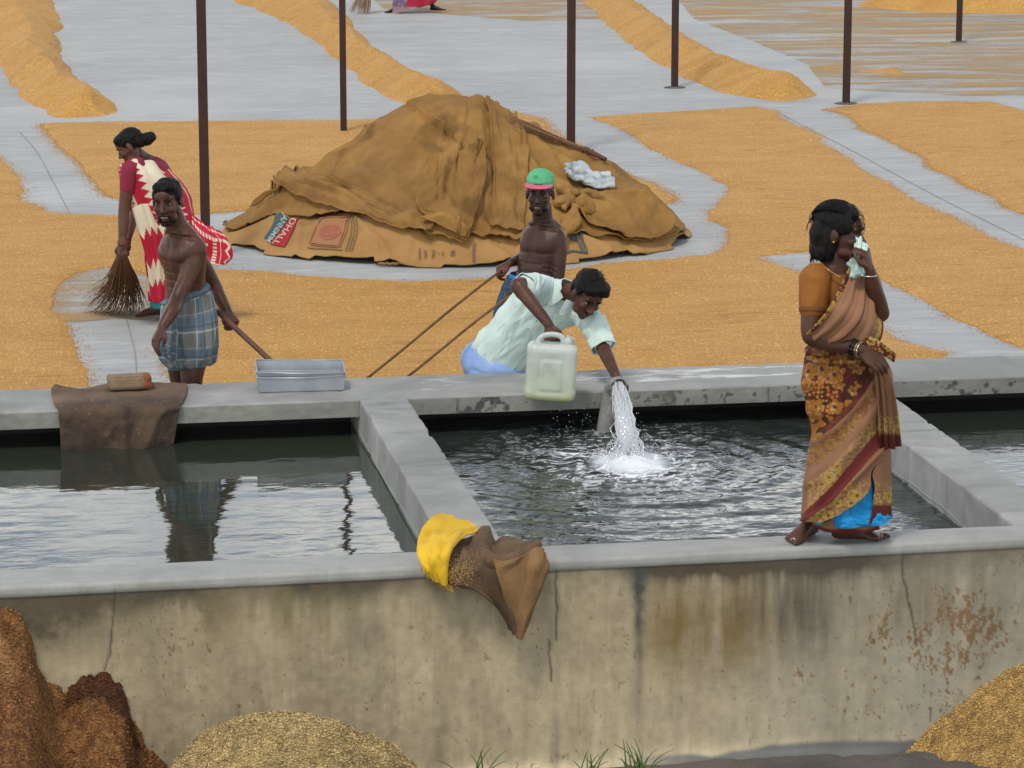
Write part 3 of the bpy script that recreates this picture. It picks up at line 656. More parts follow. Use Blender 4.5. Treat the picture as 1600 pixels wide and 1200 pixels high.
post(1054, 137, .072, 6.8, 'rusty post on bare floor beside the third paddy ridge', bracket=4.9)
post(1322, 162, .072, 6.8, 'rusty post at the bare lane before the strewn paddy')
post(1498, 66, .066, 6.8, 'farthest rusty post in front of the far paddy heap')

# far heap at the top right corner
def far_heap():
    c = G(1640, 16)[:2]; xs = np.linspace(-5, 5, 120); ys = np.linspace(-3, 3, 60); X_, Y_ = np.meshgrid(xs, ys, indexing='ij'); P_ = np.stack([X_, Y_], -1)
    Z_ = 1.1 * (1 - np.hypot(X_ / 2.6, Y_ / 1.8) + .04 * fbm(P_, 9)) + .02 * fbm(P_ * 5, 10); Z_ = np.minimum(Z_, .95)
    f, u = keep_faces(grid_faces(120, 60), (Z_ > -.1).ravel())
    tag(link('grain_heap', mesh_np(np.stack([X_ + c[0], Y_ + c[1] + 1.2, Z_], -1).reshape(-1, 3)[u], f), GRAIN), 'distant orange paddy heap in the far corner beyond the farthest post', 'grain heap')
far_heap()

# ================================================================ COVERED HEAP
HC0 = np.array([3.96, 25.95]); E1 = np.array([.9672, -.2540]); E2 = np.array([.2540, .9672])
SU = np.array([(-1.97, 0), (-1.72, .10), (-1.5, .27), (-1.28, .40), (-1.07, .545), (-.8, .72), (-.53, .92), (-.32, 1.06), (-.18, 1.11), (-.05, 1.125), (.1, 1.11), (.21, 1.08), (.53, .92), (.91, .74), (1.23, .59), (1.5, .40), (1.82, .15), (1.97, 0)])
def heap_h(u, v):
    S = np.interp(u, SU[:, 0], SU[:, 1]); c = np.sqrt(np.clip(1 - (u / 1.99) ** 2, 0, 1)); w = np.where(v < 0, 1.76, 1.6) * c + .02
    t = np.abs(v) / w
    g = np.where(t < 1, 1 - t ** 1.22, -(t - 1) * .6)
    return S * g + .0 + np.where(t < 1, .018 * (1 - t) ** .3, 0) - np.where(t >= 1, .03, 0)
def heap_w(u, v): p = HC0[None] + np.stack([u, v], -1).reshape(-1, 2) @ np.stack([E1, E2]); return p.reshape(u.shape + (2,))
def heap_uv(x, y): dx = x - HC0[0]; dy = y - HC0[1]; return dx * E1[0] + dy * E1[1], dx * E2[0] + dy * E2[1]
# folds: (polyline, height, half width px, +1 ridge / 0 step whose cloth lies above the line)
FOLDS = [([(648, 172), (665, 190), (700, 215), (735, 243), (752, 250)], .045, 6, 0), ([(752, 240), (757, 300), (754, 350)], .02, 7, 1), ([(798, 195), (812, 250), (815, 310), (812, 385)], .025, 4, 1),
         ([(415, 262), (470, 292), (530, 310), (590, 340), (640, 362), (668, 384)], .05, 7, 1), ([(400, 275), (450, 300), (520, 322), (580, 350)], .03, 9, 1),
         ([(700, 278), (690, 310), (655, 345), (640, 352)], .035, 6, 1), ([(740, 250), (715, 262), (700, 276), (690, 330), (715, 385)], .05, 6, 0), ([(740, 250), (742, 330), (738, 385)], .02, 8, 1),
         ([(620, 300), (680, 305), (700, 290)], .02, 6, 1), ([(560, 262), (600, 300), (640, 322), (662, 345)], .025, 10, 1), ([(515, 250), (540, 275), (600, 290), (680, 302)], .02, 12, 1),
         ([(760, 378), (800, 380), (850, 372), (890, 378)], .03, 5, 1), ([(735, 355), (770, 362), (815, 366)], .03, 6, 1), ([(900, 330), (940, 335), (985, 340), (1050, 372)], .04, 10, 1), ([(945, 322), (980, 318), (1020, 340), (1062, 372)], .035, 8, 1),
         ([(890, 345), (925, 360), (960, 380)], .035, 7, 1), ([(935, 262), (960, 290), (975, 300)], .04, 8, 1), ([(360, 362), (420, 330), (460, 312), (540, 330)], .03, 9, 1), ([(640, 372), (690, 362), (730, 378)], .045, 6, 1),
         ([(600, 195), (560, 240), (520, 262), (440, 300)], .02, 14, 1), ([(690, 170), (700, 220), (760, 240)], -.02, 10, 1), ([(840, 230), (850, 300), (830, 360)], -.02, 12, 1), ([(870, 300), (920, 318), (990, 312), (1010, 300)], .03, 9, 1), ([(560, 320), (610, 345), (650, 372)], -.03, 5, 1), ([(690, 305), (720, 340), (728, 380)], -.03, 4, 1),
         ([(770, 200), (775, 260), (768, 330)], -.012, 9, 1), ([(455, 268), (485, 300), (560, 335)], -.03, 6, 1), ([(1000, 310), (1030, 335), (1045, 360)], -.025, 6, 1)]
def folds(px_, py_, front):
    D = np.zeros(px_.shape)
    for poly, a, w, kind in FOLDS:
        pl = np.array(poly, float); d = seg_dist(px_ + 2.5 * np.sin(py_ / 9), py_, pl)
        if kind == 1: D += a * .8 * np.exp(-(d / w) ** 2)
        else:
            yl = np.interp(px_, np.sort(pl[:, 0]), pl[np.argsort(pl[:, 0]), 1]); inx = (px_ > pl[:, 0].min() - 4) & (px_ < pl[:, 0].max() + 4)
            D += np.where(inx & (py_ < yl), a * np.exp(-np.abs(d) / (w * 2.0)), 0)
    return D * front
def heap_surf(u, v, off, fold=1.0, seed=5):
    xy = heap_w(u, v); z = heap_h(u, v) + off; P = np.concatenate([xy, z[..., None]], -1)
    e = .02; nu_ = -(heap_h(u + e, v) - heap_h(u - e, v)) / (2 * e); nv_ = -(heap_h(u, v + e) - heap_h(u, v - e)) / (2 * e)
    N = np.stack([nu_ * E1[0] + nv_ * E2[0], nu_ * E1[1] + nv_ * E2[1], np.ones_like(u)], -1); N /= np.linalg.norm(N, axis=-1, keepdims=True)
    px_, py_ = proj(P); fr = sstep(.25, -.05, v)
    D = folds(px_, py_, fr) * fold * 1.35
    q = np.stack([u, v], -1)
    if seed == 15:
        for pl in ([(352, 376), (395, 362), (450, 340)], [(470, 352), (462, 410)], [(560, 350), (600, 385), (612, 415)], [(640, 384), (632, 408), (600, 417)], [(760, 384), (790, 400), (800, 412)], [(905, 372), (950, 388), (955, 400)], [(812, 390), (815, 414)], [(985, 388), (1010, 398)]): D = D + fr * .028 * np.exp(-(seg_dist(px_, py_, pl) / 4.5) ** 2)
    rdg = 1 - np.abs(fbm(np.stack([u * 2.2 + v * .8, v * 1.4 - u * .3], -1), seed, 3)) * 3.2
    rdg2 = 1 - np.abs(fbm(np.stack([u * 4.5 - v * 1.5, v * 2.6 + u], -1), seed + 31, 3)) * 3.2
    rdg3 = np.clip(1 - np.abs(fbm(np.stack([u * 5 + v * 3, v * 4 - u * 2], -1), seed + 47, 3)) * 5.5, 0, 1)
    for k_, (x0, y0, x1, y1) in enumerate(((690, 166, 455, 300), (700, 168, 560, 335), (712, 176, 640, 300), (725, 182, 700, 330), (745, 190, 775, 360), (765, 196, 850, 372), (780, 200, 905, 330), (800, 206, 985, 330), (660, 180, 500, 250), (820, 220, 1040, 352))):
        if seed != 25: break
        pl = [(x0 + (x1 - x0) * t, y0 + (y1 - y0) * t + 5 * math.sin(t * 5 + k_)) for t in np.linspace(0, 1, 7)]; D = D + fr * (.030, .022, .034)[k_ % 3] * np.exp(-(seg_dist(px_, py_, pl) / (4.5 + k_ % 3 * 2)) ** 1.4)
    D = D + (.035 * sstep(0, 1, rdg) + .016 * np.clip(rdg2, 0, 1) ** 1.3 + .007 * rdg3 + .022 * fbm(q * V(1.4, 1.1), seed + 1, 3) + .008 * fbm(q * 9, seed + 2, 3)) * sstep(-.02, .25, heap_h(u, v)) * fold
    return P + N * D[..., None], N, D
def heap_hit(px_, py_):                      # where a sight line meets the heap
    px_ = np.asarray(px_, float); py_ = np.asarray(py_, float); r = FW * F_PX + RT * (px_[..., None] - 800) - UP * (py_[..., None] - 600); r = r / r[..., 1:2]
    lo = np.full(px_.shape, np.nan); prev = np.zeros(px_.shape, bool)
    for Y in np.arange(23.3, 28.2, .02):
        p = CAMP + r * Y; u, v = heap_uv(p[..., 0], p[..., 1]); g = p[..., 2] - heap_h(u, v); hit = (g < 0) & (np.abs(u) < 1.985) & np.isnan(lo)
        if Y > 23.31: lo[hit] = (Y - .02 * g0 / (g0 - g + 1e-9) * 0 - .02 + .02 * g0 / (g0 - g + 1e-9))[hit]
        g0 = g
    lo = np.where(np.isnan(lo), 26.0, lo); p = CAMP + r * lo[..., None]; return heap_uv(p[..., 0], p[..., 1])
BURN = m_simple('brown_burlap', (.31, .172, .056), (.215, .115, .035), 3.2, .92, bs=150, bump=.5, bd=.004, spec=.15, attr=True)
BURT = m_simple('tan_burlap', (.39, .225, .085), (.31, .17, .06), 2.5, .92, bs=150, bump=.5, bd=.004, spec=.15, attr=True)
ch = empty('covered_heap', (HC0[0], HC0[1], 0), 'big paddy heap under overlapping brown burlap sheets with printed sacks along its foot', 'covered heap')
def cloth_col(P, seed, spots=.2):
    n = fbm(P * V(1.3, 1.3, 1.6), seed, 4, .6); n2 = fbm(P * V(5, 5, 5), seed + 3, 3); c = 1 + .28 * n + .12 * n2
    d = np.stack([c, c * (1 + .05 * n2), c * (1 - .18 * n)], -1); st = sstep(.22, .5, fbm(P * 2.2, seed + 6, 4, .6)); d = d * (1 - .42 * st[..., None]); return d
# under layer: the printed sacks
rr = np.linspace(0, 1, 130)[:, None]; aa = np.linspace(0, 2 * math.pi, 460, endpoint=False)[None]
eu = 1.975 * np.cos(aa); ev = np.where(np.sin(aa) < 0, 1.76, 1.6) * np.sin(aa)
edge = 1 + .03 * fbm(np.stack([np.cos(aa) * 5, np.sin(aa) * 5], -1), 14) + .012 * np.sign(np.sin(aa * 11 + 1))
U_ = rr * eu * edge; V_ = rr * ev * edge
P_, N_, _ = heap_surf(U_, V_, .004, .5, 15); P_ = P_ - N_ * (.10 * sstep(.80, .62, rr))[..., None]; P_[..., 2] = np.maximum(P_[..., 2], .006)
o = link('printed_sack_layer', mesh_np(P_.reshape(-1, 3), grid_faces(130, 460, True), cloth_col(P_.reshape(-1, 3), 3) ** .6), BURT, ch); thicken(o, .008, 1); apply_mods(o)
# upper cover, front hem following the line of the photograph, back to the ground
hem = np.array([(349, 356), (356, 370), (372, 369), (398, 356), (420, 346), (441, 344), (470, 347), (540, 342), (575, 347), (625, 362), (655, 376), (668, 383), (684, 377), (700, 383), (722, 390), (731, 384), (735, 376), (760, 381), (800, 389), (830, 388), (880, 384), (905, 375), (945, 381), (1000, 385), (1020, 384), (1050, 379), (1066, 371)], float)
hx = np.interp(np.linspace(0, 1, 420), np.linspace(0, 1, len(hem)), hem[:, 0]); hy = np.interp(hx, hem[:, 0], hem[:, 1]) + 1.2 * vnoise(np.stack([hx / 6, 0 * hx], -1), 5)
hu, hv = heap_hit(hx, hy)
hu[0] = -1.95
tt = np.linspace(0, 1, 190)[:, None]; c_ = np.sqrt(np.clip(1 - (hu / 1.99) ** 2, 0, 1)); U_ = np.repeat(hu[None], 190, 0); V_ = hv[None] * (1 - tt) + (1.6 * c_)[None] * tt
P_, N_, D_ = heap_surf(U_, V_, .022, 1.0, 25)
lip = np.exp(-tt / .012) * .028; P_ = P_ + N_ * lip[..., None]
P_[..., 2] = np.maximum(P_[..., 2], .012)
cc = cloth_col(P_.reshape(-1, 3), 33); o = link('burlap_cover', mesh_np(P_.reshape(-1, 3), grid_faces(190, 420), cc), BURN, ch); thicken(o, .014, -1); apply_mods(o)
def draped(name, ctrl, mat, off, nu=50, nv=70, seed=1, roll=.0, parent=ch, amp=.012, thick=.012, puff=0.0):
    C = np.asarray(ctrl, float); a, b = C.shape[:2]; A = cr(C, np.linspace(0, a - 1, nu)); Q = np.swapaxes(cr(np.swapaxes(A, 0, 1), np.linspace(0, b - 1, nv)), 0, 1)
    Q = Q + 1.2 * fbm(np.stack([Q[..., 0] / 20, Q[..., 1] / 20], -1), seed)[..., None]
    u, v = heap_hit(Q[..., 0], Q[..., 1]); P, N, _ = heap_surf(u, v, .022, 1.0, 25)
    s, t = np.meshgrid(np.linspace(0, 1, nu), np.linspace(0, 1, nv), indexing='ij'); ed = np.minimum(np.minimum(s, 1 - s), np.minimum(t, 1 - t))
    d = off + puff * sstep(0, .5, ed) + amp * fbm(np.stack([s * 3, t * 6], -1), seed + 1) * 2 + roll * np.exp(-ed / .05)
    P = P + N * d[..., None]; o = link(name, mesh_np(P.reshape(-1, 3), grid_faces(nu, nv), cloth_col(P.reshape(-1, 3), seed + 40)), mat, parent); thicken(o, thick, 0); apply_mods(o); return o
draped('burlap_flap', [[(410, 262), (470, 283), (530, 298), (590, 322), (640, 345), (690, 352)], [(400, 272), (450, 300), (520, 318), (570, 340), (625, 362), (682, 368)], [(402, 285), (445, 312), (505, 335), (560, 350), (615, 366), (668, 386)]], BURN, .045, seed=51, puff=.05, roll=.03)
draped('burlap_flap', [[(700, 272), (716, 262), (738, 248), (752, 250)], [(690, 305), (712, 302), (738, 300), (752, 310)], [(655, 343), (690, 345), (735, 348), (738, 360)], [(672, 362), (700, 372), (722, 390), (729, 388)]], BURN, .065, 70, 40, seed=55, puff=.03, roll=.03)
draped('burlap_flap', [[(668, 360), (690, 360), (715, 372), (732, 378)], [(662, 372), (685, 374), (708, 384), (726, 391)]], BURN, .09, 20, 50, seed=58, puff=.05, roll=.02)
draped('burlap_flap', [[(752, 168), (775, 172), (800, 188)], [(765, 230), (790, 236), (820, 246)], [(768, 300), (790, 306), (818, 318)], [(762, 372), (788, 376), (815, 380)]], BURN, .035, 80, 40, seed=61, puff=.01, roll=.02)
draped('burlap_flap', [[(905, 322), (950, 322), (1000, 332), (1040, 352)], [(890, 340), (935, 352), (985, 362), (1040, 378)], [(905, 362), (930, 372), (965, 384), (1010, 387)]], BURN, .045, seed=64, puff=.05, roll=.03)
# knotted rope of cloth beside the capped man
def hp(x, y, off):
    u, v = heap_hit(np.array([x], float), np.array([y], float)); P, N, _ = heap_surf(u, v, .022, 1.0, 25); return P[0] + N[0] * off
kn = [[(868, 316), (880, 318), (885, 330), (876, 345)], [(868, 338), (885, 332), (905, 335), (915, 345), (905, 350)], [(880, 372), (888, 355), (895, 342), (908, 340)], [(882, 322), (905, 322), (925, 328), (945, 345)], [(876, 392), (884, 378), (894, 364), (890, 350)]]
v = Vol()
for kk in kn:
    pts = cr(np.array([hp(x, y, .06) for x, y in kk]), np.linspace(0, len(kk) - 1, 14)); v.limb([(p_, .032 + .012 * math.sin(i * .7 + kk[0][0])) for i, p_ in enumerate(pts)], 1, 12)
v.skin('knotted_cloth', BURN, ch, .009, 2, lambda c, n: .016 * np.clip(1 - 4 * np.abs(fbm(c * V(9, 9, 6), 83, 3)), -.6, 1) + .005 * fbm(c * 40, 84), lambda c, n: cloth_col(c, 85))
# seams
for pl in ([(648, 168), (675, 195), (712, 222), (752, 246)], [(800, 196), (812, 240), (815, 300), (813, 380)], [(590, 205), (545, 250), (520, 300)]):
    q = cr(np.array(pl, float), np.linspace(0, len(pl) - 1, 70)); pts = np.array([hp(x + 1.2 * math.sin(i * 2.1), y, .012) for i, (x, y) in enumerate(q)]); link('stitched_seam', tube_mesh([(pts, .009)], 5), BURN, ch)
q = cr(np.array([(645, 384), (640, 396), (630, 410), (618, 416), (590, 417)], float), np.linspace(0, 4, 40)); link('stitched_seam', tube_mesh([([hp(x, y, -.01) for x, y in q], .012)], 5), BURN, ch)
# print on the sacks
INKR = m_simple('red_print', (.36, .015, .015), (.28, .015, .02), 20, .85); INKB = m_simple('blue_print', (.045, .07, .085), (.06, .09, .09), 20, .85)
INKW = m_simple('pale_print', (.55, .36, .28), (.5, .33, .25), 20, .85); INKD = m_simple('dark_print', (.085, .055, .05), (.12, .08, .06), 20, .9); INKF = m_simple('faded_red_print', (.33, .085, .055), (.29, .11, .06), 9, .9); INKG = m_simple('faded_green_print', (.19, .13, .05), (.23, .14, .05), 9, .9); INKP = m_simple('teal_print', (.33, .40, .36), (.25, .33, .30), 9, .9)
def hps(Q, off):
    u, v = heap_hit(Q[..., 0], Q[..., 1]); P, N, _ = heap_surf(u, v, .004, .5, 15); return P + N * (.018 + off)
def patch(name, quad, mat, off=.002, n=26):
    q = np.array(quad, float); s, t = np.meshgrid(np.linspace(0, 1, n), np.linspace(0, 1, n), indexing='ij'); s = s[..., None]; t = t[..., None]
    Q = (q[0] * (1 - t) + q[1] * t) * (1 - s) + (q[3] * (1 - t) + q[2] * t) * s; return link(name, mesh_np(hps(Q, off).reshape(-1, 3), grid_faces(n, n)), mat, ch)
def line_px(name, pl, w, mat, off=.001):
    pl = np.array(pl, float); k = max(2, int(np.hypot(*(pl[-1] - pl[0])) / 1.5) + 6 * len(pl)); q = np.stack([np.interp(np.linspace(0, len(pl) - 1, k), range(len(pl)), pl[:, i]) for i in (0, 1)], -1)
    g = np.gradient(q, axis=0); nn_ = np.stack([-g[:, 1], g[:, 0]], -1); nn_ /= np.linalg.norm(nn_, axis=1)[:, None] + 1e-9
    Q = np.stack([q - nn_ * w / 2, q + nn_ * w / 2], 1); return link(name, mesh_np(hps(Q, off).reshape(-1, 3), grid_faces(k, 2)), mat, ch)
def text_mesh(body):
    cu = bpy.data.curves.new('t', 'FONT'); cu.body = body; cu.size = 1; cu.align_x = 'CENTER'; cu.align_y = 'CENTER'; cu.offset = .012; cu.resolution_u = 3
    to = bpy.data.objects.new('t', cu); COL.objects.link(to); bpy.context.evaluated_depsgraph_get().update(); me = bpy.data.meshes.new_from_object(to.evaluated_get(bpy.context.evaluated_depsgraph_get()))
    bpy.data.objects.remove(to); return me
def print_text(body, c, xd, yd, mat, off=.004):
    me = text_mesh(body); p = coords(me); Q = np.array(c, float) + p[:, :1] * np.array(xd, float) + p[:, 1:2] * np.array(yd, float); set_co(me, hps(Q, off)); return link('printed_text', me, mat, ch, smooth=False)
patch('red_label', [(456, 347), (471, 345), (446, 390), (423, 385)], INKR); patch('blue_label', [(438, 343), (456, 346), (424, 381), (414, 376)], INKB)
print_text('DHALL', (446.5, 366.5), (-10.5, 12.5), (12, 4), INKW)
print_text('ANNIMIM', (435, 363.5), (-7.0, 8.8), (10, 5), INKP)
line_px('printed_frame', [(502, 346), (494, 366), (484, 386), (532, 390), (542, 368), (549, 345), (502, 346)], 1.6, INKF)
patch('printed_tint', [(504, 348), (546, 347), (530, 388), (488, 384)], m_simple('tint_print', (.33, .155, .07), (.30, .15, .06), 8, .9), .0)
line_px('printed_ring', [(518 + 15 * math.cos(a) - 3 * math.sin(a), 368 + 9.5 * math.sin(a)) for a in np.linspace(0, 6.3, 40)], 3.0, INKF, .003)
patch('printed_emblem', [(508, 362), (530, 362), (526, 374), (503, 373)], INKF, .003)
for dx in (0, 4.5, 9): line_px('printed_band', [(553 + dx, 347), (549 + dx, 372), (541 + dx, 396)], 2.1, INKG)
line_px('printed_band', [(482, 391), (510, 392), (536, 394)], 1.8, INKG)
for body, x, y, s in (('YHOOH', 656, 400, 5.2), ('SHPS', 665, 400.5, 5.6), ('ITAL', 677, 401, 6.6), ('5', 685, 399, 4.2), ('KG', 692, 400, 4.6), ('90', 707, 399, 9.0), ('FORLAND', 740, 400, 6.2)):
    print_text(body, (x, y), (0, s), (s * 1.15, 0), INKD)
line_px('printed_frame', [(896, 370), (905, 372), (917, 398), (908, 396), (896, 370)], 2.0, INKB); print_text('HIND', (906.5, 384), (3.1, 8.2), (6.5, -1.5), INKB)
line_px('printed_band', [(880, 401), (893, 396), (917, 399)], 2.4, INKB); patch('printed_emblem', [(890, 376), (898, 374), (900, 382), (890, 383)], INKB)
# pale stiff cloth and the twig broom lying on the heap
WHC = m_simple('grey_white_cloth', (.50, .55, .56), (.32, .37, .38), 9, .8, bump=.5, attr=True)
def pale_col(P, seed):
    n = fbm(P * V(14, 14, 30), seed, 3); return np.repeat((1 - .45 * sstep(.05, .4, n))[..., None], 3, -1)
C_ = np.array([[(876, 282), (892, 280), (915, 287), (938, 296)], [(878, 292), (896, 292), (920, 300), (946, 309)], [(884, 303), (900, 305), (925, 314), (947, 316)]], float)
A = cr(C_, np.linspace(0, 2, 60)); Q = np.swapaxes(cr(np.swapaxes(A, 0, 1), np.linspace(0, 3, 90)), 0, 1); u, v = heap_hit(Q[..., 0], Q[..., 1]); P_, N_, _ = heap_surf(u, v, .022, 1, 25)
s, t = np.meshgrid(np.linspace(0, 1, 60), np.linspace(0, 1, 90), indexing='ij'); P_ = P_ + N_ * (.07 + .012 * np.sin(s * 22 + t * 5 + 2 * fbm(np.stack([s * 3, t * 3], -1), 4))[..., None] + .010 * fbm(np.stack([s * 9, t * 3], -1), 3, 3)[..., None])
o = link('folded_cloth', mesh_np(P_.reshape(-1, 3), grid_faces(60, 90), pale_col(P_.reshape(-1, 3), 9)), WHC); thicken(o, .03, 1); apply_mods(o); tag(o, 'crumpled pale grey cloth lying on the right slope of the covered heap', 'cloth')
TWIG = m_simple('broom_twigs', (.17, .085, .035), (.10, .045, .02), 30, .8, attr=False); TWIGP = m_simple('pale_broom_twigs', (.36, .25, .15), (.28, .18, .10), 30, .8)
TWIGB = m_simple('bleached_twigs', (.26, .15, .08), (.18, .10, .05), 30, .8); DARKW = m_simple('dark_wood', (.10, .045, .028), (.07, .03, .02), 14, .7, stretch=(1, 1, .2))
def broom(name, grip, top, tips, n, spread_, label, mat, curve=.3, seed=1, r0=.0035, wrap=.022, wild=0):
    r = np.random.RandomState(seed); t = empty(name, (*np.asarray(tips)[:2], 0), label, 'broom'); d = nrm(tips - grip); L = np.linalg.norm(tips - grip); s = nrm(np.cross(d, V(0, 0, 1)) + V(1e-3, 0, 0)); q = np.cross(d, s); paths = []
    for i in range(n):
        a = r.uniform(0, 6.28); k = math.sqrt(r.uniform(0, 1)); l = L * r.uniform(.82, 1.05); o_ = (s * math.cos(a) + q * math.sin(a)) * k
        bend = r.uniform(.3, 1) * curve
        pts = [grip + o_ * wrap * .8 + d * l * x + (s * math.cos(a) * spread_[0] + q * math.sin(a) * spread_[1]) * k * x ** 1.6 + wild * (RT * -1 * bend) * max(0, x - .6) ** 2 for x in np.linspace(0, 1, 9)]
        pts = [V(p[0], p[1], max(p[2], .006 + .004 * (i % 5))) for p in pts]
        paths.append((pts, r0 * np.linspace(1, .35, 9)))
    link('bristles', tube_mesh(paths, 4), mat, t)['kind'] = 'stuff'
    hp_ = [top + (grip - top) * x for x in np.linspace(0, 1, 6)] + [grip + d * .05]; link('bound_handle', tube_mesh([(hp_, wrap * np.array([.8, .85, .9, 1, 1.05, 1.1, 1.15]))], 10), DARKW, t)
    for k in range(3): c = grip + d * (.03 - .03 * k); link('binding', tube_mesh([([c - d * .006, c + d * .006], wrap * 1.22)], 12), TWIG, t)
    return t
hb = [hp(937, 268, .05), hp(915, 250, .05), hp(893, 238, .06)]
o = broom('twig_broom', hb[1], hb[0], at(790, 183, 25.6) + V(0, 0, -.02), 90, (.10, .04), 'twig broom resting head up along the right edge of the covered heap', TWIGB, 0, 3, .003, .022)

# ================================================================ THINGS ON THE TANK
# two steel trays
STEEL = m_simple('dull_steel', (.42, .45, .48), (.32, .35, .38), 6, .38, bump=.15, spec=.5, Metallic=.45)
def tray(c, L, Wd, H, yaw, tilt, label, name='metal_tray', roll=0.0):
    t = empty(name, c, label, 'tray', 'steel trays stacked on the tank edge'); R_ = Matrix.Rotation(yaw, 3, 'Z') @ Matrix.Rotation(tilt, 3, 'Y') @ Matrix.Rotation(roll, 3, 'X')
    bm = bmesh.new(); fl = .85; lo = [(-L / 2 * .965, -Wd / 2 * .9, .0), (L / 2 * .965, -Wd / 2 * .9, .0), (L / 2 * .965, Wd / 2 * .9, .0), (-L / 2 * .965, Wd / 2 * .9, .0)]; hi = [(-L / 2, -Wd / 2, H), (L / 2, -Wd / 2, H), (L / 2, Wd / 2, H), (-L / 2, Wd / 2, H)]
    b_ = [bm.verts.new(R_ @ Vector(p) + Vector(c)) for p in lo]; h_ = [bm.verts.new(R_ @ Vector(p) + Vector(c)) for p in hi]
    bm.faces.new(b_[::-1]); ends = []
    for i in range(4): f = bm.faces.new((b_[i], b_[(i + 1) % 4], h_[(i + 1) % 4], h_[i]))
    bmesh.ops.bevel(bm, geom=[e for e in bm.edges if not e.is_boundary], offset=.005, segments=3, affect='EDGES')
    me = bpy.data.meshes.new('pan'); bm.to_mesh(me); bm.free(); o = link('pan', me, STEEL, t, smooth=False); thicken(o, .0035, 0); apply_mods(o)
    q = [Vector(c) + R_ @ Vector((x, y, H + z)) for x, y, z in [(-L / 2, -Wd / 2, 0), (0, -Wd / 2 - .004, -.006), (L / 2, -Wd / 2, 0), (L / 2 + .003, 0, .002), (L / 2, Wd / 2, 0), (0, Wd / 2 + .003, -.004), (-L / 2, Wd / 2, 0), (-L / 2 - .003, 0, .002), (-L / 2, -Wd / 2, 0)]]
    link('rolled_rim', tube_mesh([([np.array(p) for p in q], .0045)], 8), STEEL, t)
    return t
tc_ = (G(405, 612, ZT) + G(541, 614, ZT)) / 2 + V(0, .115, .003)
tray(tc_, .505, .235, .088, math.radians(-2), 0, 'lower dented steel tray beneath the tilted one on the tank edge')
tray(tc_ + V(-.003, .006, .062), .50, .232, .066, math.radians(-3), math.radians(1.6), 'upper steel tray sitting tilted inside the lower one', roll=math.radians(7))
# brick on the wet sack
BRK = m_simple('brick_clay', (.26, .18, .11), (.20, .14, .09), 10, .95, bs=60, bump=.8, bd=.006); BRKR = m_simple('brick_broken_face', (.33, .11, .04), (.22, .08, .03), 20, .95, bump=1, bd=.01)
bc = at(202, 604, 17.72); bc[2] = ZT + .062
bm = bmesh.new(); box_bm(bm, bc, .245, .11, .075, Matrix.Rotation(math.radians(4), 3, 'Z')); bmesh.ops.bevel(bm, geom=bm.edges[:], offset=.008, segments=2, affect='EDGES'); bmesh.ops.subdivide_edges(bm, edges=bm.edges[:], cuts=5, use_grid_fill=True)
me = bpy.data.meshes.new('b'); bm.to_mesh(me); bm.free(); me.materials.append(BRK); me.materials.append(BRKR); c = coords(me); n_ = normals(me); c = c + n_ * (.004 * fbm(c * 40, 3))[:, None]; xr = c[:, 0] > bc[0] + .112; c[xr, 0] += .012 * fbm(c[xr] * 45, 4); set_co(me, c)
for p in me.polygons:
    if p.center.x > bc[0] + .082: p.material_index = 1
tag(link('brick', me), 'weathered brick with a broken orange end holding down the wet sack', 'brick')
# wet burlap sack hung over the inner edge into the left basin
SACK = m_simple('wet_sack', (.135, .090, .060), (.080, .056, .042), 5, .85, bs=150, bump=.5, bd=.004, spec=.25, attr=True)
def row(pts): return [at(x, y, Y) for x, y, Y in pts]
def onz(p, z): p = p.copy(); p[2] = z; return p
zt = ZT + .012
ctrl = [row([(86, 606, 17.78), (125, 603, 17.8), (165, 588, 17.84), (195, 583, 17.86), (240, 596, 17.84), (291, 600, 17.84)]),
        row([(80, 612, 17.7), (125, 608, 17.7), (165, 601, 17.72), (205, 601, 17.72), (245, 602, 17.72), (293, 603, 17.72)]),
        row([(84, 626, 17.45), (130, 622, 17.45), (170, 614, 17.5), (205, 614, 17.5), (245, 614, 17.5), (290, 613, 17.5)]),
        row([(90, 638, 17.27), (130, 636, 17.27), (172, 630, 17.27), (212, 634, 17.27), (248, 630, 17.27), (283, 628, 17.27)]),
        row([(93, 662, 17.25), (132, 660, 17.25), (172, 658, 17.24), (212, 660, 17.22), (248, 656, 17.24), (279, 652, 17.25)]),
        row([(95, 690, 17.25), (133, 688, 17.26), (172, 690, 17.24), (210, 692, 17.21), (245, 686, 17.25), (275, 682, 17.26)]),
        row([(96, 712, 17.27), (134, 714, 17.27), (172, 716, 17.25), (208, 716, 17.22), (243, 708, 17.26), (270, 704, 17.27)])]
for r_ in range(0, 3):
    for k in range(6): ctrl[r_][k] = onz(ctrl[r_][k], zt + (.0, .0, .004)[r_] + (.03 * math.exp(-((k - 3.0) / 1.2) ** 2) if r_ == 0 else 0) + (.035 if (r_ == 0 and k == 0) else 0) + (.02 if (r_ == 1 and k == 0) else 0))
for k in range(6): ctrl[3][k] = onz(ctrl[3][k], zt + .002)
def sackd(s, t, P):
    hang = sstep(.45, .62, s)
    return hang * (.030 * np.exp(-((t - .47 - .05 * s) / .045) ** 2) - .02 * np.exp(-((t - .55 - .04 * s) / .05) ** 2) + .016 * np.sin(t * 11 + 1.5 * fbm(np.stack([s * 2, t * 3], -1), 4)) * sstep(.4, .9, s) + .012 * np.clip(1 - 4 * np.abs(fbm(np.stack([s * 2.5 - t, t * 3.5 + s], -1), 5, 2)), -.3, 1) + .006 * fbm(np.stack([s * 4, t * 6], -1), 6, 3)) + .006 * fbm(np.stack([s * 12, t * 14], -1), 7) - .004
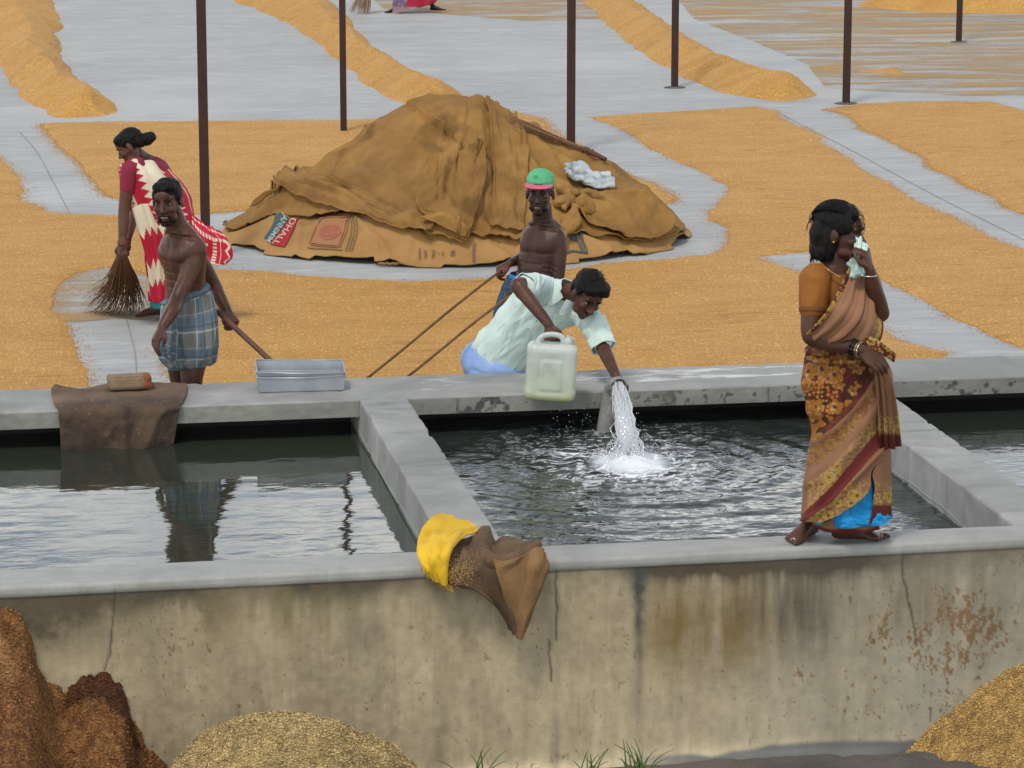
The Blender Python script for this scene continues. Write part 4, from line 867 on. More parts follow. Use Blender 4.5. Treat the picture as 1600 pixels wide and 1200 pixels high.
def sackc(s, t, P):
    n = fbm(P * V(5, 5, 5), 8); wet = sstep(.30, .42, s) * .38 + sstep(.75, .95, s) * .15; c = (1 - wet) * (1 + .25 * n) * 1.25; c = np.stack([c, c * .98, c * .95], -1)
    g = vnoise(P * 95, 12); c = tint(c, sstep(.80, .88, g + .1 * np.exp(-((s - .45) / .1) ** 2)) * .8, (2.6, 2.4, 1.8)); return c
o = sheet('wet_burlap_sack', ctrl, SACK, None, 130, 130, sackd, sackc, .006, 1); tag(o, 'wet brown burlap sack draped over the tank edge into the left basin', 'sack')
fl = [row([(84, 613, 17.66), (110, 612, 17.66), (140, 608, 17.66), (158, 602, 17.68)]), row([(90, 603, 17.78), (115, 604, 17.78), (142, 600, 17.8), (160, 590, 17.82)]), row([(108, 597, 17.84), (128, 602, 17.82), (150, 598, 17.82), (170, 586, 17.84)])]
for k in range(4): fl[0][k] = onz(fl[0][k], ZT + .03); fl[1][k] = onz(fl[1][k], ZT + .055); fl[2][k] = onz(fl[2][k], ZT + .03)
# yellow cloth and the grain-dusted sack on the front wall
YEL = m_simple('yellow_cloth', (.72, .46, .02), (.60, .36, .012), 4, .75, bs=120, bump=.3, attr=True)
yc = [row([(690, 806, 14.05), (712, 812, 14.05), (738, 822, 14.0), (746, 832, 13.95)]), row([(672, 812, 13.95), (700, 818, 13.95), (725, 826, 13.93), (738, 836, 13.9)]),
      row([(658, 836, 13.8), (680, 838, 13.75), (702, 842, 13.72), (716, 846, 13.72)]), row([(653, 858, 13.66), (668, 862, 13.56), (684, 866, 13.54), (702, 868, 13.56)]),
      row([(660, 882, 13.56), (672, 888, 13.53), (686, 890, 13.52), (698, 892, 13.53)]), row([(680, 905, 13.56), (686, 908, 13.54), (694, 912, 13.53), (702, 913, 13.54)])]
for r_ in range(2):
    for k in range(4): yc[r_][k][2] = max(yc[r_][k][2], ZT + .03)
def yd(s, t, P): return .013 * np.clip(1 - 4 * np.abs(fbm(np.stack([s * 1.6 + t * 1.2, t * 2.2 - s * 1.0], -1), 21, 2)), -.3, 1) + .010 * np.sin(t * 9 + s * 2) * sstep(.35, .8, s)
def ycol(s, t, P): n = fbm(P * 9, 5); return tint(np.repeat((1 + .18 * n)[..., None], 3, -1), sstep(.2, .5, fbm(P * 13, 6)) * .35, (.75, .6, .8))
o = sheet('yellow_cloth', yc, YEL, None, 90, 70, yd, ycol, .007, 1); tag(o, 'bright yellow cloth with frayed hem bunched on the wall corner', 'cloth')
fr = []; r = random.Random(5)
for i in range(70):
    x = 662 + r.random() * 44; y = 886 + (x - 660) * .62 + r.uniform(-6, 4); p = at(x, y, 13.535); fr.append(([p, p + V(r.uniform(-.01, .012), -.006, -.012), p + V(r.uniform(-.015, .02), -.008, -.03 * r.uniform(.6, 1.3))], [.0016, .0012, .0006]))
link('frayed_threads', tube_mesh(fr, 4), YEL, o)['kind'] = 'stuff'
SK2 = m_simple('damp_sack', (.170, .105, .055), (.110, .068, .040), 6, .85, bs=150, bump=.5, bd=.004, spec=.25, attr=True)
sk = [row([(735, 838, 14.0), (752, 833, 14.05), (768, 838, 14.02), (795, 846, 13.95), (822, 852, 13.85), (834, 850, 13.75)]),
      row([(712, 852, 13.85), (740, 850, 13.85), (762, 856, 13.8), (795, 862, 13.75), (822, 864, 13.68), (845, 862, 13.62)]),
      row([(703, 872, 13.66), (730, 876, 13.6), (755, 880, 13.57), (788, 882, 13.55), (820, 882, 13.54), (850, 878, 13.55)]),
      row([(700, 895, 13.54), (724, 900, 13.53), (758, 912, 13.53), (790, 920, 13.52), (815, 920, 13.52), (846, 912, 13.54)]),
      row([(704, 912, 13.54), (736, 916, 13.53), (772, 942, 13.54), (796, 955, 13.52), (815, 952, 13.52), (836, 945, 13.54)]),
      row([(745, 910, 13.55), (762, 926, 13.55), (790, 965, 13.55), (802, 982, 13.53), (812, 985, 13.53), (822, 978, 13.55)])]
for r_ in range(2):
    for k in range(6): sk[r_][k][2] = max(sk[r_][k][2], ZT + .03)
def sd_(s, t, P): return .03 * np.exp(-((s - .16 - .25 * (1 - t) * .4) / .09) ** 2) * sstep(.15, .4, t) + .014 * fbm(np.stack([s * 4, t * 6], -1), 31, 3) + .03 * np.exp(-((t - .33) / .05) ** 2) * sstep(.5, .05, s) - .03 * np.exp(-((t - .45) / .05) ** 2) * sstep(.6, .2, s) + .010 * np.sin(t * 13) * sstep(.3, .9, s)
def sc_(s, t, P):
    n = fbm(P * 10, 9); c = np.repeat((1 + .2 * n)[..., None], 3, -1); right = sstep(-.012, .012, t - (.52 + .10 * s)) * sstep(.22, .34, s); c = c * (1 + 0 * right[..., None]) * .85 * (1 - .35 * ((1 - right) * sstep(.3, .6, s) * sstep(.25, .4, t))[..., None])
    g = vnoise(P * 150, 10); m_ = 1.1 * np.exp(-(((s - .62) / .16) ** 2 + ((t - .10) / .15) ** 2)) + .25 * n; return tint(c, sstep(.35, .6, g) * np.clip(m_, 0, 1) * .9, (3.4, 2.9, 1.6))
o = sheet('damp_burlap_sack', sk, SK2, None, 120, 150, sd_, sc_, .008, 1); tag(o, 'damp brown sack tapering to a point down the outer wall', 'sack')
SKF = m_simple('dry_sack_side', (.25, .145, .065), (.17, .098, .045), 6, .9, bs=170, bump=.8, bd=.004, spec=.12, attr=True)
fp = [row([(770, 872, 13.52), (790, 876, 13.49), (815, 868, 13.50), (838, 856, 13.56), (848, 866, 13.58)]), row([(778, 892, 13.51), (796, 894, 13.485), (818, 888, 13.485), (838, 882, 13.50), (851, 886, 13.54)]), row([(787, 918, 13.51), (801, 920, 13.485), (818, 916, 13.485), (834, 912, 13.50), (846, 914, 13.53)]), row([(795, 948, 13.52), (804, 950, 13.495), (815, 948, 13.49), (826, 944, 13.50), (835, 944, 13.53)]), row([(801, 974, 13.53), (807, 976, 13.505), (813, 975, 13.50), (820, 972, 13.51), (826, 968, 13.53)]), row([(803, 990, 13.54), (807, 995, 13.52), (811, 997, 13.52), (814, 993, 13.52), (818, 986, 13.53)])]
sheet('sack_flap', fp, SKF, o, 110, 70, lambda s, t, P: .007 * np.sin(t * 8 + s * 3) + .010 * np.clip(1 - 4 * np.abs(fbm(np.stack([s * 2.2 + t, t * 2.5], -1), 71, 2)), -.3, 1) + .012 * np.exp(-t / .05) + .010 * np.exp(-(1 - t) / .05), lambda s, t, P: np.repeat((1 + .25 * fbm(P * 12, 72) + .12 * fbm(P * 60, 73))[..., None], 3, -1), .008, 1)
v = Vol(); v.limb([(at(x, y, Y), q_) for x, y, Y, q_ in ((757, 830, 14.02, .022), (750, 846, 13.88, .034), (752, 864, 13.72, .036), (768, 878, 13.58, .036), (795, 877, 13.54, .034), (820, 866, 13.56, .030), (838, 852, 13.62, .022))], 4, 16)
v.limb([(at(x, y, Y), q_) for x, y, Y, q_ in ((712, 846, 13.9, .016), (722, 862, 13.76, .022), (728, 880, 13.60, .026), (722, 897, 13.55, .030))], 4, 14)
v.skin('sack_roll', SK2, o, .006, 3, lambda c, n: .007 * np.clip(1 - 4 * np.abs(fbm(c * V(16, 16, 9), 74, 3)), -.5, 1) + .003 * fbm(c * 60, 75), lambda c, n: np.repeat((.95 + .3 * fbm(c * 12, 76))[:, None], 3, -1))
yo = bpy.data.objects['yellow_cloth']
sheet('yellow_fold', [row([(676, 842, 13.74), (690, 838, 13.72), (706, 836, 13.74), (722, 832, 13.82)]), row([(676, 862, 13.56), (686, 860, 13.525), (696, 860, 13.53), (706, 858, 13.56)]), row([(678, 886, 13.535), (685, 886, 13.51), (693, 886, 13.51), (701, 884, 13.53)]), row([(684, 908, 13.54), (689, 912, 13.52), (695, 914, 13.52), (701, 910, 13.53)])], YEL, yo, 60, 36, lambda s, t, P: .010 * np.sin(t * 9 + s * 2), None, .006, 1)
# grains clinging to the sack end
r = np.random.RandomState(3); kv = []; kf = []
for i in range(340):
    x = 719 + r.normal() * 11; y = 892 + r.normal() * 11; p = at(x, y, 13.505); t_ = r.normal(size=3); t_ /= np.linalg.norm(t_); b_ = nrm(np.cross(t_, V(0, 1, .3))); q = np.cross(t_, b_); l = .0055; w = .0019
    b0 = len(kv); kv += [p - t_ * l, p + b_ * w, p + q * w, p - b_ * w, p - q * w, p + t_ * l]; kf += [(b0 + a, b0 + b, b0 + c) for a, b, c in ((0, 1, 2), (0, 2, 3), (0, 3, 4), (0, 4, 1), (5, 2, 1), (5, 3, 2), (5, 4, 3), (5, 1, 4))]
link('clinging_grains', mesh_np(kv, kf), m_simple('grain_bits', (.50, .33, .12), (.3, .18, .06), 60, .7), o, smooth=False)['kind'] = 'stuff'
# pipe in the middle basin
PIPE = m_simple('pipe_plastic', (.28, .28, .26), (.17, .17, .16), 8, .5)
pm = at(966, 603, 17.14); pd = nrm(dv(.25, .9, -.15)); p0 = at(940, 700, 17.24); p1 = at(948, 650, 17.24); p2 = at(955, 612, 17.25) + V(0, 0, 0)
path = cr(np.array([p0, p1, p2, pm - pd * .03, pm]), np.linspace(0, 4, 24)); v = tube_mesh([(path, .046)], 20, caps=False)
pt = empty('water_pipe', (p0[0], p0[1], 0), 'grey plastic water pipe gushing over the edge into the middle basin', 'pipe'); o = link('pipe_tube', v, PIPE, pt); thicken(o, .005, -1); apply_mods(o)
ring = [pm + (nrm(np.cross(pd, V(0, 0, 1))) * math.cos(a) + nrm(np.cross(pd, np.cross(pd, V(0, 0, 1)))) * math.sin(a)) * .047 for a in np.linspace(0, 2 * math.pi, 24)]; link('pipe_lip', tube_mesh([(ring, .006)], 8), PIPE, pt)
# gushing water
m = MB('white_water'); gl = m.n('BsdfGlossy'); gl.inputs[0].default_value = (1, 1, 1, 1); gl.inputs['Roughness'].default_value = .08; df = m.n('BsdfDiffuse'); df.inputs[0].default_value = (.74, .78, .80, 1); tp_ = m.n('BsdfTransparent')
a = m.n('MixShader'); a.inputs[0].default_value = .35; m.l(df.outputs[0], a.inputs[1]); m.l(gl.outputs[0], a.inputs[2]); b = m.n('MixShader'); b.inputs[0].default_value = .30; m.l(a.outputs[0], b.inputs[1]); m.l(tp_.outputs[0], b.inputs[2]); WW = m.done(b.outputs[0])
land = G(985, 715, ZW); paths = []; r = np.random.RandomState(8)
for i in range(90):
    a = r.uniform(0, 6.28); k = math.sqrt(r.rand()); s0 = pm + V(math.cos(a) * .036 * k, 0, math.sin(a) * .036 * k); e = land + V(math.cos(a) * .07 * k, math.sin(a) * .09 * k, 0) + V(r.normal() * .015, r.normal() * .02, 0)
    m1 = s0 * .5 + e * .5 + V(0, -.01, .045 + .02 * math.sin(a)); t = np.linspace(0, 1, 16)[:, None]; P = (1 - t) ** 2 * s0 + 2 * t * (1 - t) * m1 + t ** 2 * e
    wob_ = .030 * np.stack([vnoise(np.stack([t[:, 0] * 14 + i, t[:, 0] * 0 + j], -1), j) for j in range(3)], -1) * t; paths.append((P + wob_, r.uniform(.0018, .0055) * (1 + .5 * np.sin(np.linspace(0, 12, 16) + i))))
for i in range(22):   # curls and splashes
    a = r.uniform(0, 6.28); rad = r.uniform(.03, .27) ** 1.0; c = land + V(math.cos(a) * rad, math.sin(a) * rad * 1.1, .0); h = r.uniform(.01, .11) * math.exp(-rad * 4); o_ = V(math.cos(a), math.sin(a), 0) * r.uniform(.02, .06)
    t = np.linspace(0, 1, 8)[:, None]; P = c + o_ * t * 1.2 + V(0, 0, 1) * (4 * h * t * (1 - t)) + V(0, 0, .004); paths.append((P, r.uniform(.001, .0026)))
o = link('water_jet', tube_mesh(paths, 5), WW); tag(o, 'white gush of water falling from the grey pipe', 'water jet', None, 'stuff')
cv = Vol(); m1 = pm * .5 + land * .5 + V(0, -.01, .05); rings_ = []
for t in np.linspace(0, 1, 7): c = (1 - t) ** 2 * pm + 2 * t * (1 - t) * m1 + t ** 2 * land; rings_.append((c, V(1, 0, 0) * (.032 + .03 * t ** 1.5), V(0, 1, 0) * (.030 + .03 * t ** 1.5)))
cv.tube(rings_, 4, 18); cv.ell(land, np.diag([.13, .16, .016])); cv.ell(land + V(.02, 0, 0), np.diag([.085, .10, .035]))
cv.skin('foaming_core', WW, o, .0065, 1, lambda c, n: .016 * fbm(c * V(44, 44, 22), 3, 4, .7) + .014 * fbm(c * 95, 4, 2))
dv_ = Vol(); r = np.random.RandomState(18)
for i in range(900):
    if i < 640: a = r.uniform(0, 6.28); rad = abs(r.normal()) * .16; c = land + V(math.cos(a) * rad, math.sin(a) * rad, abs(r.normal()) * .10 * math.exp(-rad * 3) + .005)
    elif i < 840: t = r.rand(); c = pm * (1 - t) + land * t + V(r.normal() * .05, r.normal() * .03, .04)
    else: c = at(860 + r.rand() * 70, 630 + r.rand() * 65, 17.1)
    s = r.uniform(.001, .0032); dv_.add([c + V(s, 0, 0), c + V(-s, 0, 0), c + V(0, s, 0), c + V(0, -s, 0), c + V(0, 0, s * 1.4), c + V(0, 0, -s * 1.4)], [(0, 2, 4), (2, 1, 4), (1, 3, 4), (3, 0, 4), (2, 0, 5), (1, 2, 5), (3, 1, 5), (0, 3, 5)])
o = link('water_drops', dv_.mesh(), WW); tag(o, 'drops of water flying round the splash and under the jerrycan', 'water drops', None, 'stuff')
# wet patch where water was spilled on the slab: thin real film
m = MB('wet_film'); n = m.ramp(m.noise(3.5, 4, .6, (1, 2.5, 1)), [(.52, 0.), (.64, .28)]); g = m.n('BsdfGlossy'); g.inputs['Roughness'].default_value = .2; g.inputs[0].default_value = (.9, .9, .9, 1); t_ = m.n('BsdfTransparent'); t_.inputs[0].default_value = (.62, .62, .62, 1); f = m.n('Fresnel'); f.inputs[0].default_value = 1.33
a = m.n('MixShader'); m.l(f.outputs[0], a.inputs[0]); m.l(t_.outputs[0], a.inputs[1]); m.l(g.outputs[0], a.inputs[2]); b = m.n('MixShader'); t2 = m.n('BsdfTransparent'); m.l(n, b.inputs[0]); m.l(t2.outputs[0], b.inputs[1]); m.l(a.outputs[0], b.inputs[2]); FILM = m.done(b.outputs[0])
p = [G(x, y, ZT)[:2] for x, y in ((655, 594), (700, 588), (1260, 572), (1250, 586), (700, 612), (660, 612))]; bm = bmesh.new(); bm.faces.new([bm.verts.new((x, min(max(y, YB0 + .015), YB1 - .015), ZT + .004)) for x, y in p]); me = bpy.data.meshes.new('f'); bm.to_mesh(me); bm.free()
link('spilled_water', me, FILM, tank, smooth=False)
# ================================================================ PEOPLE
def m_skin(name, c, dark):
    m = MB(name); col = m.mix(m.ramp(m.noise(9, 4, .6), [(.35, 0.), (.65, 1.)]), c, dark); col = m.mix(1.0, col, m.attr(), 'MULTIPLY')
    return m.done(m.bsdf(col, .44, m.bump(m.noise(120, 3, .6), .25, .002), .3))
def relief(c0, s, f, zt, amp=1.0):
    """chest, breast bone, ribs and belly modelled on the front of a bare trunk; c0 breast-bone point, zt its height"""
    def fn(c, n):
        q = c - c0; x = q @ nrm(s); y = n @ nrm(f); z = c[:, 2] - zt; fr = sstep(.0, .5, y) * (np.abs(x) < .15) * ((q @ nrm(f)) < .035)
        d = -.005 * np.exp(-(x / .014) ** 2) * sstep(.10, .03, z) * sstep(-.34, -.25, z)
        for k in (-1, 1):
            d += .009 * np.exp(-(((x - k * .075) / .058) ** 2 + ((z + .005) / .042) ** 2) ** 1.5) - .004 * np.exp(-((z + .055 - .1 * (np.abs(x) - .07) ** 2 * 10) / .010) ** 2) * np.exp(-((x - k * .075) / .06) ** 2)
            d += -.004 * np.exp(-((z - .105 + np.abs(x) * .12) / .010) ** 2) * (np.abs(x) > .02) + .004 * np.exp(-((z - .122 + np.abs(x) * .10) / .010) ** 2) * (np.abs(x) > .02)
        for zz in (-.12, -.17, -.215): d += -.0028 * np.exp(-((z - zz) / .008) ** 2) * (np.abs(x) < .07)
        for zz in (-.085, -.115, -.145): d += -.0025 * np.exp(-((z - zz + np.abs(x) * .35) / .007) ** 2) * (np.abs(x) > .07)
        d += -.008 * np.exp(-((x / .010) ** 2 + ((z + .27) / .010) ** 2))
        return amp * d * fr + .0012 * fbm(c * 26, 5, 3)
    return fn
SKIN = m_skin('brown_skin', (.095, .040, .022), (.052, .021, .013)); SKIN2 = m_skin('warm_brown_skin', (.105, .044, .026), (.068, .028, .017))
HAIR = m_simple('black_hair', (.004, .0036, .0036), (.016, .014, .013), 120, .5, bs=240, bump=1.0, bd=.006, spec=.12, stretch=(1, 1, .16))
WHITE = m_simple('eye_white', (.14, .11, .10), None, 10, .5, spec=.2); IRIS = m_simple('dark_iris', (.012, .008, .006), None, 10, .2); TEETH = m_simple('teeth', (.34, .31, .28), None, 10, .4)
def frame(f, u):
    f = nrm(f); u = nrm(u - f * (u @ f)); return np.cross(f, u), f, u          # right side, forward, up
def head(v, c, f, u, k=1.0, open_=0):
    s, f, u = frame(f, u); L = lambda x, y, z: c + (s * x + f * y + u * z) * k
    E = lambda p, r: v.ell(L(*p), np.array([s * r[0], f * r[1], u * r[2]]) * k)
    E((0, -.014, .036), (.074, .094, .080)); E((0, .028, -.02), (.064, .064, .082)); E((0, .030, -.070), (.050, .052, .040)); E((0, .062, -.098), (.024, .022, .018))
    E((0, .074, .026), (.052, .018, .012)); E((0, .078, .05), (.045, .014, .03))
    v.limb([(L(0, .086, .014), .0085 * k), (L(0, .100, -.010), .0105 * k), (L(0, .110, -.026), .0135 * k)], 2, 10)
    for q in (-1, 1):
        E((q * .012, .098, -.031), (.010, .011, .008)); E((q * .038, .064, -.022), (.024, .022, .022)); E((q * .077, -.006, -.006), (.010, .021, .033)); E((q * .045, .035, -.072), (.016, .03, .022))
    E((0, .088, -.056 + .004 * open_), (.025, .014, .0075)); E((0, .084, -.071 - .006 * open_), (.021, .014, .0085))
    return L
def head_bits(L, k, skinroot, eyes=True, s_=1):
    for q in (-1, 1):
        v = Vol(); v.ell(L(q * .031, .070, .004), np.array([L(1, 0, 0) - L(0, 0, 0), L(0, 1, 0) - L(0, 0, 0), L(0, 0, 1) - L(0, 0, 0)]) * np.array([[.0155], [.0145], [.0085]]), 14); e = link('eye', v.mesh(), WHITE, skinroot)
        v = Vol(); v.ball(L(q * .031, .0778, .005), .0078 * k, 10); link('iris', v.mesh(), IRIS, e)
        link('eyebrow', tube_mesh([([L(q * .012, .094, .028), L(q * .032, .090, .034), L(q * .052, .076, .029)], [.0038 * k, .0045 * k, .0025 * k])], 6), HAIR, skinroot)
def hand(v, w, d, n, side, curl, k=1.0, thumb_in=.5, spread_=.0):
    """w wrist, d fingers' direction, n direction the back of the hand faces, side = towards the thumb"""
    d = nrm(d); n = nrm(n - d * (n @ d)); s = np.cross(d, n); s = s if s @ side > 0 else -s
    v.tube([(w, s * .026 * k, n * .020 * k), (w + d * .03 * k, s * .034 * k, n * .018 * k), (w + d * .065 * k, s * .041 * k, n * .016 * k), (w + d * .088 * k, s * .040 * k, n * .013 * k)], 3, 16)
    for i, (o_, l) in enumerate(((.031, 1.0), (.0105, 1.08), (-.0105, 1.0), (-.031, .82))):
        p = w + d * (.084 - .004 * abs(i - 1.2)) * k + s * o_ * k; a = 0; pts = [(p - d * .02 * k, .0095 * k), (p, .0098 * k)]
        for j, (seg, ca) in enumerate(((.040, .9), (.026, 1.0), (.020, .7))):
            a += curl * ca * (1 + .08 * i); dd = d * math.cos(a) - n * math.sin(a) + s * spread_ * (1.5 - i) * .2; p = p + nrm(dd) * seg * l * k; pts.append((p, (.0088, .0078, .0068)[j] * k))
        v.limb(pts, 3, 10)
    p = w + d * .025 * k + s * .030 * k; dd = nrm(d * .75 + s * .75 - n * .25); q1 = p + dd * .038 * k; d2 = nrm(d * .9 + s * (.45 - thumb_in) - n * .4 * thumb_in * 2); q2 = q1 + d2 * .030 * k; q3 = q2 + nrm(d2 - s * thumb_in * .5) * .022 * k
    v.limb([(w + d * .01 * k + s * .012 * k, .013 * k), (p, .0135 * k), (q1, .0115 * k), (q2, .0102 * k), (q3, .0080 * k)], 3, 10)
def foot(v, ankle, d, k=1.0):
    """bare foot, d level direction of the toes; sole .06 below the ankle point"""
    d = nrm(V(d[0], d[1], 0)); s = np.cross(d, V(0, 0, 1)); z = ankle[2] - .070 * k
    B = lambda a, b, h: V(*(ankle[:2] + d[:2] * a * k + s[:2] * b * k), z + h * k)
    v.tube([(B(-.060, 0, .030), s * .022 * k, V(0, 0, .026 * k)), (B(-.035, 0, .034), s * .033 * k, V(0, 0, .034 * k)), (B(.02, 0, .040), s * .034 * k, V(0, 0, .040 * k)), (B(.08, 0, .030), s * .040 * k, V(0, 0, .029 * k)), (B(.125, 0, .020), s * .047 * k, V(0, 0, .019 * k)), (B(.150, 0, .014), s * .046 * k, V(0, 0, .013 * k))], 4, 16)
    for i, (o_, l, r_) in enumerate(((-.034, .040, .0135), (-.010, .036, .0095), (.009, .031, .009), (.026, .026, .0085), (.040, .020, .008))):
        v.limb([(B(.135 - .010 * abs(i - .5), o_, .014), r_ * k), (B(.148 + l * .6 - .008 * i, o_ * 1.04, .014), r_ * k), (B(.150 + l - .010 * i, o_ * 1.06, .011), r_ * .85 * k)], 2, 8)
    v.ball(B(-.045, 0, .03), .029 * k)
def ringz(c, rx, ry, s, f, tilt=0): return (np.asarray(c, float), nrm(s) * rx, nrm(f) * ry)
def tq(px_, py_, Y, rx, ry, s, f): return (at(px_, py_, Y), nrm(s) * rx, nrm(f) * ry)
def skinpaint(lips=None, pal=None):
    def fn(c, n):
        o_ = np.ones((len(c), 3)); o_ *= (1 + .10 * fbm(c * 14, 3))[:, None]
        if lips is not None:
            L, k = lips
            for p, r_ in ((L(0, .096, -.057), .017 * k), (L(0, .092, -.073), .016 * k)):
                m_ = np.exp(-(np.linalg.norm(c - p, axis=1) / r_) ** 4); o_ = tint(o_, m_ * .7, (1.5, .95, .95))
            for q in (-1, 1): m_ = np.exp(-(np.linalg.norm(c - L(q * .031, .075, .006), axis=1) / (.024 * k)) ** 4); o_ = tint(o_, m_ * .5, (.5, .5, .5))  # eyelid and socket shade painted into the skin colour
        for p, r_, col in (pal or []): m_ = np.exp(-(np.linalg.norm(c - p, axis=1) / r_) ** 6); o_ = tint(o_, m_, col)
        return o_
    return fn
def hair_vol(v, L, f_, s_, u_, k, parts):
    for p, r_ in parts: v.ell(L(*p), np.array([s_ * r_[0], f_ * r_[1], u_ * r_[2]]) * k)
def strands(c, n): return .0035 * fbm(c * V(60, 60, 18), 4, 3) + .003 * fbm(c * 28, 5, 2)
TEXC = m_simple
PEOPLEG = None

# ---------------------------------------------------------------- A: man in checked lungi
fA = dv(-.72, .70); sA = np.cross(fA, V(0, 0, 1)); YA = 18.35
A = empty('person', at(292, 598, YA) * V(1, 1, 0), 'bare-chested bearded man in a blue checked lungi holding a wooden handle behind his back', 'person')
v = Vol()
v.tube([tq(293, 520, 18.33, .150, .115, sA, fA), tq(292, 478, 18.33, .150, .115, sA, fA), tq(290, 450, 18.32, .135, .105, sA, fA), tq(288, 422, 18.30, .145, .110, sA, fA), tq(286, 400, 18.29, .165, .122, sA, fA), tq(286, 383, 18.29, .175, .105, sA, fA), tq(284, 365, 18.29, .125, .080, sA, fA), tq(279, 350, 18.27, .066, .064, sA, fA)], 5, 24)
hA = at(262, 316, 18.20); fh = dv(-.20, .95, -.10); uh = dv(-.10, .08, 1.0); kA = 1.09
LA = head(v, hA, fh, uh, kA, 1)
v.limb([(at(284, 368, 18.30), .078), (at(277, 354, 18.27), .068), (at(268, 330, 18.24), .062)], 3)
# near arm hanging, hand loosely curled
v.limb([(at(306, 386, 18.20), .062), (at(303, 400, 18.19), .058), (at(291, 436, 18.14), .050), (at(277, 468, 18.08), .044), (at(268, 488, 17.98), .043), (at(254, 510, 17.92), .030)], 4)
hand(v, at(254, 510, 17.92), dv(-.42, .35, -.85), dv(-.75, .55, .1), dv(-.3, .9, 0), .42, 1.08, .5)
# far arm drawn back, closed on the handle
v.limb([(at(276, 382, 18.47), .058), (at(308, 400, 18.52), .050), (at(334, 444, 18.56), .043), (at(341, 460, 18.52), .042), (at(356, 488, 18.42), .030)], 4)
hand(v, at(355, 486, 18.42), dv(.55, .55, -.75), dv(.55, .55, .45), dv(-.4, .5, .3), 1.15, 1.05, .9)
# legs
for hx_, kx, yy in ((303, 300, 18.26), (282, 284, 18.42)):
    kn_ = at(kx, 602, yy - .03); v.limb([(at(hx_, 520, yy), .098), (at(hx_ - 1, 560, yy), .085), (kn_, .062), (V(kn_[0] + .03, kn_[1] + .05, .26), .055), (V(kn_[0] + .05, kn_[1] + .08, .085), .036)], 4)
    foot(v, V(kn_[0] + .05, kn_[1] + .08, .072), fA, 1.0)
v.skin('body', SKIN, A, .0058, 4, relief(at(286, 395, 18.29) + fA * .1, sA, fA, at(286, 395, 18.2)[2], 1.3), skinpaint((LA, kA)))
head_bits(LA, kA, A)
link('teeth', tube_mesh([([LA(x, .0935 - 18 * x * x, -.0635) for x in np.linspace(-.017, .017, 7)], .0036 * kA)], 6), TEETH, A)
s_, f_, u_ = frame(fh, uh); v = Vol()
hair_vol(v, LA, f_, s_, u_, kA, [((0, -.022, .056), (.080, .096, .078)), ((0, .035, .092), (.064, .048, .034)), ((.02, .052, .092), (.04, .030, .024)), ((-.03, .045, .094), (.04, .032, .024)), ((0, -.06, .01), (.070, .052, .07)), ((.060, -.005, .04), (.020, .045, .042)), ((-.060, -.005, .04), (.020, .045, .042))])
v.skin('hair', HAIR, A, .006, 2, lambda c, n: .007 * fbm(c * 45, 7, 3))
v = Vol(); hair_vol(v, LA, f_, s_, u_, kA, [((0, .086, -.046), (.027, .012, .0055)), ((0, .068, -.102), (.034, .024, .017)), ((.034, .052, -.082), (.016, .026, .020)), ((-.034, .052, -.082), (.016, .026, .020)), ((.056, .022, -.055), (.008, .018, .03)), ((-.056, .022, -.055), (.008, .018, .03)), ((.027, .076, -.064), (.005, .008, .014)), ((-.027, .076, -.064), (.005, .008, .014))])
v.skin('beard', HAIR, A, .004, 2, lambda c, n: .0015 * fbm(c * 70, 8, 3))
# lungi: woven checks follow the cloth
def m_check(name, b0, b1, b2, b3, s=1.0):
    m = MB(name); uvn = m.n('Separate' + 'XYZ'); m.l(m.co.outputs['UV'], uvn.inputs[0]); x, y = uvn.outputs[0], uvn.outputs[1]
    def stripe(c, per, w, ph=0.0): return m.math('LESS_THAN', m.math('FRACT', m.math('ADD', m.math('MULTIPLY', c, 1 / per), ph)), w / per)
    col = m.mix(m.ramp(m.noise(6, 3), [(.4, 0.), (.6, 1.)]), b0, tuple(t * .85 for t in b0))
    for c in (x, y):
        col = m.mix(m.math('MULTIPLY', stripe(c, .125 * s, .045 * s), .6), col, b1)
        col = m.mix(m.math('MULTIPLY', stripe(c, .125 * s, .006 * s, .62), .75), col, b2); col = m.mix(m.math('MULTIPLY', stripe(c, .0625 * s, .004 * s, .2), .6), col, b3); col = m.mix(m.math('MULTIPLY', stripe(c, .125 * s, .008 * s, .78), .5), col, (.09, .08, .06))
    return m.done(m.bsdf(col, .9, m.bump(m.noise(90, 3), .3, .003), .15))
CHK = m_check('checked_lungi_cloth', (.19, .195, .175), (.09, .145, .205), (.40, .40, .34), (.30, .34, .34))
def lf(w, d, seed):
    def fn(u, th, P):
        r_ = 1 - 3.5 * np.abs(fbm(np.stack([np.cos(th) * 1.5 + u * 1.2, np.sin(th) * 1.5, u * 1.6], -1), seed, 3))
        return d * (.010 * np.clip(r_, -.5, 1) + .006 * np.sin(th * 17 + 5 * u + 2 * np.sin(th * 3)) * (.3 + u) + .006 * fbm(np.stack([np.cos(th) * 5, np.sin(th) * 5, u * 3], -1), seed + 3, 3))
    return fn
RTv, Tv = RT, TOC
def lr(px_, py_, Y, w, d, tl=0.0): return (at(px_, py_, Y), RT * w + V(0, 0, tl), TOC * d)
loft('lungi', [lr(290, 458, 18.32, .120, .120, .045), lr(292, 470, 18.32, .142, .138, .03), lr(292, 500, 18.31, .166, .150, .01), lr(292, 530, 18.30, .172, .150), lr(293, 553, 18.30, .162, .145), lr(295, 567, 18.30, .142, .130), lr(296, 572, 18.30, .118, .110, .012)], CHK, A, 110, 220, lf(1, 1.2, 41))
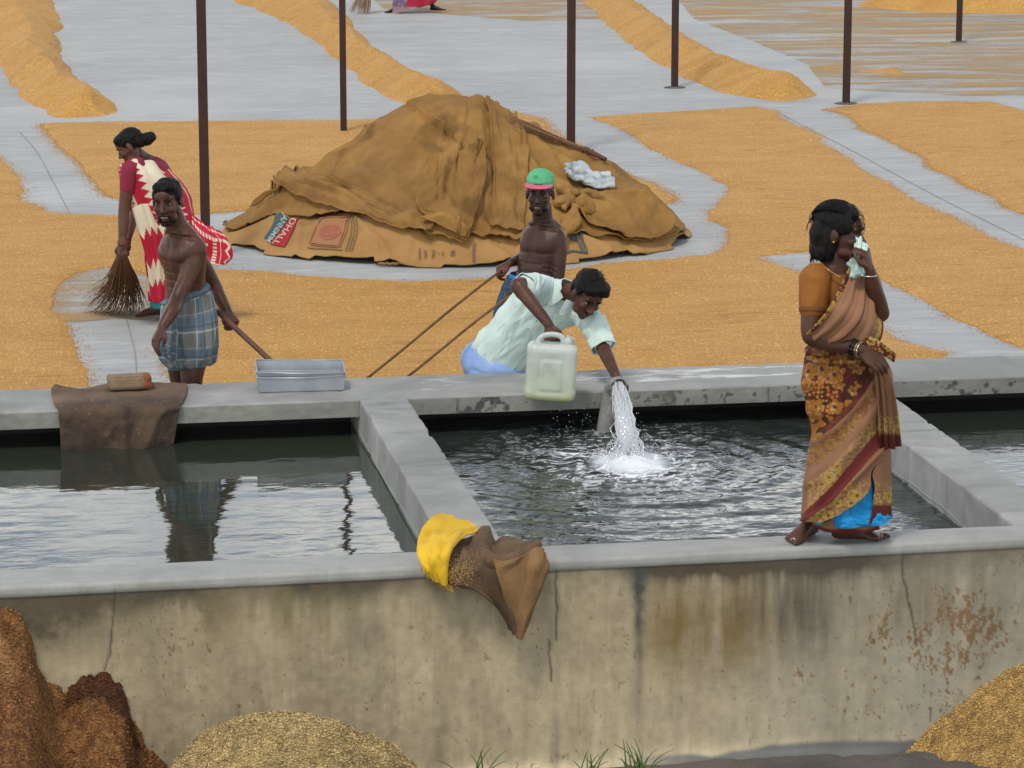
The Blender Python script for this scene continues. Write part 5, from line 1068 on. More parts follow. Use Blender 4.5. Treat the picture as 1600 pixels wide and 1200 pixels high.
loft('waist_roll', [lr(290, 455, 18.32, .124, .124, .048), lr(290, 461, 18.32, .139, .137, .044), lr(291, 468, 18.32, .132, .130, .04)], CHK, A, 14, 120, lambda u, th, P: .008 * np.sin(u * 3.14) + .004 * np.sin(th * 13), thick=.006)
# hanging knot and tail of the wrap at the front left
sheet('wrap_tail', [row([(262, 468, 18.14), (268, 466, 18.12), (274, 466, 18.12)]), row([(258, 490, 18.11), (266, 490, 18.08), (275, 490, 18.10)]), row([(254, 520, 18.10), (266, 520, 18.06), (278, 518, 18.10)]), row([(252, 545, 18.12), (264, 548, 18.07), (276, 545, 18.10)]), row([(262, 562, 18.14), (268, 566, 18.10), (274, 562, 18.12)])], CHK, A, 60, 40, lambda s, t, P: .014 * np.sin(t * 11 + s * 3) + .008 * fbm(np.stack([s * 4, t * 4], -1), 9), thick=.005)
WOOD = m_simple('worn_wood_handle', (.14, .065, .04), (.09, .042, .03), 14, .7, stretch=(1, 1, 1))
h0 = at(339, 486, 18.40); h1 = at(445, 573, 18.12); h2 = h1 + (h1 - h0) * 1.15
ho = empty('rake', V(h2[0], h2[1], 0), 'wooden handled rake dragged behind the man in the checked lungi', 'rake')
h2[2] = .05; link('handle', tube_mesh([([h0 + (h2 - h0) * t for t in np.linspace(0, 1, 8)], .0165)], 12), WOOD, ho)
box('blade', h2 + V(-.22, -.012, -.05), h2 + V(.22, .012, .06), WOOD, ho, .004)

# ---------------------------------------------------------------- C: man in the green cap
fC = dv(-.62, .78); sC = np.cross(fC, V(0, 0, 1))
Cp = empty('person', at(838, 560, 18.5) * V(1, 1, 0), 'bare-chested thin man in a green cap with pink brim pulling two poles', 'person')
v = Vol()
v.tube([tq(822, 470, 18.5, .130, .10, sC, fC), tq(832, 440, 18.5, .128, .098, sC, fC), tq(840, 415, 18.5, .132, .10, sC, fC), tq(847, 390, 18.5, .150, .108, sC, fC), tq(850, 368, 18.5, .160, .098, sC, fC), tq(850, 355, 18.5, .118, .075, sC, fC), tq(848, 342, 18.5, .062, .06, sC, fC)], 5, 24)
hC = at(844, 303, 18.44); fh = dv(-.16, .96, -.06); uh = dv(.02, .03, 1.0); kC = 1.04
LC = head(v, hC, fh, uh, kC, 1)
v.limb([(at(850, 362, 18.52), .078), (at(848, 345, 18.50), .064), (at(846, 320, 18.48), .060)], 3)
v.limb([(at(849, 343, 18.52), .045), (at(868, 361, 18.47), .050)], 3); v.limb([(at(847, 343, 18.54), .045), (at(832, 361, 18.60), .048)], 3)
v.limb([(at(870, 370, 18.42), .055), (at(874, 392, 18.40), .048), (at(870, 438, 18.38), .040), (at(855, 450, 18.34), .040), (at(812, 461, 18.20), .028)], 4)
hand(v, at(814, 461, 18.20), dv(-.95, .25, -.05), dv(-.15, .5, .85), dv(-.1, .8, .5), 1.15, 1.02, .9)
v.limb([(at(832, 366, 18.62), .052), (at(828, 385, 18.66), .044), (at(836, 400, 18.74), .038), (at(818, 403, 18.70), .036), (at(797, 411, 18.56), .026)], 4)
hand(v, at(798, 411, 18.56), dv(-.88, .2, -.42), dv(-.35, .25, .9), dv(0, 1, .1), 1.0, 1.02, .8)
for hx_, kx, yy in ((818, 812, 18.42), (826, 842, 18.58)):
    kn_ = at(kx, 575, yy); v.limb([(at(hx_, 480, yy), .085), (kn_, .055), (V(kn_[0], kn_[1] + .03, .085), .034)], 4); foot(v, V(kn_[0], kn_[1] + .03, .072), fC, 1.0)
v.skin('body', m_skin('dark_brown_skin', (.060, .026, .017), (.036, .016, .011)), Cp, .0056, 4, relief(at(849, 382, 18.5) + fC * .1, sC, fC, at(849, 382, 18.4)[2], 1.1), skinpaint((LC, kC), [(at(786, 420, 18.5), .05, (1.9, 1.3, 1.2))]))
head_bits(LC, kC, Cp)
link('teeth', tube_mesh([([LC(x, .0925 - 18 * x * x, -.0635) for x in np.linspace(-.015, .015, 7)], .0036)], 6), TEETH, Cp)
s_, f_, u_ = frame(fh, uh); v = Vol(); hair_vol(v, LC, f_, s_, u_, kC, [((0, .086, -.044), (.026, .011, .005)), ((0, .066, -.104), (.028, .020, .014)), ((.036, .05, -.08), (.014, .022, .018)), ((-.036, .05, -.08), (.014, .022, .018))]); v.skin('beard', HAIR, Cp, .004, 2)
v = Vol(); hair_vol(v, LC, f_, s_, u_, kC, [((0, -.025, .03), (.078, .092, .060))]); v.skin('hair', HAIR, Cp, .006, 2, strands)
CAPG = m_simple('green_cap_cloth', (.10, .42, .20), (.08, .35, .17), 8, .8, attr=True); CAPP = m_simple('pink_brim_cloth', (.70, .12, .22), (.6, .10, .18), 8, .8)
v = Vol(); hair_vol(v, LC, f_, s_, u_, kC, [((0, -.014, .082), (.084, .100, .066)), ((0, -.014, .062), (.085, .101, .036))])
cap = v.skin('cap', CAPG, Cp, .005, 3, None, lambda c, n: tint(tint(np.ones((len(c), 3)), np.exp(-((np.linalg.norm(c - LC(.02, .075, .118), axis=1)) / .020) ** 4) * .75, (.35, .35, .6)), np.exp(-((np.linalg.norm(c - LC(.02, .078, .121), axis=1)) / .009) ** 4), (4.0, 2.1, 3.4)))
c = coords(cap.data); 
loft('cap_brim', [(LC(0, .026, .066), s_ * .078 * kC, f_ * .060 * kC), (LC(0, .050, .062), s_ * .080, f_ * .070), (LC(0, .066, .056), s_ * .074, f_ * .076)], CAPP, Cp, 14, 60, lambda u, th, P: 0 * u, thick=.004, ang=[(.12, math.pi - .12)] * 3)
loft('lungi', [lr(826, 432, 18.5, .120, .120), lr(820, 450, 18.5, .132, .130), lr(812, 490, 18.49, .150, .150), lr(808, 540, 18.48, .160, .150), lr(815, 590, 18.48, .150, .150), lr(818, 640, 18.48, .155, .150)], m_check('blue_lungi_cloth', (.035, .06, .085), (.03, .075, .13), (.10, .14, .17), (.07, .11, .16), .8), Cp, 90, 160, lf(1, 1.2, 61))
loft('waistband', [lr(828, 427, 18.5, .122, .120), lr(826, 436, 18.5, .128, .126)], m_simple('bright_blue_band', (.04, .18, .45), None, 9, .8), Cp, 8, 80, lambda u, th, P: .003 * np.sin(th * 11), thick=.004)
rod_end = []
lv = empty('leveller', G(456, 706, 0) * V(1, 1, 0), 'wooden grain leveller on two thin poles pulled by the man in the cap', 'leveller')
for (x0, y0, Y0), (x1, y1) in (((781, 424, 18.46), (430, 704)), ((797, 462, 18.12), (492, 700))):
    e = G(x1, y1, .02); s0 = at(x0, y0, Y0); link('pole', tube_mesh([([s0 + (e - s0) * t + V(0, 0, .006 * math.sin(t * 9)) for t in np.linspace(0, 1, 20)], .0085)], 8), m_simple('cane', (.17, .075, .03), (.11, .05, .02), 14, .7), lv); rod_end.append(e)
box('board', np.minimum(*rod_end) + V(-.12, -.012, -.015), np.maximum(*rod_end) * V(1, 0, 1) + np.minimum(*rod_end) * V(0, 1, 0) + V(.12, .012, .10), WOOD, lv, .004)

# ---------------------------------------------------------------- D: man bending over the tank with the jerrycan
D = empty('person', at(775, 570, 18.1) * V(1, 1, 0), 'man in a pale mint shirt bending over the tank edge to fill a jerrycan', 'person')
hip, mid_, che, nk = at(776, 566, 18.14), at(812, 516, 17.98), at(856, 474, 17.80), at(886, 457, 17.66)
axD = nrm(nk - hip); LD = nrm(dv(.84, .12, -.42)); LD = nrm(LD - axD * (LD @ axD)); FD = nrm(np.cross(LD, axD)); FD = FD if FD @ TOC > 0 else -FD
v = Vol()
v.tube([(hip - axD * .1, LD * .15, FD * .12), (hip, LD * .155, FD * .12), (mid_, LD * .140, FD * .11), (che, LD * .170, FD * .115), (che * .4 + nk * .6, LD * .165, FD * .09), (nk, LD * .06, FD * .06)], 5, 24)
hD = at(917, 461, 17.46); fh = dv(.30, .74, -.58); uh = dv(.46, .42, .80); kD = 1.08
LDh = head(v, hD, fh, uh, kD, 0)
v.limb([(nk, .058), (at(900, 458, 17.58), .054), (at(910, 456, 17.5), .052)], 3)
eR, wR = at(809, 446, 17.40), at(858, 508, 17.24)
v.limb([(at(846, 452, 17.66), .055), (at(830, 447, 17.54), .050), (eR, .043), (eR * .7 + wR * .3, .043), (wR, .028)], 4)
hand(v, wR, dv(.12, .35, -.92), dv(-.35, .85, .35), dv(.9, .1, .2), 1.25, 1.05, .8)
eL, wL = at(942, 542, 17.42), at(963, 588, 17.18)
v.limb([(at(915, 490, 17.60), .055), (at(932, 515, 17.50), .048), (eL, .043), (eL * .65 + wL * .35, .040), (wL, .028)], 4)
hand(v, wL, dv(.45, .25, -.80), dv(.45, .75, .5), dv(-.6, .3, -.2), .85, 1.05, .5)
for q in (-1, 1):
    h_ = hip + LD * q * .08 - axD * .05; kn_ = V(h_[0] + .05 * q + .05, 17.96 + .12, .40); v.limb([(h_, .09), (kn_, .062)], 3); an_ = V(h_[0] + .05 * q - .02, h_[1] + .22, .085); v.limb([(kn_, .058), (kn_ * .6 + an_ * .4, .050), (an_, .034)], 3); foot(v, V(an_[0], an_[1], .072), dv(.1, 1), 1.0)
v.skin('body', SKIN2, D, .0056, 4, None, skinpaint((LDh, kD)))
head_bits(LDh, kD, D)
s_, f_, u_ = frame(fh, uh); v = Vol()
hair_vol(v, LDh, f_, s_, u_, kD, [((0, -.026, .058), (.088, .100, .080)), ((-.01, .038, .098), (.072, .056, .040)), ((.025, .058, .088), (.050, .040, .032)), ((-.03, .06, .088), (.046, .038, .030)), ((0, -.06, .005), (.078, .055, .075)), ((.066, -.005, .04), (.020, .042, .042)), ((-.066, -.005, .04), (.020, .042, .042))])
v.skin('hair', HAIR, D, .006, 2, lambda c, n: .006 * fbm(c * V(40, 40, 40), 17, 3))
v = Vol(); hair_vol(v, LDh, f_, s_, u_, kD, [((0, .092, -.045), (.027, .010, .0055))]); v.skin('moustache', HAIR, D, .003, 2)
r = random.Random(4); st_ = []
for i in range(60):
    a = r.uniform(-1, 1); b_ = r.uniform(-.6, 1); p = LDh(.05 * a, -.03 + .06 * b_, .128 - .02 * a * a); d = nrm(u_ + s_ * a * .7 + f_ * r.uniform(-.3, .6)); st_.append(([p, p + d * .012, p + d * .024 + f_ * .008], [.0012, .001, .0005]))
link('stray_hair', tube_mesh(st_, 4), HAIR, D)['kind'] = 'stuff'
# shirt
MINT = m_simple('mint_shirt_cloth', (.60, .72, .67), (.53, .66, .61), 5, .85, bs=200, bump=.2, bd=.002, spec=.2)
v = Vol()
v.tube([(hip + axD * .02, LD * .185, FD * .150), (mid_ * .4 + hip * .6, LD * .180, FD * .145), (mid_, LD * .170, FD * .138), (che, LD * .188, FD * .138), (che * .45 + nk * .55, LD * .180, FD * .108), (nk - axD * .012, LD * .085, FD * .080)], 5, 28)
v.limb([(at(850, 456, 17.68), .076), (at(838, 449, 17.57), .074), (at(824, 448, 17.48), .072)], 4, 16)
v.limb([(at(908, 484, 17.64), .074), (at(928, 508, 17.53), .070), (at(938, 532, 17.46), .070)], 4, 16)
def shirtd(c, n):
    q = c - hip; a = q @ axD; l_ = q @ LD; rg = np.clip(1 - 4.5 * np.abs(fbm(np.stack([l_ * 9 + a * 3, a * 2.4, q @ FD * 3], -1), 91, 3)), -.4, 1)
    rg2 = np.clip(1 - 4 * np.abs(fbm(np.stack([l_ * 22, a * 5, q @ FD * 6], -1), 93, 2)), -.4, 1); return .012 * rg + .005 * rg2
shirt = v.skin('shirt', MINT, D, .0065, 4, shirtd)
for cc_, dd_, rr_ in ((at(824, 448, 17.48), nrm(at(824, 448, 17.48) - at(838, 449, 17.57)), .071), (at(938, 532, 17.46), nrm(at(938, 532, 17.46) - at(928, 508, 17.53)), .069)):
    a1 = nrm(np.cross(dd_, V(0, 0, 1))); a2 = np.cross(dd_, a1)
    loft('sleeve_cuff', [(cc_ - dd_ * .02, a1 * rr_ * 1.03, a2 * rr_ * 1.03), (cc_ + dd_ * .02, a1 * rr_ * 1.08, a2 * rr_ * 1.08), (cc_ + dd_ * .050, a1 * rr_ * 1.06, a2 * rr_ * 1.06)], MINT, D, 16, 60, lambda u, th, P: .004 * np.sin(th * 5 + u * 2), thick=.005)
# collar: two pointed leaves and the placket
for q, a0, a1_ in ((-1, 3.25, 4.6), (1, -1.45, -.1)): pass
ncol = nk + axD * .01
loft('collar', [(ncol - axD * .030, LD * .098, FD * .092), (ncol + axD * .012, LD * .080, FD * .074), (ncol + axD * .030, LD * .072, FD * .066)], MINT, D, 18, 90, lambda u, th, P: .004 * np.sin(th * 4), thick=.005, ang=[(2.05, 7.4), (2.15, 7.3), (2.3, 7.15)])
def leaf(pts): return sheet('collar_point', pts, MINT, D, 16, 16, None, None, .005, 0)
cf = ncol + FD * .088
leaf([[cf - LD * .010 + axD * .018, cf - LD * .05 + axD * .028 - FD * .015, cf - LD * .085 + axD * .02 - FD * .05], [cf - LD * .022 - axD * .035 + FD * .028, cf - LD * .055 - axD * .02 + FD * .012, cf - LD * .094 - axD * .01 - FD * .03], [cf - LD * .040 - axD * .085 + FD * .035, cf - LD * .062 - axD * .062 + FD * .030, cf - LD * .096 - axD * .035 - FD * .01]])
leaf([[cf + LD * .010 + axD * .018, cf + LD * .05 + axD * .028 - FD * .015, cf + LD * .085 + axD * .02 - FD * .05], [cf + LD * .022 - axD * .035 + FD * .028, cf + LD * .055 - axD * .02 + FD * .012, cf + LD * .094 - axD * .01 - FD * .03], [cf + LD * .040 - axD * .085 + FD * .035, cf + LD * .062 - axD * .062 + FD * .030, cf + LD * .096 - axD * .035 - FD * .01]])
for k in range(3): p = che + FD * .152 + axD * (.06 - .09 * k); vv = Vol(); vv.ell(p, np.array([LD * .006, axD * .006, FD * .003])); link('shirt_button', vv.mesh(), TEETH, D)
# light blue lungi
LB = m_simple('light_blue_lungi', (.20, .32, .62), (.27, .40, .66), 4, .85, bump=.2)
v = Vol(); v.tube([(hip + axD * .06, LD * .165, FD * .140), (hip, LD * .180, FD * .155), (hip - axD * .07, LD * .185, FD * .165), (hip - axD * .14, LD * .17, FD * .15)], 4, 24)
v.limb([(at(770, 572, 18.10), .13), (at(785, 584, 18.02), .105), (at(800, 592, 18.02), .09)], 4, 18); v.limb([(at(760, 578, 18.14), .12), (at(765, 600, 18.05), .10), (at(775, 612, 18.08), .09)], 4, 18); v.limb([(at(765, 585, 18.16), .12), V(0, 0, 0) is None or (at(765, 585, 18.16) * V(1, 1, 0) + V(0, .05, .2), .13)], 3, 18)
v.skin('lungi', LB, D, .007, 4, lambda c, n: .016 * np.clip(1 - 4 * np.abs(fbm(c * V(5, 5, 3) + 3, 95, 3)), -.4, 1) + .005 * fbm(c * 20, 96))
# jerrycan
JC = MB('jerrycan_plastic'); zz = JC.n('SeparateXYZ'); JC.l(JC.n('NewGeometry').outputs['Position'], zz.inputs[0])
lev = JC.ramp(JC.math('MULTIPLY', JC.math('SUBTRACT', zz.outputs[2], .40), 1 / .40), [(0, (.36, .42, .11)), (.12, (.42, .47, .23)), (.3, (.44, .49, .38)), (1, (.47, .52, .49))])
b = JC.n('BsdfPrincipled'); JC.l(JC.mix(JC.ramp(JC.noise(9, 4), [(.45, 0.), (.7, .35)]), lev, (.22, .26, .20)), b.inputs['Base Color']); b.inputs['Roughness'].default_value = .38; b.inputs['Subsurface Weight'].default_value = .25; b.inputs['Subsurface Radius'].default_value = (.02, .02, .012); JC = JC.done(b.outputs[0])
jc0 = at(861, 580, 17.12); jt = empty('jerrycan', jc0, 'translucent white jerrycan with yellowish water in the hand of the bending man', 'jerrycan')
jr, ju = nrm(RT + V(0, 0, -.06)), nrm(V(0, 0, 1) + RT * .06); jf = np.cross(jr, ju); jf = jf if jf @ TOC > 0 else -jf
bm = bmesh.new(); W2, D2, H2 = .142, .085, .165
vs = bmesh.ops.create_cube(bm, size=1)['verts']
for q in vs: q.co = Vector((q.co.x * W2 * 2, q.co.y * D2 * 2, q.co.z * H2 * 2))
bmesh.ops.bevel(bm, geom=bm.edges[:], offset=.042, segments=5, affect='EDGES', profile=.5); bmesh.ops.subdivide_edges(bm, edges=[e for e in bm.edges if e.calc_length() > .04], cuts=22, use_grid_fill=True)
me = bpy.data.meshes.new('j'); bm.to_mesh(me); bm.free(); c = coords(me)
fr_ = c[:, 1] < -D2 + .012; bx = np.maximum(np.abs(c[:, 0]) / .062, np.abs(c[:, 2] + .012) / .095); g1 = np.exp(-((bx - 1) / .07) ** 2); g2 = np.exp(-((bx - 1.22) / .05) ** 2)
c[fr_, 1] += (.007 * g1 + .003 * g2 - .003 * (bx < .93))[fr_]; c[:, 0] *= 1 + .03 * (c[:, 2] / H2 < -.6) ; c = jc0 + c[:, :1] * jr + c[:, 1:2] * (-jf) + c[:, 2:3] * ju; set_co(me, c); link('can_body', me, JC, jt)
top = jc0 + ju * H2
hdl = [top + jr * x + ju * z for x, z in ((-.085, -.012), (-.070, .025), (-.035, .044), (.02, .046), (.052, .030), (.062, -.012))]; link('can_handle', tube_mesh([(cr(np.array(hdl), np.linspace(0, 5, 24)), .0155)], 14), JC, jt)
link('can_spout', tube_mesh([([top + jr * .075 - ju * .012, top + jr * .092 + ju * .018, top + jr * .100 + ju * .032], [.028, .026, .025])], 18), JC, jt)
rim = [top + jr * .101 + ju * .034 + (nrm(jr * .9 - ju * .35) * math.cos(a) + jf * math.sin(a)) * .025 for a in np.linspace(0, 6.3, 24)]; link('spout_rim', tube_mesh([(rim, .004)], 6), JC, jt)

# ---------------------------------------------------------------- F: woman on the wall
YF = 13.74; fF = dv(.50, .86); sF = np.cross(fF, V(0, 0, 1))
Fp = empty('person', G(1300, 848, ZT), 'barefoot woman in a brown floral sari standing on the tank wall', 'person')
v = Vol()
v.tube([tq(1322, 640, YF, .165, .14, sF, fF), tq(1322, 600, YF, .180, .15, sF, fF), tq(1318, 560, YF, .160, .135, sF, fF), tq(1316, 525, YF, .148, .125, sF, fF), tq(1316, 490, YF, .158, .130, sF, fF), tq(1314, 460, YF, .165, .128, sF, fF), tq(1310, 437, YF, .165, .105, sF, fF), tq(1305, 423, YF, .11, .075, sF, fF), tq(1303, 412, YF, .055, .055, sF, fF)], 5, 24)
for q in (-1, 1): v.ell(at(1322, 482, YF) + sF * q * .072 + fF * .085, np.array([sF * .068, fF * .060, V(0, 0, .062)]))
hF = at(1312, 364, YF); fh = dv(.93, .30, -.12); uh = dv(.08, .0, 1.0); kF = 1.08
LF = head(v, hF, fh, uh, kF, 0)
v.limb([(at(1303, 420, YF), .058), (at(1305, 400, YF), .054), (at(1309, 382, YF), .054)], 3)
sh, el, wr = at(1274, 436, 13.66), at(1270, 524, 13.60), at(1343, 546, 13.42)
v.limb([(sh, .062), (sh * .6 + el * .4, .060), (el, .052), (el * .72 + wr * .28, .050), (wr, .030)], 4)
hand(v, wr, dv(.80, .15, -.55), dv(.35, .85, .45), dv(.3, .1, 1), .35, 1.05, .6)
sh2, el2, wr2 = at(1352, 438, 13.80), at(1376, 490, 13.58), at(1358, 420, 13.50)
v.limb([(sh2, .058), (sh2 * .5 + el2 * .5, .052), (el2, .042), (el2 * .7 + wr2 * .3, .042), (wr2, .027)], 4)
hand(v, wr2, dv(-.25, .1, .95), dv(.85, .5, .0), dv(-.3, .8, .0), 1.1, 1.0, .6)
aR, aL = G(1263, 838, ZT), G(1318, 838, ZT); aR[2] += .072; aL[2] += .072
aR[1] = max(aR[1], 13.66); aL[1] = 13.78
for hx_, an, kx in ((1296, aR, 1298), (1345, aL, 1342)): v.limb([(at(hx_, 620, YF), .095), (at(kx, 715, YF - .03), .062), (an * .45 + at(kx, 715, YF - .03) * .55, .055), (an + V(0, 0, .05), .036), (an, .034)], 4)
foot(v, aR, dv(-.42, .62), 1.02); foot(v, aL, dv(.98, .14), 1.02)
v.skin('body', SKIN, Fp, .0055, 4, None, skinpaint((LF, kF)))
head_bits(LF, kF, Fp)
s_, f_, u_ = frame(fh, uh); v = Vol()
hair_vol(v, LF, f_, s_, u_, kF, [((0, -.026, .056), (.086, .098, .080)), ((0, .018, .088), (.076, .056, .044)), ((.012, .046, .092), (.044, .028, .022)), ((0, -.065, -.01), (.085, .066, .09)), ((0, -.070, -.075), (.074, .052, .060)), ((.060, -.035, -.03), (.024, .048, .080)), ((-.060, -.035, -.03), (.024, .048, .080)), ((.058, -.045, -.08), (.026, .040, .05)), ((.068, .02, .045), (.022, .05, .045))])
v.skin('hair', HAIR, Fp, .006, 3, lambda c, n: .006 * fbm(np.stack([(c - hF) @ f_ * 50, (c - hF) @ s_ * 50, (c - hF) @ u_ * 9], -1), 27, 3))
r = random.Random(9); st_ = []
for i in range(70):
    a = r.uniform(-.3, 3.4); b_ = r.uniform(.3, 1); p = LF(.088 * math.sin(b_) * (1 if i % 2 else -1) * .8, -.02 + .095 * math.cos(a), .06 + .078 * math.sin(a)); d = nrm((p - LF(0, -.02, .05)) + s_ * r.uniform(-.02, .02)); e = nrm(f_ * (1 if math.cos(a) > 0 else -1) * .8 - u_ * .7)
    st_.append(([p - d * .006, p + d * .001 + e * .02, p - d * .006 + e * .04 - u_ * .012, p - d * .018 + e * .05 - u_ * .03], [.0012, .0012, .0009, .0005]))
for i in range(260):                     # loose ends round the bob
    a = r.uniform(-2.6, 2.6); p = LF(.070 * math.sin(a), -.045 - .050 * math.cos(a), r.uniform(-.09, -.03)); d = nrm(p - LF(0, -.03, -.06)); L_ = r.uniform(.03, .075)
    st_.append(([p + d * .004, p + d * .012 - u_ * L_ * .5, p + d * (.010 + r.uniform(-.006, .014)) - u_ * L_], [.0020, .0016, .0006]))
for i in range(170):                     # locks combed over the crown
    a = r.uniform(-1.2, 1.2); pts_ = [LF(.089 * math.sin(a) * math.cos(b) * .98, -.026 + .101 * math.sin(b) * (1 if b > -2 else 1), .056 + .083 * math.cos(b) * math.cos(a * .8)) for b in np.linspace(r.uniform(.6, 1.2), r.uniform(-1.9, -1.0), 8)]; st_.append((pts_, [.0018] * 8))
link('stray_hair', tube_mesh(st_, 4), HAIR, Fp)['kind'] = 'stuff'
ORG = m_simple('orange_blouse_cloth', (.27, .095, .012), (.21, .07, .010), 6, .8, bs=200, bump=.2, bd=.002)
v = Vol(); v.tube([tq(1316, 512, YF, .156, .132, sF, fF), tq(1316, 490, YF, .168, .140, sF, fF), tq(1314, 460, YF, .175, .138, sF, fF), tq(1310, 437, YF, .172, .114, sF, fF), tq(1306, 425, YF, .120, .082, sF, fF)], 5, 24)
for q in (-1, 1): v.ell(at(1322, 482, YF) + sF * q * .072 + fF * .085, np.array([sF * .077, fF * .068, V(0, 0, .070)]))
v.limb([(sh, .074), (sh * .78 + el * .22, .072), (sh * .48 + el * .52, .066)], 4, 16); v.limb([(sh2, .068), (sh2 * .7 + el2 * .3, .062)], 4, 16)
v.skin('blouse', ORG, Fp, .006, 4, lambda c, n: .004 * np.clip(1 - 4 * np.abs(fbm(c * V(10, 10, 6), 97, 3)), -.3, 1))
cf_ = sh * .48 + el * .52; dd_ = nrm(el - sh); a1 = nrm(np.cross(dd_, TOC)); a2 = np.cross(dd_, a1); loft('sleeve_hem', [(cf_ - dd_ * .004, a1 * .070, a2 * .070), (cf_ + dd_ * .016, a1 * .0685, a2 * .0685)], m_simple('sleeve_hem_cloth', (.17, .06, .012), None, 9, .8), Fp, 6, 50, thick=.003)
# sari cloth: one printed pattern for wrap, drape and pleats
SARI = m_simple('printed_sari_cloth', (1, 1, 1), (.86, .85, .85), 5, .8, bs=160, bump=.25, bd=.002, spec=.25, attr=True)
TAN_, MAR, DKB, OCH, CRM, GLD = V(.27, .135, .072), V(.105, .018, .014), V(.055, .018, .010), V(.30, .115, .012), V(.48, .36, .22), V(.34, .22, .035)
def flowers(x, y, cell, seed, size=.42, petals=5):
    gx_, gy__ = x / cell, y / cell; best = np.full(x.shape, 9.0); core = np.full(x.shape, 9.0); ix, iy = np.floor(gx_).astype(int), np.floor(gy__).astype(int); ang = np.zeros(x.shape)
    for a in (-1, 0, 1):
        for b_ in (-1, 0, 1):
            jx = _hash(ix + a, iy + b_, ix * 0, seed) * .32 + .5; jy = _hash(ix + a, iy + b_, ix * 0 + 1, seed) * .32 + .5; ph = _hash(ix + a, iy + b_, ix * 0 + 2, seed) * 3; sc_ = size * (1 + .35 * _hash(ix + a, iy + b_, ix * 0 + 3, seed))
            dx, dy = gx_ - (ix + a + jx), gy__ - (iy + b_ + jy); r_ = np.hypot(dx, dy); t_ = np.arctan2(dy, dx); k = r_ / (sc_ * (.62 + .38 * np.abs(np.cos(petals / 2 * t_ + ph)))); core = np.where(k < best, r_ / sc_, core); best = np.minimum(best, k)
    return best, core
def pat_big(P, x, y):
    """dark ground with large ochre blooms"""
    c = np.repeat(DKB[None], len(x), 0) * (1 + .5 * vnoise(np.stack([x / 30, y / 30], -1), 3))[:, None]; c = tint(c, sstep(.0, .3, fbm(np.stack([x / 26, y / 22], -1), 4, 3)) * .75, MAR * 1.2)
    b_, k = flowers(x + 4 * vnoise(np.stack([x / 9, y / 9], -1), 5), y, 27, 11, .5, 5); c = tint(c, sstep(1.08, .95, b_), OCH); c = tint(c, sstep(.85, .6, b_) * sstep(.25, .5, vnoise(np.stack([x / 5, y / 5], -1), 6)) * .8, CRM * .9); c = tint(c, sstep(.12, .05, np.abs(b_ - 1.0)) * .4 * sstep(-.1, .4, vnoise(np.stack([x / 8, y / 8], -1), 16)), CRM); c = tint(c, sstep(.30, .18, k), DKB * 1.6)
    b_, k = flowers(x, y, 7.5, 12, .40, 4); m_ = sstep(.12, .3, fbm(np.stack([x / 34 + 5, y / 30], -1), 14, 2)); c = tint(c, sstep(1.0, .8, b_) * m_, OCH * 1.2); return tint(c, sstep(.35, .2, k) * m_, CRM * .8)
def pat_border(P, x, y, base, dens=1.0):
    b_, k = flowers(x, y, 15, 21, .46, 5); c = tint(base, sstep(1.08, .92, b_) * dens, GLD); c = tint(c, sstep(.12, .04, np.abs(b_ - .95)) * dens * .8, CRM * 1.05); c = tint(c, sstep(.34, .2, k) * dens, MAR)
    b_, k = flowers(x + 3, y + 5, 6.0, 22, .36, 4); return tint(c, sstep(1, .8, b_) * dens * .8, GLD * 1.25)
def wrapcol(u, th, P):
    x, y = proj(P); x = x + 0; n = len(x); c = np.repeat(TAN_[None], n, 0) * (1 + .10 * fbm(P * 8, 41))[:, None]
    # edge of the dark blooming panel: a sweep from the waist right to the knee left
    ye = np.interp(x, [1240, 1258, 1272, 1300, 1330, 1352, 1368, 1380, 1392], [700, 690, 688, 668, 640, 612, 585, 560, 540]); d = ye - y
    c = tint(c, sstep(-8, -4, d) * 1.0 * (d < 0) * 0, MAR)
    band2 = sstep(-40, -36, d) * sstep(-8, -11, d); c = tint(c, band2 * .35, OCH * .8); cb_ = pat_border(P, x, y, tint(c, .4, MAR * 1.6), .38); c = tint(c, band2 * 0, MAR); c = np.where((band2 > .5)[:, None], cb_, c)
    c = np.where((d > 0)[:, None], pat_big(P, x, y), c); c = tint(c, sstep(8, 5, np.abs(d - 5)) * .85 * (x > 1285), MAR)
    # tan pallu panel on the right with gold border above the maroon edge
    yb = np.interp(x, [1250, 1262, 1280, 1300, 1330, 1360, 1388], [822, 812, 800, 786, 752, 718, 690])        # lower edge of the maroon strip
    e = yb - y; c = np.where(((e > 0) & (e < 58) & (x > 1262) & (d < -40))[:, None], pat_border(P, x, y, c, .8) * sstep(70, 50, e)[:, None] + c * (1 - sstep(70, 50, e))[:, None], c); wE = np.interp(x, [1250, 1300, 1388], [14, 26, 34])
    c = tint(c, sstep(0, 2, e) * sstep(wE + 2, wE - 1, e), MAR * 1.25)
    lo = e < 0; c = np.where(lo[:, None], pat_border(P, x, y, np.repeat(TAN_[None] * .9, n, 0), sstep(745, 770, y)), c); c = tint(c, lo * sstep(785, 792, y) * (x > 1350), MAR)
    return c
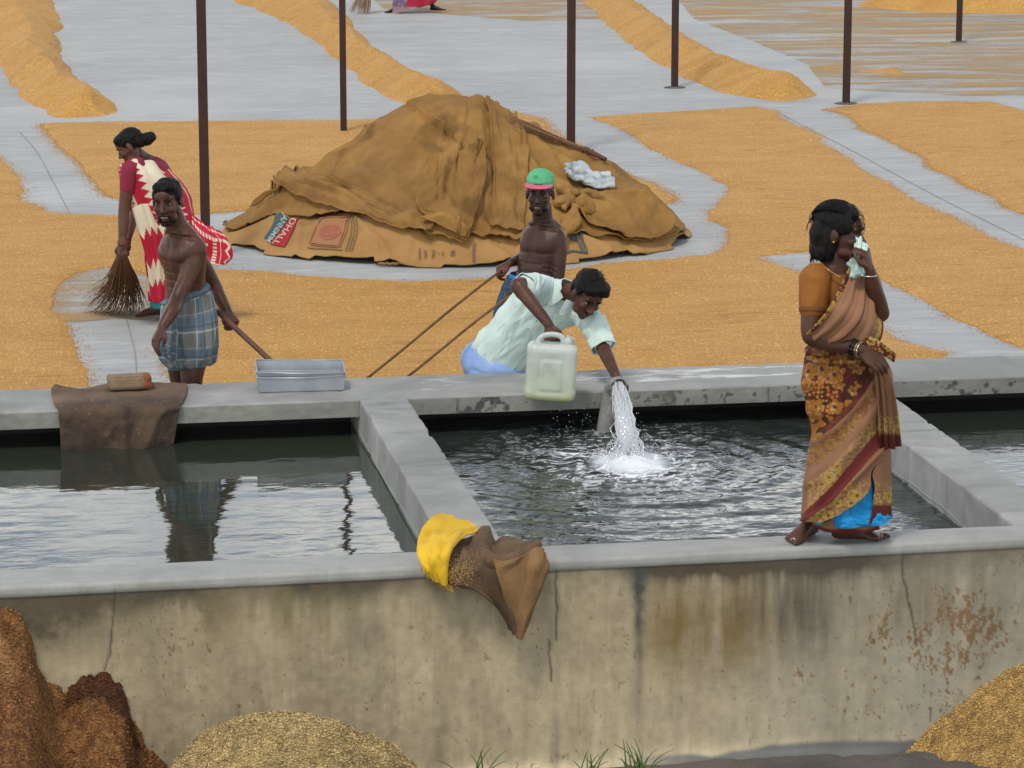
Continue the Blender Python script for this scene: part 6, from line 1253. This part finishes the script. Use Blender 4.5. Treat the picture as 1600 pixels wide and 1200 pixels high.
def wrapd(u, th, P):
    x, y = proj(P.reshape(-1, 3)); x = x.reshape(u.shape); y = y.reshape(u.shape); r_ = 0
    for pl, a, w_ in (([(1385, 565), (1350, 620), (1310, 665), (1275, 690)], .014, 9), ([(1390, 580), (1365, 640), (1325, 710), (1290, 770), (1262, 812)], .022, 10), ([(1382, 600), (1345, 660), (1300, 720), (1262, 750)], .012, 7), ([(1262, 640), (1300, 650), (1340, 620)], .010, 9), ([(1258, 600), (1300, 598), (1350, 580)], .010, 8), ([(1262, 760), (1290, 745), (1330, 700)], .010, 6), ([(1388, 690), (1340, 742), (1290, 795), (1262, 815)], .018, 5)):
        r_ = r_ + a * np.exp(-(seg_dist(x, y, pl) / w_) ** 2)
    back = sstep(.2, -.4, np.sin(th)); return r_ * (1 - back) + .006 * fbm(np.stack([np.cos(th) * 4, np.sin(th) * 4, u * 5], -1), 43, 3) + .010 * np.sin(th * 9 + u * 3) * u * (.25 + back)
def wr_(px_, py_, w, d, tl=0.0, Y=YF, td=0.0): return (at(px_, py_, Y), RT * w + V(0, 0, tl), TOC * d + V(0, 0, td))
# theta 0 = right, pi/2 = towards the viewer; open slit low on the near side, so the petticoat shows
loft('sari_wrap', [wr_(1318, 552, .176, .155, .0), wr_(1320, 575, .192, .165), wr_(1323, 605, .205, .178), wr_(1326, 640, .192, .175), wr_(1329, 680, .180, .17), wr_(1327, 715, .188, .168), wr_(1323, 755, .194, .165), wr_(1321, 790, .196, .155), wr_(1320, 808, .194, .150, .0)], SARI, Fp, 300, 380, wrapd, wrapcol, .004, [(-1.2, 5.08)] * 5 + [(.88, 7.14), (1.10, 7.2), (1.75, 7.25), (2.3, 7.3)])
# inner layer of the wrap on the right leg
loft('sari_underlap', [wr_(1352, 690, .110, .12), wr_(1354, 730, .108, .12), wr_(1357, 770, .100, .11), wr_(1360, 806, .092, .10)], SARI, Fp, 90, 160, lambda u, th, P: .007 * np.sin(th * 9), wrapcol, .004, [(-1.2, .85), (-1.2, .92), (-1.2, .98), (-1.2, 1.0)])
BLUE = m_simple('blue_petticoat_cloth', (.005, .26, .58), (.005, .21, .50), 5, .7, bump=.2)
loft('petticoat', [wr_(1328, 700, .135, .13), wr_(1327, 740, .140, .13), wr_(1328, 775, .150, .125), wr_(1332, 798, .166, .132, -.0), wr_(1336, 813, .172, .136, .01)], BLUE, Fp, 80, 200, lambda u, th, P: .012 * np.sin(th * 6 + 1 + u * 2) * u + .008 * np.clip(1 - 4 * np.abs(fbm(np.stack([np.cos(th) * 3, np.sin(th) * 3, u * 3], -1), 47, 3)), -.3, 1), None, .004)
loft('petticoat_hem', [wr_(1325, 800, .150, .105), wr_(1325, 824, .158, .110)], SARI, Fp, 12, 160, lambda u, th, P: .008 * np.sin(th * 6 + 1), lambda u, th, P: np.where((u > .75)[:, None], MAR[None], np.repeat(TAN_[None] * .85, len(u), 0)), .004, [(.4, 5.9)] * 2)
# fan of pleats hanging at the right side
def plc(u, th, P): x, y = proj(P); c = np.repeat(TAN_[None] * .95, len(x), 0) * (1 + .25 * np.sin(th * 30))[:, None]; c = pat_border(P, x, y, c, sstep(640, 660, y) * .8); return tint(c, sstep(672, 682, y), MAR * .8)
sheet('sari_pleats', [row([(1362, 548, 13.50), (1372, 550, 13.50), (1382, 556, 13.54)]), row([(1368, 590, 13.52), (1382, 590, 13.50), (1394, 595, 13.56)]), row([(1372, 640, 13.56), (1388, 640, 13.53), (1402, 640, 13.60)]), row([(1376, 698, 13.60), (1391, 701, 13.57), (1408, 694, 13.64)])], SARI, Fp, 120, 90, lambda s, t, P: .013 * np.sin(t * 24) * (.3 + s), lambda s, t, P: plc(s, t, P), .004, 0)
# drape across the chest and over the far shoulder
def drc(u, th, P):
    x, y = proj(P); n = len(x); c = np.repeat(TAN_[None] * 1.05, n, 0) * (1 + .08 * fbm(P * 9, 51))[:, None]; c = tint(c, sstep(.045, .03, u) * .9, DKB); c = np.where((u < .10)[:, None], pat_border(P, x, y, np.repeat(MAR[None] * .9, n, 0), .7), c); d = np.abs(u - .52 - .05 * np.sin(th * 3)); c = tint(c, sstep(.02, .008, d) * .8, MAR)
    m_ = sstep(.80, .86, u); c = np.where((m_ > .5)[:, None], pat_border(P, x, y, c, 1.0), c); return tint(c, sstep(.965, .98, u), MAR)
def drd(s, t, P): return .010 * np.clip(np.sin(s * 26 + 1.5 * t), -.4, 1) + .006 * fbm(np.stack([s * 6, t * 3], -1), 53, 3)
dr = np.array([[at(x, y, Y) for x, y, Y in rr_] for rr_ in (
    [(1262, 520, 13.56), (1285, 495, 13.47), (1302, 470, 13.46), (1316, 442, 13.56), (1326, 420, 13.64), (1332, 414, 13.74), (1330, 420, 13.90)],
    [(1270, 528, 13.54), (1296, 508, 13.45), (1318, 480, 13.42), (1331, 448, 13.54), (1338, 424, 13.62), (1342, 416, 13.74), (1342, 425, 13.90)],
    [(1285, 536, 13.53), (1312, 524, 13.44), (1338, 495, 13.41), (1347, 458, 13.52), (1350, 430, 13.62), (1352, 420, 13.75), (1352, 432, 13.90)],
    [(1305, 545, 13.53), (1335, 538, 13.46), (1358, 508, 13.45), (1362, 468, 13.54), (1360, 438, 13.64), (1360, 428, 13.76), (1360, 440, 13.90)],
    [(1325, 556, 13.54), (1355, 552, 13.50), (1376, 525, 13.52), (1375, 485, 13.60), (1368, 448, 13.68), (1366, 436, 13.78), (1364, 450, 13.90)])])
sheet('sari_drape', dr, SARI, Fp, 170, 190, drd, lambda s, t, P: drc(s, t, P), .004, 0)
loft('waist_cloth', [wr_(1317, 528, .158, .140), wr_(1318, 545, .174, .155), wr_(1319, 562, .180, .160)], SARI, Fp, 30, 200, lambda u, th, P: .006 * np.sin(u * 14), lambda u, th, P: tint(pat_big(P, *proj(P)) * .9, .3, MAR), .004)
# edge of the sari pinched in her hand
sheet('sari_end', [row([(1350, 522, 13.45), (1372, 532, 13.42), (1388, 544, 13.42), (1398, 552, 13.43)]), row([(1352, 530, 13.44), (1372, 541, 13.40), (1387, 551, 13.41), (1399, 560, 13.42)]), row([(1354, 538, 13.45), (1370, 548, 13.42), (1384, 556, 13.43), (1397, 565, 13.44)])], SARI, Fp, 30, 60, lambda s, t, P: .006 * np.sin(s * 9), lambda s, t, P: pat_border(P, *proj(P), np.repeat(MAR[None] * 1.2, len(s), 0), .9), .004, 0)
# jewellery
GOLD = m_simple('gold', (.55, .34, .08), (.45, .25, .05), 10, .3, Metallic=.9); SILV = m_simple('silver', (.6, .6, .6), None, 10, .3, Metallic=.9); BLK = m_simple('black_bangle', (.01, .01, .012), None, 9, .4)
aw = nrm(wr - el)
def ringo(name, c, ax, r_, w, mat, parent=Fp):
    a1 = nrm(np.cross(ax, V(0, .3, 1))); a2 = np.cross(ax, a1); return link(name, tube_mesh([([c + (a1 * math.cos(a) + a2 * math.sin(a)) * r_ for a in np.linspace(0, 2 * math.pi, 28)], w)], 8), mat, parent)
ringo('bangle', wr - aw * .035, aw, .038, .006, BLK); ringo('bangle', wr - aw * .022, aw, .037, .005, BLK); ringo('bangle', wr - aw * .004, aw, .036, .0028, GOLD); ringo('bangle', wr + aw * .006, aw, .036, .0028, SILV)
ringo('bangle', wr2 + V(0, 0, -.03), V(0, 0, 1), .034, .003, SILV)
nc = cr(np.array([at(1276, 404, 13.78), at(1280, 408, 13.68), at(1292, 420, 13.62), at(1304, 428, 13.60), at(1314, 434, 13.585)]), np.linspace(0, 4, 30)); link('necklace', tube_mesh([(nc, .0032)], 6), GOLD, Fp)
for ft, d in ((aR, dv(-.42, .62)), (aL, dv(.98, .14))):
    s = np.cross(nrm(d), V(0, 0, 1)); ringo('toe_ring', V(*(ft[:2] + nrm(d)[:2] * .165 + s[:2] * -.010), ft[2] - .056), nrm(d), .0115, .0025, SILV)
vv = Vol(); vv.ball(LF(.083, -.004, -.03), .006); link('earring', vv.mesh(), GOLD, Fp)
# handkerchief
HK = m_simple('pale_green_kerchief', (.52, .66, .60), (.42, .56, .50), 12, .85)
o = sheet('kerchief', [row([(1341, 372, 13.60), (1345, 372, 13.56), (1350, 378, 13.55), (1353, 386, 13.54)]), row([(1336, 386, 13.58), (1342, 390, 13.50), (1349, 392, 13.50), (1354, 398, 13.52)]), row([(1332, 400, 13.58), (1340, 404, 13.50), (1348, 406, 13.49), (1356, 412, 13.50)]), row([(1329, 418, 13.58), (1338, 420, 13.50), (1348, 422, 13.48), (1358, 424, 13.50)]), row([(1327, 432, 13.58), (1336, 434, 13.52), (1346, 430, 13.49), (1356, 430, 13.50)])], HK, None, 70, 50, lambda s, t, P: .012 * np.clip(1 - 5 * np.abs(fbm(np.stack([s * 2.5, t * 4], -1), 57, 3)), -.5, 1) + .006 * np.sin(t * 20), None, .004, 0)
tag(o, 'pale green kerchief held over the nose of the woman on the wall', 'kerchief')

# ---------------------------------------------------------------- B: sweeping woman
YB_ = 22.2; fB = dv(-.86, -.10); sB = np.cross(fB, V(0, 0, 1))
Bp = empty('person', G(243, 500), 'stooping woman in a red and white sari sweeping beside the nearest post', 'person')
v = Vol(); fBt = nrm(fB + V(0, 0, -.8))
v.tube([tq(268, 400, 22.3, .165, .15, sB, fB), tq(272, 372, 22.3, .175, .16, sB, fB), tq(266, 338, 22.3, .145, .13, sB, nrm(fB + V(0, 0, -.5))), tq(252, 300, 22.25, .15, .12, sB, fBt), tq(238, 268, 22.2, .165, .105, sB, fBt), tq(226, 252, 22.2, .10, .07, sB, fBt), tq(220, 246, 22.2, .05, .05, sB, fBt)], 5, 22)
hB = at(204, 228, 22.12); fh = dv(-.80, -.05, -.55); uh = dv(-.50, 0, .85); kB = 1.0
LB_ = head(v, hB, fh, uh, kB)
v.limb([(at(226, 250, 22.2), .055), (at(214, 240, 22.15), .05)], 3)
shB, elB, wrB = at(204, 266, 22.02), at(194, 328, 22.0), at(191, 380, 21.95)
v.limb([(at(214, 258, 22.05), .062), (shB, .058), (elB, .042), (elB * .6 + wrB * .4, .038), (wrB, .027)], 4); hand(v, wrB, dv(.02, .3, -1), dv(-.3, .9, 0), dv(-.9, .2, 0), 1.2, 1.0, .7)
v.limb([(at(240, 262, 22.4), .055), (at(215, 320, 22.5), .042), (at(200, 372, 22.2), .028)], 4); hand(v, at(200, 372, 22.2), dv(-.3, .3, -.9), dv(-.2, -.9, 0), dv(-.9, .2, 0), 1.2, 1.0, .7)
an1, an2 = G(250, 492), G(282, 486); an1[2] = an2[2] = .072
v.limb([(at(268, 400, 22.25), .09), (at(250, 440, 22.2), .06), (an1 + V(0, 0, .05), .034), (an1, .032)], 4); v.limb([(at(275, 400, 22.4), .09), (at(275, 440, 22.4), .06), (an2, .034)], 4); foot(v, an1, dv(-.9, .35), .98); foot(v, an2, dv(-.9, .2), .98)
v.skin('body', SKIN2, Bp, .006, 4, None, skinpaint((LB_, kB))); head_bits(LB_, kB, Bp)
s_, f_, u_ = frame(fh, uh); v = Vol(); hair_vol(v, LB_, f_, s_, u_, kB, [((0, -.022, .045), (.082, .100, .082)), ((0, .045, .075), (.06, .045, .04)), ((0, -.075, .0), (.07, .05, .06)), ((0, -.125, -.025), (.055, .05, .05)), ((0, -.160, -.03), (.045, .035, .04))])
v.skin('hair', HAIR, Bp, .006, 3, strands); vv = Vol(); vv.ell(LB_(.05, -.085, .07), np.array([s_ * .008, f_ * .028, u_ * .010])); link('hair_clip', vv.mesh(), SILV, Bp); vv = Vol(); vv.ball(LB_(.083, -.004, -.035), .007); link('earring', vv.mesh(), GOLD, Bp)
REDB = m_simple('crimson_blouse', (.22, .012, .035), (.17, .01, .03), 8, .8)
v = Vol(); v.tube([tq(258, 314, 22.25, .158, .128, sB, fBt), tq(252, 298, 22.25, .160, .128, sB, fBt), tq(240, 270, 22.2, .175, .115, sB, fBt), tq(229, 255, 22.2, .12, .08, sB, fBt)], 4, 22); v.limb([(at(214, 260, 22.05), .072), (shB, .070), (shB * .55 + elB * .45, .060)], 4, 14); v.limb([(at(240, 262, 22.4), .065), (at(229, 288, 22.45), .058)], 3, 14); v.skin('blouse', REDB, Bp, .0065, 4, lambda c, n: .004 * fbm(c * 16, 9))
SARB = m_simple('red_white_sari', (1, 1, 1), (.88, .86, .86), 6, .8, bs=160, bump=.2, attr=True); RED_, WHT = V(.42, .008, .035), V(.66, .60, .45)
def zig(a, b_, per, amp): return a - amp * (2 * np.abs((b_ / per) % 1 - .5) ** .8)
def sb_drape(s, t, P):     # cream field between red zigzag borders
    c = np.repeat(RED_[None], len(s), 0) * (1 + .15 * fbm(P * 9, 61))[:, None]; z1 = zig(t, s, .085, .10); z2 = zig(1 - t, s + .03, .085, .10); m_ = (z1 > .24) & (z2 > .18); c = np.where(m_[:, None], WHT[None] * (1 + .12 * fbm(P * 7, 62))[:, None], c)
    for tt_, w_ in ((.10, .012), (.90, .012)): c = np.where((np.abs(t - tt_) < w_)[:, None], WHT[None] * .8, c)
    q = zig(t, s, .06, .06); return np.where((np.abs(q - .02) < .012)[:, None], WHT[None] * .9, c)
def rB(pts): return [at(x, y, Y) for x, y, Y in pts]
sheet('sari_drape', [rB([(184, 262, 22.10), (200, 250, 22.02), (222, 250, 22.02), (245, 256, 22.1), (268, 268, 22.22)]), rB([(192, 300, 22.04), (214, 276, 21.96), (240, 276, 21.96), (266, 284, 22.02), (288, 290, 22.2)]), rB([(206, 330, 22.02), (228, 312, 21.96), (254, 308, 21.95), (280, 312, 22.02), (300, 310, 22.2)]), rB([(226, 362, 22.02), (246, 348, 21.98), (268, 342, 21.98), (290, 342, 22.04), (306, 345, 22.2)]), rB([(240, 396, 22.05), (258, 386, 22.0), (278, 382, 22.02), (294, 380, 22.08), (306, 385, 22.2)])], SARB, Bp, 130, 130, lambda s, t, P: .010 * np.sin(t * 22 + 2 * s) + .008 * fbm(np.stack([s * 5, t * 5], -1), 63, 3), lambda s, t, P: sb_drape(s, t, P), .005, 0)
# narrow fall of the sari in front of her legs
def sb_fall(s, t, P):
    c = np.repeat(WHT[None], len(s), 0) * (1 + .12 * fbm(P * 9, 64))[:, None]; seg = (s + .10 * (2 * np.abs((t * 4) % 1 - .5))) ; m_ = ((seg > .32) & (seg < .64)) | (seg > .84); return np.where(m_[:, None], RED_[None], c)
sheet('sari_fall', [rB([(206, 325, 22.0), (226, 318, 21.96), (250, 320, 21.98)]), rB([(218, 365, 22.0), (238, 358, 21.96), (258, 358, 21.98)]), rB([(228, 400, 22.02), (246, 396, 21.98), (262, 396, 22.0)]), rB([(234, 438, 22.04), (250, 436, 22.0), (266, 436, 22.02)]), rB([(236, 466, 22.06), (252, 468, 22.0), (270, 466, 22.02)])], SARB, Bp, 120, 60, lambda s, t, P: .012 * np.sin(t * 15 + s), lambda s, t, P: sb_fall(s, t, P), .005, 0)
loft('sari_skirt', [(at(268, 368, 22.3), RT * .180, TOC * .17), (at(266, 400, 22.3), RT * .180, TOC * .18), (at(264, 435, 22.3), RT * .150, TOC * .17), (at(262, 468, 22.3), RT * .135, TOC * .16)], SARB, Bp, 60, 120, lambda u, th, P: .010 * np.sin(th * 12), lambda u, th, P: sb_fall(u * .9, (th / 1.2) % 1, P), .005)
loft('petticoat', [(at(262, 455, 22.3), RT * .128, TOC * .15), (at(262, 478, 22.3), RT * .126, TOC * .15)], m_simple('teal_petticoat', (.01, .20, .21), None, 8, .8), Bp, 10, 90, lambda u, th, P: .006 * np.sin(th * 12), None, .005)
def sb_tail(s, t, P):
    c = np.repeat(RED_[None] * 1.15, len(s), 0) * (1 + .12 * fbm(P * 9, 65))[:, None]
    for m_ in ((np.abs(t - .34) < .045) & (np.abs(((s * 14) % 1) - .5) < .34), (np.abs(t - .12) < .03) & (np.abs(((s * 12) % 1) - .5) < .3), (np.abs(s - .55) < .040) & (np.abs(((t * 12) % 1) - .5) < .32) & (t > .34), np.abs(s - .66) < .008, (np.abs(s - .86 + .10 * (2 * np.abs((t * 3.5) % 1 - .5))) < .028) & (t > .3), (np.abs(t - .52) < .03) & (s < .4) & (np.abs(((s * 12) % 1) - .5) < .35), np.abs(t - .985) < .015): c = np.where(m_[:, None], WHT[None], c)
    return c
sheet('sari_tail', [rB([(292, 318, 22.12), (298, 345, 22.08), (300, 375, 22.06), (298, 400, 22.06)]), rB([(305, 336, 22.10), (314, 362, 22.04), (316, 388, 22.04), (312, 408, 22.04)]), rB([(318, 352, 22.08), (330, 372, 22.02), (332, 395, 22.02), (328, 412, 22.02)]), rB([(334, 353, 22.08), (350, 376, 22.04), (352, 398, 22.04), (346, 414, 22.04)]), rB([(343, 362, 22.10), (358, 386, 22.06), (363, 402, 22.06), (356, 413, 22.06)])], SARB, Bp, 110, 110, lambda s, t, P: .016 * np.sin(s * 10 + t * 4) + .008 * fbm(np.stack([s * 4, t * 4], -1), 66, 3), lambda s, t, P: sb_tail(s, t, P), .005, 0)
gB = at(191, 402, 21.93); tp = G(192, 487); tp[2] = .02
broom('twig_broom', gB + V(0, 0, .10), gB, tp, 270, (.21, .17), 'fanned twig broom in the hand of the stooping woman', TWIG, .55, 11, .0042, .024, wild=1.1)

# ---------------------------------------------------------------- E: far sweeper, mostly above the frame
cE = G(645, 20); YE = cE[1]
Ep = empty('person', cE, 'distant sweeper cut off at the knees in a violet and red sari', 'person')
v = Vol(); pE = lambda r_, z, t=0: cE + RT * r_ + V(0, 0, z) + TOC * t
v.tube([(pE(.12, .75), RT * .15, TOC * .13), (pE(.10, .95), RT * .15, TOC * .12), (pE(-.08, 1.18), RT * .13, TOC * .15), (pE(-.22, 1.30), RT * .10, TOC * .15), (pE(-.30, 1.33), RT * .05, TOC * .05)], 4, 18)
head(v, pE(-.40, 1.36), dv(-.8, .2, -.5), dv(-.4, 0, .9), 1.0)
for q in (-1, 1): v.limb([(pE(-.2, 1.25, .12 * q), .05), (pE(-.38, 1.0, .12 * q), .04), (pE(-.55, .80, .05 * q), .027)], 3); hand(v, pE(-.55, .80, .05 * q), dv(-.4, 0, -.9), dv(-.7, .6 * q, 0), dv(-.6, .1, 0), 1.2)
v.limb([(pE(.08, .7), .08), (pE(-.10, .4), .055), (pE(-.22, .08), .034)], 3); v.limb([(pE(.15, .7), .08), (pE(.20, .4), .055), (pE(.30, .10), .034)], 3); foot(v, pE(-.24, .072), dv(-1, .1), 1); foot(v, pE(.32, .10), dv(.9, .2), .9)
v.skin('body', SKIN2, Ep, .010, 3)
v = Vol(); v.ball(pE(-.38, 1.40), .11); v.ball(pE(-.29, 1.40), .06); v.skin('hair', HAIR, Ep, .012, 2)
def ec(u, th, P): x = (P - cE) @ RT; c = np.where((x + .2 * (P[:, 2] - .2) > -.10)[:, None], V(.38, .015, .04)[None], V(.16, .09, .17)[None]); c = np.where((np.abs(np.sin(P[:, 2] * 26 + x * 20)) < .16)[:, None] & (x < -.08)[:, None], V(.3, .34, .2)[None], c); return np.where((P[:, 2] < .10)[:, None] & (x < .1)[:, None], V(.30, .20, .22)[None], c)
loft('sari', [(pE(.10, .95), RT * .16, TOC * .14), (pE(.10, .70), RT * .20, TOC * .18), (pE(.04, .40), RT * .27, TOC * .18), (pE(.02, .12), RT * .34 + V(0, 0, .08), TOC * .16), (pE(-.02, .06), RT * .33 + V(0, 0, .08), TOC * .16)], SARB, Ep, 50, 90, lambda u, th, P: .012 * np.sin(th * 10), ec, .006)
loft('sari_top', [(pE(.10, .90), RT * .165, TOC * .145), (pE(-.06, 1.18), nrm(RT + V(0, 0, .6)) * .15, TOC * .17), (pE(-.20, 1.29), nrm(RT + V(0, 0, 1)) * .13, TOC * .17)], SARB, Ep, 20, 60, None, ec, .006)
broom('twig_broom', pE(-.58, .72), pE(-.52, .82), G(560, 22) + V(.0, 0, .02), 120, (.20, .12), 'pale broom held by the distant sweeper', TWIGP, .2, 31, .006, .03)
